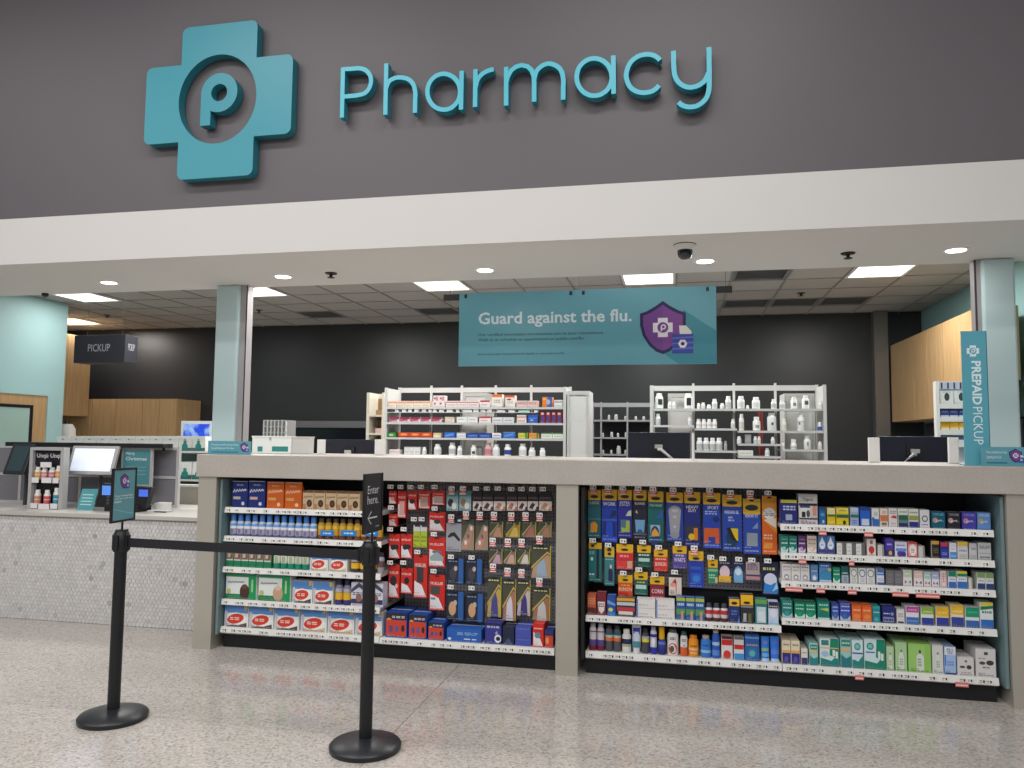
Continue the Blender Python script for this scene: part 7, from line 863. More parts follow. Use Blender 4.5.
white bottle with shoulder ring on right pharmacy rack's third shelf, second of four|pill_bottle|bottle|bottle|0.307|3.02|1.42|0.06|0.127|1|f0f0ee|cap=f4f4f2,.24;B.1,.5,c0c0c0|white bottle with shoulder ring on right pharmacy rack's third shelf
white bottle with shoulder ring on right pharmacy rack's third shelf, third of four|pill_bottle|bottle|bottle|0.371|3.02|1.42|0.06|0.127|1|f0f0ee|cap=f4f4f2,.24;B.1,.5,c0c0c0|white bottle with shoulder ring on right pharmacy rack's third shelf
white bottle with shoulder ring on right pharmacy rack's third shelf, rightmost of four|pill_bottle|bottle|bottle|0.435|3.02|1.42|0.06|0.127|1|f0f0ee|cap=f4f4f2,.24;B.1,.5,c0c0c0|white bottle with shoulder ring on right pharmacy rack's third shelf
tiny grey bottle on right pharmacy rack's third shelf|pill_bottle|bottle|bottle|0.497|3.02|1.42|0.031|0.096|1|b4b4b6|cap=a8a8aa,.25|
tiny white bottle in last section on right pharmacy rack's third shelf|pill_bottle|bottle|bottle|1.047|3.02|1.441|0.032|0.061|1|f0f0ee|cap=f4f4f2,.24;B.1,.5,dedede|
white bottle with domed cap on right pharmacy rack's third shelf|pill_bottle|bottle|bottle|1.148|3.02|1.441|0.058|0.098|1|f0f0ee|cap=f4f4f2,.4;B.1,.3,c8c8c8|
white bottle with grey centre mark on right pharmacy rack's third shelf|pill_bottle|bottle|bottle|1.276|3.02|1.441|0.064|0.136|1|f0f0ee|cap=f4f4f2,.25;R.4,.25,.65,.55,8a8a8c|
pinkish white bottle at far right on right pharmacy rack's third shelf|pill_bottle|bottle|bottle|1.392|3.02|1.441|0.036|0.079|1|ece4e4|cap=f4f4f2,.24;B.1,.5,e0d4d4|
long flat white box on right pharmacy rack's lowest shelf|medicine_carton|box|box|0.689|3.02|1.37|0.142|0.055|0.1|e8e6e0|L.1,.3,.9,.6,1,c0bcb0|
small white bottle on right pharmacy rack's lowest shelf|pill_bottle|bottle|bottle|0.897|3.02|1.37|0.044|0.081|1|f0f0ee|cap=f4f4f2,.24;B.1,.5,dcdcdc|
small grey bottle on the upper shelf of dark back rack, leftmost of five|pill_bottle|bottle|bottle|-0.79|4.42|1.763|0.032|0.059|1|9a9c98|cap=c8c8c6,.22|small grey bottle on the upper shelf of dark back rack
small grey bottle on the upper shelf of dark back rack, second of five|pill_bottle|bottle|bottle|-0.703|4.42|1.763|0.046|0.065|1|9a9c98|cap=c8c8c6,.22|small grey bottle on the upper shelf of dark back rack
small grey bottle on the upper shelf of dark back rack, third of five|pill_bottle|bottle|bottle|-0.588|4.42|1.763|0.033|0.047|1|9a9c98|cap=c8c8c6,.22|small grey bottle on the upper shelf of dark back rack
small grey bottle on the upper shelf of dark back rack, fourth of five|pill_bottle|bottle|bottle|-0.465|4.42|1.763|0.033|0.044|1|9a9c98|cap=c8c8c6,.22|small grey bottle on the upper shelf of dark back rack
small grey bottle on the upper shelf of dark back rack, rightmost of five|pill_bottle|bottle|bottle|-0.37|4.42|1.763|0.033|0.044|1|9a9c98|cap=c8c8c6,.22|small grey bottle on the upper shelf of dark back rack
small grey bottle on the middle shelf of dark back rack, leftmost of four|pill_bottle|bottle|bottle|-0.863|4.42|1.552|0.027|0.05|1|9a9c98|cap=c8c8c6,.22|small grey bottle on the middle shelf of dark back rack
small grey bottle on the middle shelf of dark back rack, second of four|pill_bottle|bottle|bottle|-0.756|4.42|1.552|0.036|0.063|1|9a9c98|cap=c8c8c6,.22|small grey bottle on the middle shelf of dark back rack
small grey bottle on the middle shelf of dark back rack, third of four|pill_bottle|bottle|bottle|-0.679|4.42|1.552|0.029|0.051|1|9a9c98|cap=c8c8c6,.22|small grey bottle on the middle shelf of dark back rack
small grey bottle on the middle shelf of dark back rack, rightmost of four|pill_bottle|bottle|bottle|-0.585|4.42|1.552|0.029|0.057|1|9a9c98|cap=c8c8c6,.22|small grey bottle on the middle shelf of dark back rack
small grey bottle on the lower shelf of dark back rack, leftmost of four|pill_bottle|bottle|bottle|-0.859|4.42|1.347|0.027|0.048|1|9a9c98|cap=c8c8c6,.22|small grey bottle on the lower shelf of dark back rack
small grey bottle on the lower shelf of dark back rack, second of four|pill_bottle|bottle|bottle|-0.76|4.42|1.347|0.027|0.049|1|9a9c98|cap=c8c8c6,.22|small grey bottle on the lower shelf of dark back rack
small grey bottle on the lower shelf of dark back rack, third of four|pill_bottle|bottle|bottle|-0.672|4.42|1.347|0.056|0.099|1|9a9c98|cap=c8c8c6,.22|small grey bottle on the lower shelf of dark back rack
small grey bottle on the lower shelf of dark back rack, rightmost of four|pill_bottle|bottle|bottle|-0.587|4.42|1.347|0.032|0.052|1|9a9c98|cap=c8c8c6,.22|small grey bottle on the lower shelf of dark back rack'''
for ln in ITEMS.split('\n'):
    lab,nm,cat,kind,x,y,z,w_,h_,d_,body,spec,grp=ln.split('|')
    o=product(nm,kind,float(w_),float(h_),float(d_),body,spec); o.location=(float(x),float(y),float(z)+.0005); tag(o,lab,cat)
    if grp: o['group']=grp
    elif 'group' in o: del o['group']

# ---------------- stanchions
def stanchion(x,y,label):
    t=thing('barrier_post',label,'stanchion',(x,y,0),'black retractable belt stanchions'); bm=M('1b1d23',.38); pm=M('14161b',.42)
    MB().loft([(0,.171,.171,bm),(.022,.174,.174,bm),(.032,.165,.165,bm),(.046,.09,.09,bm),(.056,.04,.04,bm)],0,0,40).build('base',t,smooth=True)
    MB().loft([(.045,.0315,.0315,pm),(.92,.0315,.0315,pm)],0,0,24).build('post',t,smooth=True)
    h=MB().loft([(.88,.037,.037,pm),(.885,.039,.039,pm),(.978,.039,.039,pm),(.984,.034,.034,pm),(.998,.033,.033,pm)],0,0,24).build('belt_head',t,smooth=True)
    for a in range(4):
        c,s=math.cos(a*math.pi/2),math.sin(a*math.pi/2); e=MB().box(.034,.046,-.014,.014,.888,.97,pm).build('belt_clip',h); e.rotation_euler=(0,0,a*math.pi/2)
    return t
sL=stanchion(-2.935,-1.325,'left black belt stanchion, carrying the teal sign'); sR=stanchion(-1.48,-1.385,'right black belt stanchion, carrying the Enter here sign')
b=MB().box(.0005,1.35,-.0015,.0015,-.024,.024,M('17191f',.6)).build('barrier_belt',None,(-2.888,-1.3275,.93)); b.rotation_euler=(0,.004,math.atan2(-.06,1.455)); tag(b,'black retractable belt stretched between the two stanchions','belt')
MB().box(1.346,1.352,-.008,.008,-.03,.03,BLK).build('belt_end',b)
def frame_sign(x,y,ang,label):
    t=thing('sign_frame',label,'sign',(x,y,.998),None,(0,0,ang)); fm=M('15161a',.35)
    MB().tube([(0,.006,0),(0,.006,.05)],.006,fm).build('stem',t)
    f=MB()
    for a,b_,c,d_ in ((-.108,.108,.042,.053),(-.108,.108,.321,.332),(-.108,-.097,.053,.321),(.097,.108,.053,.321)): f.box(a,b_,0,.012,c,d_,fm)
    f.build('frame',t); return t
CROSS=lambda cx,cz,s,y,m,mb:(mb.box(cx-s,cx+s,y,y+.0002,cz-s*.5,cz+s*.5,m),mb.box(cx-s*.5,cx+s*.5,y-.0001,y+.0001,cz-s,cz+s,m))
def disc(mb,cx,cz,rx,rz,y,m,n=20): mb.add([(cx+rx*math.cos(2*math.pi*i/n),y,cz+rz*math.sin(2*math.pi*i/n)) for i in range(n)],[tuple(range(n))],m)
def shieldpts(cx,cz,s):
    p=[(0,1),(-.28,.8),(-.6,.62),(-.84,.54),(-.84,.1),(-.74,-.3),(-.5,-.68),(-.25,-.9),(0,-1)]
    return [(cx+x*s,cz+z*s) for x,z in p]+[(cx-x*s,cz+z*s) for x,z in p[-2:0:-1]]
def shield(mb,cx,cz,s,y):
    navy=M('221c52',.5); pur=M('6e3f8c',.5); wh=M('e2dfe6',.5)
    def pl(p,yy,m): mb.add([(a,yy,c) for a,c in p],[tuple(range(len(p)))],m)
    pl(shieldpts(cx,cz,s),y,navy); ip=shieldpts(cx,cz-.005*s,s*.86); pl(ip,y-.0005,pur)
    half=[p for p in ip if p[0]>=cx-1e-6]; pl(half,y-.0008,M('7a4290',.5))
    CROSS(cx,cz,s*.36,y-.0014,wh,mb); disc(mb,cx,cz,s*.2,s*.2,y-.002,pur); 
    mb.ribbon([(cx+s*.02+s*.075*math.cos(2*math.pi*i/16),cz+s*.02+s*.075*math.sin(2*math.pi*i/16)) for i in range(16)],s*.05,y-.003,y-.0022,wh,True,flat=True); mb.ribbon([(cx-s*.055,cz+s*.02),(cx-s*.055,cz-s*.14)],s*.05,y-.003,y-.0022,wh,flat=True)
    # vaccine card in front of the shield
    bx0,bx1,bz0,bz1=cx+s*.34,cx+s*1.1,cz-s*.98,cz-s*.26
    pl([(bx0+.28*s,bz1-.01),(bx0+.7*s,bz1-.01),(bx0+.7*s,bz1+.1*s),(bx0+.5*s,bz1+.32*s),(bx0+.25*s,bz1+.32*s)],y-.0012,M('dcdcd8',.5))
    blu=M('33429c',.5); pl([(bx0,bz0),(bx1,bz0),(bx1,bz1),(bx0,bz1)],y-.0016,blu)
    for k in range(3): z=bz0+s*(.14+.2*k); pl([(bx0,z),(bx1,z+.03*s),(bx1,z+.1*s),(bx0,z+.05*s)],y-.0019,M('5a6cc4',.5))
    hx_,hz_=(bx0+bx1)/2,(bz0+bz1)/2; disc(mb,hx_,hz_,s*.17,s*.17,y-.0023,wh,6); disc(mb,hx_,hz_,s*.07,s*.07,y-.0027,navy,12)
def teal_panel(t,hw,z0,z1): return bx('panel',-hw,hw,.003,.009,z0,z1,M('5f9aa6',.45),t)
t=frame_sign(-2.927,-1.325,1.68,'black framed teal shield notice on top of left stanchion'); teal_panel(t,.097,.053,.321)
mb=MB(); shield(mb,-.005,.262,.042,.002)
for k in range(3): z=.178-.016*k; put_text(mb,['Your immunizer','will be with you','soon.'][k],-.085,(.085,.085,-.02)[k],z,z+.011,.0022,M('e4eef0',.5),.01)
mb.ribbon([(-.095,.115),(-.02,.1),(.05,.085),(.095,.08)],.004,.0018,.0026,M('8ec0c8',.5),flat=True); mb.build('printed_notice',t)
t=frame_sign(-1.464,-1.385,1.53,'black Enter here arrow sign on top of right stanchion'); bx('panel',-.097,.097,.003,.009,.053,.321,M('22242a',.35),t)
mb=MB(); wt=M('d8d8da',.5); put_text(mb,'Enter',-.07,.062,.232,.272,.0022,wt,0,True); put_text(mb,'here.',-.07,.058,.182,.224,.0022,wt,0,True)
mb.ribbon([(-.06,.115),(.045,.115)],.007,.0014,.0026,wt,flat=True); mb.ribbon([(-.025,.146),(-.065,.115),(-.025,.084)],.007,.0010,.0026,wt,flat=True); mb.box(.03,.07,.0018,.0026,.066,.071,M('8aa8a8')); mb.build('printed_notice',t)

# ---------------- flu banner
x0,x1,z0,z1,Y=G['flu']; bn=thing('flu_banner','wide teal hanging banner about guarding against the flu','banner',((x0+x1)/2,Y,z0))
W=(x1-x0)/2;Hh=z1-z0
bx('panel',-W,W,0,.012,0,Hh,M('62a1b2',.45),bn)
mb=MB(); dk=M('1c4450',.5); wh=M('d2e2e8',.5)
mb.add([(u*2*W-W,-.0003,v*Hh) for u,v in ((.86,.01),(.998,.01),(.998,.5),(.9,.66),(.55,.005))][0:1]+[(u*2*W-W,-.0003,v*Hh) for u,v in ((.999,.005),(.999,.42),(.88,.7),(.78,.2),(.86,.005))],[(0,1,2,3,4)] if 0 else [(1,2,3,4,5)],M('3d8a9c',.5))
mb.build('printed_background',bn); mb=MB(); put_text(mb,'Guard against the flu.',-W+.08*2*W,-W+.686*2*W,.515*Hh,.73*Hh,-.001,wh,.02); mb.build('printed_heading',bn); mb=MB()
put_text(mb,'Our certified immunizers can vaccinate you at your convenience.',-W+.08*2*W,-W+.58*2*W,.395*Hh,.445*Hh,-.001,dk,.008)
put_text(mb,'Walk in or schedule an appointment at publix.com/flu.',-W+.08*2*W,-W+.505*2*W,.325*Hh,.375*Hh,-.001,dk,.008)
put_text(mb,'Restrictions apply. See pharmacy for details or visit publix.com/flu.',-W+.08*2*W,-W+.43*2*W,.14*Hh,.175*Hh,-.001,dk,.004)
stuff(mb.build('printed_text',bn)); mb=MB(); shield(mb,-W+.803*2*W,.475*Hh,.228,-.001); mb.build('printed_shield',bn)
for x in (-W+.06,-.11,.0,W-.07): bx('clip',x-.012,x+.012,-.006,.016,Hh-.045,Hh-.012,BLK,bn)
for x,a,b_ in ((-W,-.15,0),(W,0,.13)):
    o=bx('hanger_bar',x+a,x+b_,.004,.03,Hh-.06,Hh-.005,BLK,bn); MB().tube([(x+(a+b_)/2*1.2,.017,Hh-.006),(x+(a+b_)/2*1.2,.017,3.345-z0)],.002,M('3a3a3a')).build('wire',o)
MB().tube([(-.05,.006,Hh-.01),(-.05,.006,3.345-z0)],.002,M('3a3a3a')).build('wire',bn)

# ---------------- camera dome and small speaker
t=thing('security_camera','white dome security camera under the soffit','camera',(.072,.25,2.835))
MB().loft([(-.05,.075,.075,WHITE),(-.02,.098,.098,WHITE),(-.006,.104,.104,WHITE)],0,0,28).build('housing',t,smooth=True)
MB().loft([(-.006,.108,.108,M('4a3a34',.5)),(0,.108,.108,M('4a3a34',.5))],0,0,28).build('mount_plate',t,smooth=True)
gl=M('15171d',.08,coat=.5); MB().loft([(-.125,.02,.02,gl),(-.118,.045,.045,gl),(-.1,.064,.064,gl),(-.075,.073,.073,gl),(-.05,.074,.074,gl)],0,0,28).build('smoked_dome',t,smooth=True)
t.scale=(.7,.7,.8)
t=thing('spot_camera','tiny black device under the soffit at far left','camera',(-5.789,1.08,2.835)); t.scale=(.55,.55,.55); MB().loft([(-.06,.02,.02,BLK),(-.045,.05,.05,BLK),(0,.055,.055,BLK)],0,0,16).build('body',t,smooth=True); MB().loft([(-.066,.015,.015,gl),(-.06,.018,.018,gl)],0,0,10).build('lens',t)

# ---------------- signs on the stone counter
def small_sign(k,label,shieldx):
    x0,x1,z0,z1,Y=G[k]; w_=x1-x0;h_=z1-z0; t=thing('counter_sign',label,'sign',((x0+x1)/2,Y,1.3775)); h_=z1-1.3775
    bx('plate',-w_/2,w_/2,0,.004,0,h_,M('5f9fae',.45),t); MB().prismx([(.004,0),(.03,0),(.03,.004),(.004,.004)],-w_/2,w_/2,M('9ac0c8',.3)).build('foot',t)
    mb=MB(); put_text(mb,'Protect yourself and your family',-w_/2+.03,w_/2-.1,h_*.62,h_*.8,-.0006,M('cfe6ec',.5),.01); put_text(mb,'by getting your flu shot.',-w_/2+.03,w_/2-.13,h_*.36,h_*.55,-.0006,M('cfe6ec',.5),.01); mb.box(-w_/2+.03,w_/2-.1,-.0006,-.0001,h_*.14,h_*.2,M('2a6a80',.5)); shield(mb,w_/2-.055,h_*.56,h_*.36,-.001); mb.build('printed_front',t)
small_sign('signL','small teal flu shot sign at left end of stone counter',0); small_sign('signR','small teal flu shot sign beside the tall pickup sign',0)
x0,x1,z0,z1,Y=G['prepaid']; w_=x1-x0;h_=z1-1.3775
t=thing('pickup_totem','tall teal Prepaid Pickup sign standing on stone counter','sign',((x0+x1)/2,Y,1.3775)); 
bx('face_panel',-w_/2,w_/2,0,.006,0,h_,M('5aa6b8',.45),t)
MB().prismz([(w_/2,.0),(w_/2+.006,.004),(w_/2-.02,.09),(w_/2-.026,.086)],0,h_,M('2a7484',.5)).build('side_panel',t); bx('foot',-w_/2,w_/2,.006,.09,0,.005,M('2a7484',.5),t)
mb=MB(); wt=M('dff0f4',.5)
def vtext(s,zt,zb,xl,xr,bold):
    vs,fs,_=text_geo(s,bold); mb.add([(xl+v*(xr-xl),-.0008,zt-u*(zt-zb)) for u,v in vs],[f for f in fs],wt)
vtext('PREPAID',h_*.775,h_*.45,-.016,.036,.03); vtext('PICKUP',h_*.432,h_*.155,-.016,.036,.0); mb.build('printed_words',t); mb=MB()
CROSS(-.005,h_*.85,.034,-.0008,wt,mb); disc(mb,-.005,h_*.85,.02,.02,-.0012,M('5aa6b8',.45)); mb.ribbon([(-.003+.009*math.cos(i*math.pi/6),h_*.853+.009*math.sin(i*math.pi/6)) for i in range(12)],.006,-.002,-.0014,wt,True,flat=True); mb.ribbon([(-.012,h_*.853),(-.012,h_*.831)],.006,-.002,-.0014,wt,flat=True)
mb.ribbon([(.022,0.004),(.022,h_*.13)],.003,-.0012,-.0006,wt,flat=True); mb.build('printed_front',t)

# ---------------- behind the counter
wd=thing('work_desk','long white staff work surface behind the stone counter','desk',(-.3,1.35,0)); bx('desk_top',-2.95,2.3,-.37,.42,.84,.88,M('a3a19e',.5),wd); 
for x in (-2.9,-.3,2.2): bx('side_support',x,x+.04,-.36,.4,0,.84,WHITE,wd)
def monitor(k,label,arm=True):
    x0,x1,z0,z1,Y=G[k]; w_=x1-x0; t=thing('computer_monitor',label,'monitor',((x0+x1)/2,Y,.8805)); zt=z1-.8805; zb=zt-w_*.62
    bx('display_housing',-w_/2,w_/2,.0,.03,zb,zt,M('12152a',.4),t,bevel=.004); bx('screen',-w_/2+.012,w_/2-.012,.03,.033,zb+.012,zt-.012,M('1a1c20',.1),t)
    s=MB(); s.box(-.055,.055,-.014,0,zb+w_*.27,zb+w_*.27+.1,M('101114',.4)); s.build('rear_mount',t); a=M('c8c8ca',.3,.6)
    ar=MB(); ar.box(-.03,.03,-.03,-.014,zb+w_*.36,zb+w_*.36+.03,a); 
    P=[(0,-.03,zb+w_*.34),(.02*(1 if arm>0 else -1),-.05,zb+w_*.34),(.12*(1 if arm>0 else -1),-.06,zb+w_*.16),(.12*(1 if arm>0 else -1),-.06,.02)]
    ar.tube(P,.014,a,10); ar.build('support_arm',t); MB().loft([(0,.09,.07,a),(.02,.085,.066,a)],.12*(1 if arm>0 else -1),-.06,20).build('base',t,smooth=True)
    mk=MB(); mk.box(-.02,.02,-.0008,0,zt-.05,zt-.035,M('5a5c60',.4)); mk.build('brand_badge_blank',t) if 0 else None
monitor('mon0','black monitor seen from behind between the two pharmacy racks',1); monitor('mon1','black monitor seen from behind beside the pickup sign',-1); monitor('mon2','black monitor seen from behind left of the left rack',1)
for k,lab in (('div0','narrow white divider left of the left monitor'),('div1','narrow white divider at left rack corner'),('div2','narrow white divider left of the right monitor'),('div3','narrow white divider between right monitor and pickup sign')):
    x0,x1,z0,z1,Y=G[k]; t=thing('privacy_divider',lab,'divider',((x0+x1)/2,Y,1.3775),'white counter dividers'); h_=z1-1.3775
    bx('panel',-(x1-x0)/2,(x1-x0)/2,0,.03,.004,h_,WHITE,t,bevel=.003); bx('foot',-(x1-x0)/2-.004,(x1-x0)/2+.004,-.004,.05,0,.004,M('c8c6c2'),t)
x0,x1,z0,z1,Y=G['post']; t=thing('divider_post','thin white post on counter beside the middle monitor','post',((x0+x1)/2,Y,1.3775)); bx('shaft',-.008,.008,0,.016,.004,z1-1.3775,WHITE,t); bx('foot',-.02,.02,-.01,.03,0,.004,WHITE,t)
# pharmacy racks
RM=M('c9c8c6',.45); RG=M('a8a8aa',.5)
def rack(k,label,posts,depth,shelves,beam=True):
    x0,x1,z0,z1,Y=G[k]; t=thing('pharmacy_rack',label,'shelving',((x0+x1)/2,Y,0)); c=(x0+x1)/2
    def b(n,*a,m=RM,p=t):
        o=bx(n,a[0]-c,a[1]-c,a[2],a[3],a[4],a[5],m,p); return o
    for x in (x0,x1-.03):
        e=b('end_panel',x,x+.03,0,.03,0,z1); b('end_panel',x+.005,x+.025,.03,depth-.02,0,z1-.005); b('rear_post',x,x+.03,depth-.02,depth,0,z1+.03)
    for x in posts: b('upright',x-.012,x+.012,depth-.02,depth,0,z1+.05)
    bm=b('top_beam',x0+.03,x1-.03,depth-.022,depth-.012,z1-.03,z1+.025)
    for (a0,a1,z) in shelves:
        s=b('shelf',a0,a1,.02,depth-.03,z-.012,z-.001); b('shelf_lip',a0,a1,.005,.0195,z-.022,z-.001,m=RM,p=s)
    return t
x0,x1=G['rackL'][:2]; RL=rack('rackL','left white pharmacy rack full of coloured medicine cartons',G['postsL'],.44,[(x0+.03,x1-.03,z) for z in (G['shL'][0],G['shL'][2],G['shL'][3],G['shL'][4],.9,.45)])
bx('narrow_shelf',-.975,.7,.006,.13,G['narrow'][0]-.008,G['narrow'][0]-.001,RM,RL)
x0,x1=G['rackR'][:2]; pr=G['postsR']; e=[x0+.03]+list(pr)+[x1-.03]
rack('rackR','right white pharmacy rack holding white pill bottles',pr,.44,[(e[i]+.004,e[i+1]-.004,z) for i in range(4) for z in G['shR'][i]]+[(x0+.03,x1-.03,1.25),(x0+.03,x1-.03,.8)])
DK=M('86868a',.5)
x0,x1,z0,z1,Y=G['rackF']; t=thing('pharmacy_rack','dark grey back rack between the two white racks','shelving',((x0+x1)/2,Y,0)); c=(x0+x1)/2
for x in (x0,x0+.1,(x0+x1)/2+.04,x1-.02): bx('upright',x-c,x-c+.02,0,.02,0,z1,DK,t); 
bx('top_beam',x0-c,x1-c,.005,.018,z1-.06,z1-.01,DK,t)
for z in G['shF']: bx('shelf',x0-c,x1-c,-.005,.35,z-.02,z-.001,DK,t)
bx('back_panel',x0-c,x1-c,.35,.36,.2,G['shF'][0]-.02,M('15161e',.6),t)
def locker(k,label,perf=False):
    x0,x1,z0,z1,Y=G[k]; t=thing('storage_locker',label,'cabinet',((x0+x1)/2,Y,0)); w_=(x1-x0)/2
    bx('body',-w_,w_,0,.35,0,z1,M('d0cecb',.5),t); f=MB(); g=M('bdbbb8',.5)
    for a,b_,c_,d_ in ((-w_,w_,z1-.04,z1),(-w_,w_,0,.05),(-w_,-w_+.025,.05,z1-.04),(w_-.025,w_,.05,z1-.04)): f.box(a,b_,-.012,0,c_,d_,g)
    f.build('face_frame',t)
locker('tall','tall plain white cabinet at right end of left rack'); locker('lockL','white locker visible through the middle of left rack'); locker('lockR0','white perforated locker behind left section of right rack'); locker('lockR1','white locker behind last section of right rack')
x0,x1,z0,z1,Y=G['rackS']; t=thing('end_shelf','narrow cream shelf unit with brown back left of the rack','shelving',((x0+x1)/2,Y,0)); w_=(x1-x0)/2; CR=M('d8d2c4',.5)
for x in (-w_,w_-.02): bx('post',x,x+.035 if x<0 else x+.02,0,.3,0,z1,CR,t)
bx('back_panel',-w_+.03,w_,.28,.3,.1,z1-.06,M('8f7048',.6),t); bx('top_rail',-w_,w_,.28,.3,z1-.06,z1,CR,t)
for z in (1.79,1.57,1.3): bx('shelf',-w_+.03,w_-.01,.01,.28,z-.02,z,CR,t)
for i,(z,l) in enumerate(((1.57,'pinkish'),(1.79,'brown'))):
    o=bx('small_parcel',(x0+x1)/2+.0,(x0+x1)/2+.075,Y+.03,Y+.12,z+.001,z+.06,M(['d8b8b0','b08a68'][i],.6)); tag(o,'small %s parcel on the narrow cream shelf unit'%l,'box')
x0,x1,z0,z1,Y=G['red']; t=thing('red_pipe','dark red vertical pipe seen through the right rack','pipe',((x0+x1)/2,Y+.1,0)); MB().loft([(0,.022,.022,M('8a2a22',.5)),(z1,.022,.022,M('8a2a22',.5))],0,0,14).build('pipe',t,smooth=True); MB().loft([(1.62,.03,.03,M('8a2a22',.5)),(1.68,.03,.03,M('8a2a22',.5))],0,0,14).build('coupling',t,smooth=True)
# hanging clear bags at the back rack's left end
for i,z in enumerate((1.81,1.48)):
    x0=G['rackF'][0]; cb=M('d4d8dc',.2,alpha=.75)
    t=thing('clear_bag','clear plastic bag, %s one hanging at left end of dark rack'%['upper','lower'][i],'bag',(x0-.035,4.33,z))
    MB().loft([(-.13,.03,.02,cb),(-.06,.045,.028,cb),(.02,.038,.02,cb),(.08,.008,.008,cb)],0,0,9).build('bag',t); MB().tube([(0,0,.07),(0,.01,.11),(.036,.08,.115)],.006,RG).build('hook',t)
# pass-through window in the back wall
x0,x1,z0,z1,Y=G['niche']; t=thing('drive_through_window','dark service window with light header in back wall','window',((x0+x1)/2,6.55,0)); c=(x0+x1)/2
bx('dark_pane',x0-c,x1-c,-.02,-.001,1.05,z1,M('07080f',.15),t); a0,a1,b0,b1,_=G['nichehead']; bx('header',a0-c,a1-c,-.09,-.001,b0,b1,M('66676a',.4),t); bx('sill',x0-c-.05,x1-c+.05,-.08,-.001,1.0,1.05,M('8e8f92',.4),t)
x0,x1,z0,z1,Y=G['louver']; t=thing('slotted_organizer','grey slotted paper organizer behind left end of counter','organizer',((x0+x1)/2,Y,.8805)); w_=(x1-x0)/2;h_=z1-.8805
bx('body',-w_,w_,.02,.2,0,h_,M('8a8a88',.5),t)
for i in range(7): bx('fin',-w_+i*(2*w_-.012)/6,-w_+i*(2*w_-.012)/6+.012,0,.02,h_-.32,h_,M('d0d0ce',.5),t)
for i in range(6): bx('shelf_strip',-w_,w_,.004,.02,h_-.06*i-.012,h_-.06*i,M('b8b8b6',.5),t)
dk2=thing('side_desk','white desk behind left end of counter','desk',(-3.8,2.1,0)); bx('desk_top',-.58,.6,-.15,.35,.84,.88,WHITE,dk2); bx('panel_leg',-.55,-.5,-.1,.3,0,.84,WHITE,dk2); bx('panel_leg',.5,.55,-.1,.3,0,.84,WHITE,dk2)
TB=M('f2f4f0',.5); TG=M('2f8f88',.45)
for k,lab in (('tote0','wide white tote with teal labels on left of stone counter'),('tote1','narrow grey white tote beside the wide white tote')):
    x0,x1,z0,z1,Y=G[k]; w_=(x1-x0)/2; t=thing('white_tote',lab,'tote',((x0+x1)/2,Y,1.3775)); h_=z1-1.3775; mm=TB if k=='tote0' else M('cfcdc8',.5)
    bx('body',-w_,w_,0,.07,0,h_-.012,mm,t,bevel=.003); bx('lid',-w_-.002,w_+.002,-.004,.074,h_-.012,h_,mm,t)
    if k=='tote0':
        for q_ in ('toteprint0','toteprint1'): a=G[q_]; c=(x0+x1)/2; bx('teal_label',a[0]-c,a[1]-c,-.001,-.0001,a[2]-1.3775,a[3]-1.3775,TG,t)
        bx('clip',-.02,-.005,-.008,-.004,h_-.03,h_-.01,M('9ab8b0'),t)
# white prescription totes on their rack behind the pickup counter
rk=thing('tote_rack','white rack carrying rows of prescription totes','rack',(-5.3,1.75,0))
for z in (1.09,1.365): bx('shelf',-.95,.85,0,.3,z-.02,z,WHITE,rk)
for x in (-.97,.85): bx('side_panel',x,x+.02,0,.3,0,1.42,WHITE,rk)
bx('back_panel',-.95,.85,.3,.315,.2,1.42,M('5f7f7e',.6),rk)
order=['first','second','third','fourth','fifth','sixth','seventh','eighth','ninth','tenth','eleventh']
def bottle_print(t,s,zc):
    p=MB(); p.prism([(-.028*s,zc-.045),(.028*s,zc-.045),(.028*s,zc),(.012*s,zc+.02),(.012*s,zc+.045),(-.012*s,zc+.045),(-.012*s,zc+.02),(-.028*s,zc)],-.012,-.002,TG); p.build('bottle_shaped_latch',t)
for i in range(11):
    x0,x1,z0,z1,Y=G['bin%d'%i]; w_=(x1-x0)/2; t=thing('prescription_tote','white prescription tote, %s from left in the top row'%order[i],'tote',((x0+x1)/2,Y+.01,1.3655),'white prescription totes'); h_=z1-1.3655
    bx('body',-w_,w_,0,.25,0,h_,TB,t); bx('front_lip',-w_,w_,-.008,0,h_-.03,h_,M('eef0ec',.5),t); MB().loft([(h_*.72,.008,.003,M('6a9a94')),(h_*.8,.008,.003,M('6a9a94'))],0,-.009,8).build('round_mark',t)
    if i>8: bottle_print(t,1,.055); bx('base_strip',-w_,w_,-.006,0,0,.03,M('4a7a78',.5),t)
for i in range(2):
    x0,x1,z0,z1,Y=G['binlow%d'%i]; w_=(x1-x0)/2; t=thing('prescription_tote','white prescription tote in lower row, %s one'%['left','right'][i],'tote',((x0+x1)/2,Y+.01,1.0905),'white prescription totes'); h_=z1-1.0905
    bx('body',-w_,w_,0,.25,0,h_,TB,t); bottle_print(t,1.1,.06); bx('base_strip',-w_,w_,-.006,0,0,.04,M('2f7a74',.5),t)
x0,x1,z0,z1,Y=G['lowcab']; t=thing('low_cabinet','low beige cabinet between pickup counter and steel pillar','cabinet',((x0+x1)/2,Y,0)); w_=(x1-x0)/2+.05
bx('body',-w_,w_,0,.1,0,z1,M('b8b2a6',.5),t); bx('top',-w_-.01,w_+.01,-.012,.1,z1,z1+.02,WHITE,t); bx('door',-w_+.02,w_-.02,-.012,0,.1,z1-.03,M('b0aa9e',.5),t)
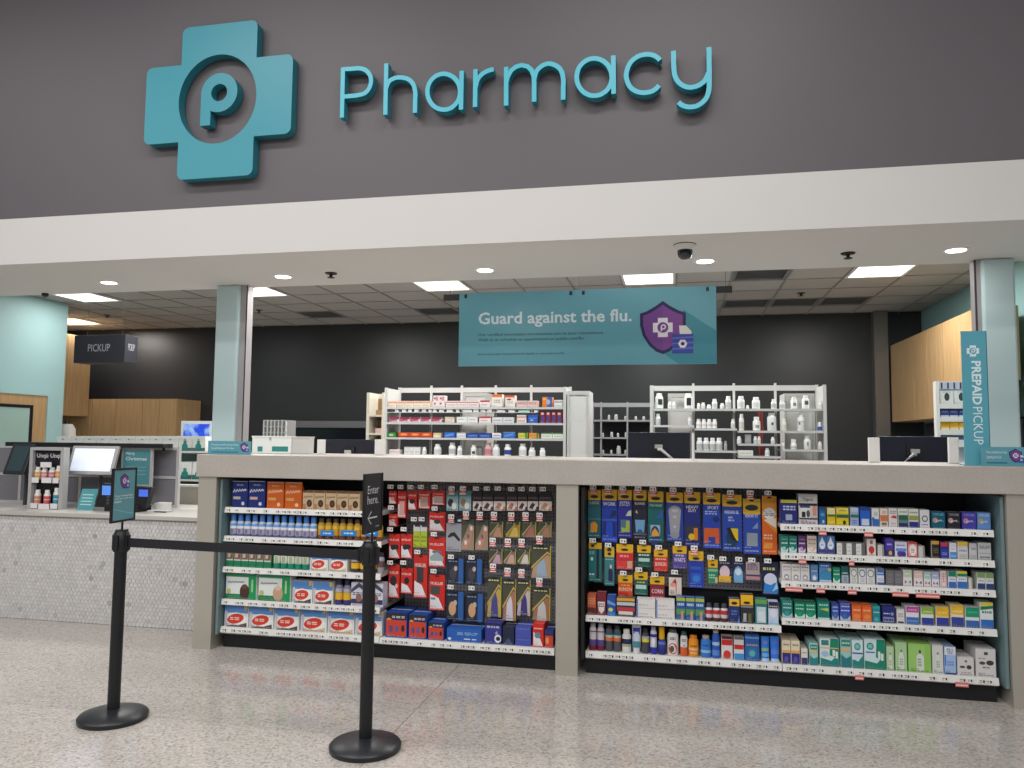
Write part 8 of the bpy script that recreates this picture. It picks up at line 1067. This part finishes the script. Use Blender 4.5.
# blue picture screen
x0,x1,z0,z1,Y=G['skyscreen']; t=thing('wall_screen','white framed screen with blue sky picture behind left column','screen',((x0+x1)/2,Y,0)); w_=(x1-x0)/2
bx('housing',-w_,w_,0,.05,z0,z1,M('d4d6d8',.4),t); bx('display',-w_+.035,w_-.03,-.003,0,z0+.012,z1-.035,skymat(),t); bx('stand',-.05,.05,.05,.1,0,z0+.05,M('c0c2c4',.4),t)
# ---------------- wooden cabinets
t=thing('wood_cabinet','row of low wooden cabinets against the back wall at left','cabinet',(0,5.9,0)); cd_=G['cabdoors']
bx('carcass',cd_[1]-.5,cd_[-1],0.022,.64,0,2.11,WOOD,t)
for a,b_ in zip(cd_[:-1],cd_[1:]): bx('door',a+.004,b_-.004,0,.02,.1,2.105,WOOD,t)
t=thing('wall_cabinet','tall wooden wall cabinet in far left corner','cabinet',(-9.7,5.5,1.82)); bx('carcass',-.3,.28,-.6,.385,0,1.3,WOOD2,t)
for a,b_ in ((-.6,-.11),(-.105,.38)): bx('door',.28,.3,a,b_,.003,1.297,WOOD2,t)
t=thing('wall_cabinet','long wooden wall cabinet on the right teal wall','cabinet',(2.9,4.7,1.8)); bx('carcass',.022,.31,-1.5,1.64,0,1.05,WOOD2,t); bx('wall_batten',.31,.459,-1.2,1.64,.2,.3,WOOD2,t)
for a,b_ in ((-1.5,-.45),(-.445,.1),(.105,.65),(.655,1.64)): bx('door',0,.02,a+.003,b_-.003,.003,1.047,WOOD2,t)
bx('edge_strip',.285,.345,-1.515,-1.47,.33,1.05,M('8a7a58',.5),t)
t=thing('steel_strip','vertical stainless steel panel at right end of back wall','panel',(2.79,6.36,0)); bx('front_sheet',-.09,.09,0,.01,0,3.34,steel('77726b',.28),t); bx('core',-.088,.088,.01,.185,0,3.34,M('5a5856',.5),t)
t=thing('slat_rack','dark slatted rack under the right wooden wall cabinet','rack',(3.3,4.8,1.0)); bx('back',.0,.055,-1.5,1.5,0,.78,M('17181c',.5),t)
f=MB()
for i in range(40): f.box(-.02,0,-1.48+.075*i,-1.455+.075*i,.02,.76,M('4a4c52',.5))
stuff(f.build('slats',t))
# right medicine shelf beside the column
x0,x1,z0,z1,Y=G['rxshelf']; x0+=.05; t=thing('prescription_shelf','white shelf of boxed prescriptions behind the pickup sign','shelving',((x0+x1)/2,Y,0)); w_=(x1-x0)/2
bx('end_panel',-w_,-w_+.03,0,.08,0,z1,WHITE,t); bx('end_panel',w_-.03,w_,0,.08,0,z1,WHITE,t); bx('back_panel',-w_+.03,w_-.03,.07,.08,0,z1,M('c8ccd8',.5),t)
f=MB(); f.box(-w_+.03,w_-.03,.05,.068,z1-.075,z1-.005,M('c4cadc',.5))
for i in range(12): f.box(-w_+.06+.055*i,-w_+.075+.055*i,.048,.05,z1-.07,z1-.01,M('3a4258'))
f.build('slotted_rail',t); SZ=(1.885,1.76,1.635,1.52)
for z in SZ: s=bx('shelf',-w_+.03,w_-.03,.02,.07,z-.015,z,WHITE,t); bx('front_rail',-w_+.03,w_-.03,.005,.02,z-.04,z+.008,WHITE,s)
kinds=[('white box with dark oval','e8e8e6',.125,.13,'E.5,.55,.2,.3,3a4a48;L.2,.85,.8,.95,1,b0b0b0'),('navy box','2f3f78',.08,.085,'L.1,.5,.9,.8,1,6a7ab8;B.0,.25,c8d0e8'),('yellow box','f0b828',.08,.08,'B0,.35,ece4d0;L.1,.5,.9,.7,1,c89018'),('grey blue box','6a7898',.075,.07,'B0,.4,dfe2ea;L.1,.55,.9,.8,1,3a4a78')]
for r,(ds,col,wd_,hh,sp) in enumerate(kinds):
    nmax=int((x1-x0-.08)/wd_)
    for i in range(nmax):
        if not (i<2 and wd_>.1 or i<4 and wd_<.1 or i>=nmax-2): continue
        o=product('prescription_box','box',wd_*.94,hh,.04,col,sp); o.location=(x0+.04+wd_*(i+.5),Y+.025,SZ[r]+.0005); tag(o,'%s, %s from left on the %s shelf behind pickup sign'%(ds,order[i],['top','second','third','lowest'][r]),'box','prescription boxes behind the pickup sign')
# ---------------- pickup counter at left
pk=thing('pickup_counter','low pickup counter faced with pale hexagon tiles','counter',(-5.2,.44,0))
bx('body',-1.9,1.785,.02,.7,0,.842,M('c4c1c0',.6),pk); bx('countertop',-1.92,1.79,-.01,1.0,.842,.874,M('c2beb8',.35),pk,bevel=.003)
hxm=MB(); s_=.0205; TM=tilemat(); dx=s_*math.sqrt(3); dz=s_*1.5; row=0; z=.015
while z<.842:
    x=-1.88+(dx/2 if row%2 else 0)
    while x<1.77:
        if z+s_*.9<.842 :
            n0=len(hxm.v); P=[(x+s_*.93*math.cos(math.pi/6+k*math.pi/3),z+s_*.93*math.sin(math.pi/6+k*math.pi/3)) for k in range(6)]; P2=[(x+s_*.82*math.cos(math.pi/6+k*math.pi/3),z+s_*.82*math.sin(math.pi/6+k*math.pi/3)) for k in range(6)]
            hxm.add([(a,.02,max(b_,.001)) for a,b_ in P]+[(a,.015,max(b_,.001)) for a,b_ in P]+[(a,.0135,max(b_,.001)) for a,b_ in P2],[(12,13,14,15,16,17)]+[(k,(k+1)%6,6+(k+1)%6,6+k) for k in range(6)]+[(6+k,6+(k+1)%6,12+(k+1)%6,12+k) for k in range(6)],TM)
        x+=dx
    z+=dz; row+=1
o=hxm.build('hexagon_tiles',pk); stuff(o)
# grey partition on the counter
pt=thing('counter_partition','grey panelled partition standing along pickup counter','partition',(0,1.1,.8745)); FR=M('b8b6b6',.45); PN=M('77757a',.6)
xs_=[(G['pv%d'%i][0]+G['pv%d'%i][1])/2 for i in range(7)]; zt=G['pt'][3]-.8745; zm=(G['ph'][2]+G['ph'][3])/2-.8745
fb=MB()
for x in xs_: fb.box(x-.014,x+.014,0,.03,0,zt,FR)
for i in range(6):
    for z in (.0,zm-.012,zt-.024): fb.box(xs_[i]+.014,xs_[i+1]-.014,.002,.028,z,z+.024,FR)
fb.build('frame',pt)
for i in range(6):
    for a,b_ in ((.024,zm-.012),(zm+.012,zt-.024)): bx('panel',xs_[i]+.014,xs_[i+1]-.014,.01,.02,a,b_,PN,pt)
x0,x1,z0,z1,Y=G['bar']; t=thing('canopy_bar','long black bar above the pickup counter screens','bar',((x0+x1)/2,Y,z0)); bx('shade',-(x1-x0)/2,(x1-x0)/2,0,.14,.004,z1-z0,BLK,t,bevel=.004)
for x in (-.75,0,.72): bx('bracket',x-.01,x+.01,.1405,.1495,-.02,.04,BLK,t)
# supplement display
x0,x1,z0,z1,Y=G['display']; w_=(x1-x0)/2; h_=z1-.8745; t=thing('product_display','grey and black countertop stand of supplement bottles','display',((x0+x1)/2,Y,.8745)); GY=M('b0aeae',.5)
bx('side_panel',-w_,-w_+.03,0,.066,0,h_,GY,t); bx('side_panel',w_-.03,w_,0,.066,0,h_,GY,t); bx('top_panel',-w_+.03,w_-.03,0,.066,h_-.025,h_,GY,t); bx('back_panel',-w_+.03,w_-.03,.06,.066,0,h_-.025,BLK,t)
bx('shelf',-w_+.03,w_-.03,.0,.06,.235,.25,BLK,t); bx('shelf',-w_+.03,w_-.03,0,.06,.0,.03,BLK,t)
hd=bx('header',-w_+.03,w_-.03,.03,.04,h_-.15,h_-.03,M('14161f',.5),t); p=MB(); put_text(p,'Unqü',-w_+.045,-.012,h_-.1,h_-.05,.029,M('d8d8dc'),.01); put_text(p,'Unqü',.012,w_-.045,h_-.1,h_-.05,.029,M('d8d8dc'),.01); stuff(p.build('printed_header',hd))
for x,z,r in ((0,h_-.17,.055),(-.1,.222,.035),(.02,.222,.055),(.1,.222,.035),(-.1,.004,.035),(.0,.0,.055),(.1,.004,.035)): bx('price_card',x-r,x+r,-.004,-.001,z,z+.045,M('e8e4e4',.5),t)
dc=(x0+x1)/2; zs=.8745
for i,(dx_,zz,hh,c2,lb) in enumerate(((-.105,.25,.105,'d8a84a','yellow banded white supplement bottle, leftmost on upper display shelf'),(-.037,.25,.105,'d89098','pink banded white supplement bottle on upper display shelf'),(.037,.25,.105,'c8849a','taller rose banded supplement bottle on upper display shelf'),(.105,.25,.118,'e0a050','orange banded supplement bottle, rightmost on upper display shelf'),(-.095,.03,.13,'d08a70','salmon supplement bottle, leftmost on lower display shelf'),(.0,.03,.13,'d85860','red labelled supplement bottle on lower display shelf'),(.095,.03,.15,'3a94b4','blue labelled supplement bottle, rightmost on lower display shelf'))):
    o=product('supplement_bottle','bottle',.054,hh,.95,'e8e2da','cap=eeeeec,.2;B.08,.34,%s;B.4,.6,%s'%(c2,c2)); o.location=(dc+dx_,Y+.005,zs+zz+.0005); tag(o,lb,'bottle')
# tilted screens
def tilted(k,label,bez,scr,emit,tilt):
    x0,x1,z0,z1,Y=G[k]; w_=(x1-x0)/2; h_=(z1-z0)/math.cos(tilt); t=thing('tilted_screen',label,'screen',((x0+x1)/2,Y,z0)); 
    a=bx('housing',-w_,w_,0,.03,0,h_,bez,t,bevel=.004); a.rotation_euler=(-tilt,0,0)
    s=bx('display',-w_+.03,w_-.03,-.002,0,.03,h_-.025,scr,a)
    MB().tube([(0,.05,h_*.4),(0,.1,h_*.3),(0,.15,.05),(0,.15,-(z0-.8745))],.016,M('3a3c40',.4)).build('arm',t)
tilted('screen','bright white tilted screen with silver bezel above pickup counter',M('b2b0b0',.35),M('dce4f6',.4,emit=.55),0,.28)
tilted('darkmon','dark tilted screen at far left end of pickup counter',M('23282c',.4),M('33464a',.3),0,.36)
x0,x1,z0,z1,Y=G['poster']; w_=(x1-x0)/2; t=thing('holiday_poster','teal Merry Christmas poster in grey frame on pickup counter','poster',((x0+x1)/2,Y,z0)); h_=z1-z0
f=MB()
for a,b_,c,d_ in ((-w_,w_,0,.02),(-w_,w_,h_-.014,h_),(-w_,-w_+.014,.02,h_-.014),(w_-.022,w_,.02,h_-.014)): f.box(a,b_,0,.02,c,d_,GY)
f.build('frame',t); bx('sheet',-w_+.014,w_-.022,.006,.014,.02,h_-.014,M('4d8a92',.5),t); p=MB(); put_text(p,'Merry',-w_+.04,-w_+.13,h_*.8,h_*.9,.005,M('d8eaec'),.01); put_text(p,'Christmas',-w_+.04,w_-.06,h_*.68,h_*.77,.005,M('d8eaec'),.01)
for k in range(3): p.box(-w_+.04,w_-.07,.0045,.006,h_*(.5-.09*k),h_*(.515-.09*k),M('86b4ba'))
p.build('printed_sheet',t); bx('easel_leg',-.01,.01,.02,.03,-(z0-.8745),h_*.8,GY,t)
x0,x1,z0,z1,Y=G['leaflet']; w_=(x1-x0)/2; t=thing('leaflet_holder','small teal leaflet leaning on pickup counter','leaflet',((x0+x1)/2,Y,.8745)); a=bx('sheet',-w_,w_,0,.004,0,.185,M('4f98a0',.5),t); a.rotation_euler=(-.3,0,0); p=MB()
for k in range(4): p.box(-w_+.02,w_-.03,-.0008,0,.13-.028*k,.138-.028*k,M('b8dce0'))
p.build('printed_lines',a); bx('foot',-w_,w_,0,.06,0,.004,M('9ab8bc'),t)
x0,x1,z0,z1,Y=G['pos']; w_=(x1-x0)/2; t=thing('payment_terminal','black payment terminal with two blue screens on pickup counter','terminal',((x0+x1)/2,Y,.8745)); h_=z1-.8745
bx('base',-w_*.55,w_*.62,.02,.2,0,.05,BLK,t,bevel=.006)
a=MB().prism([(-w_,.03),(w_*.8,.03),(w_,h_*.9),(-w_*.76,h_)],.05,.11,BLK).build('pad',t,bevel=.006)
for k in ('posL','posR'):
    q_=G[k]; c=(x0+x1)/2; bx('display',q_[0]-c,q_[1]-c,.047,.05,q_[2]-.8745,q_[3]-.8745,M('5a8ae0' if k=='posL' else '4a6ad8',.3,emit=.45),t)
kb=MB()
for i in range(3):
    for j in range(3): kb.box(-w_*.55+.04*i,-w_*.55+.03+.04*i,.044,.05,.055+.026*j,.073+.026*j,M('4a4c52'))
kb.build('keypad',t)
x0,x1,z0,z1,Y=G['tray']; t=thing('paper_box','small white paper box beside payment terminal','box',((x0+x1)/2,Y,.8745)); bx('body',-.05,.05,0,.09,0,.055,WHITE,t); bx('lid',-.052,.052,-.002,.092,.055,.068,M('f0eeea'),t)
x0,x1,z0,z1,Y=G['pad']; t=thing('signature_pad','flat white pad lying at right end of pickup counter','pad',((x0+x1)/2,Y,.8745)); bx('body',-.09,.09,0,.1,0,.014,M('d4d4d2',.4),t,bevel=.003); bx('dark_edge',-.02,.092,-.006,0,0,.008,DARK,t)
# hanging pickup sign
x0,x1,z0,z1,Y=G['pickup']; w_=(x1-x0)/2; h_=z1-z0; t=thing('hanging_pickup_sign','dark hanging box sign reading PICKUP','sign',((x0+x1)/2,Y,z0)); SB=M('292a33',.45)
MB().box(-w_,w_,0,.2,0,h_,SB).build('box_body',t,bevel=.004); a=G['pickuptext']; c=(x0+x1)/2; p=MB(); put_text(p,'PICKUP',a[0]-c,a[1]-c,a[2]-z0,a[3]-z0,-.001,M('a2a2aa')); vs,fs,_=text_geo('PICKUP',0); p.add([(w_+.001,.05+u*.1,h_*.45+v*.075) for u,v in vs],fs,M('c8c8ce')); p.build('printed_word',t)
for x in (-w_+.08,w_-.12): MB().tube([(x,.1,h_),(x,.1,3.345-z0)],.0016,M('6a6a6a',.4)).build('wire',t)
# soap dispenser on tote rack end
t=thing('hand_dispenser','white rounded dispenser with black top at edge of teal wall','dispenser',(-9.0,5.0,0)); MB().loft([(0,.03,.03,WHITE),(1.42,.03,.03,WHITE)],0,0,12).build('stand',t,smooth=True)
MB().loft([(1.4,.12,.1,WHITE),(1.45,.15,.11,WHITE),(1.6,.14,.1,WHITE),(1.68,.08,.07,WHITE)],0,0,18).build('body',t,smooth=True); MB().loft([(1.68,.04,.04,BLK),(1.72,.03,.03,BLK)],0,0,12).build('pump',t,smooth=True)
MB().loft([(0,.16,.16,WHITE),(.02,.15,.15,WHITE)],0,0,20).build('base',t,smooth=True)
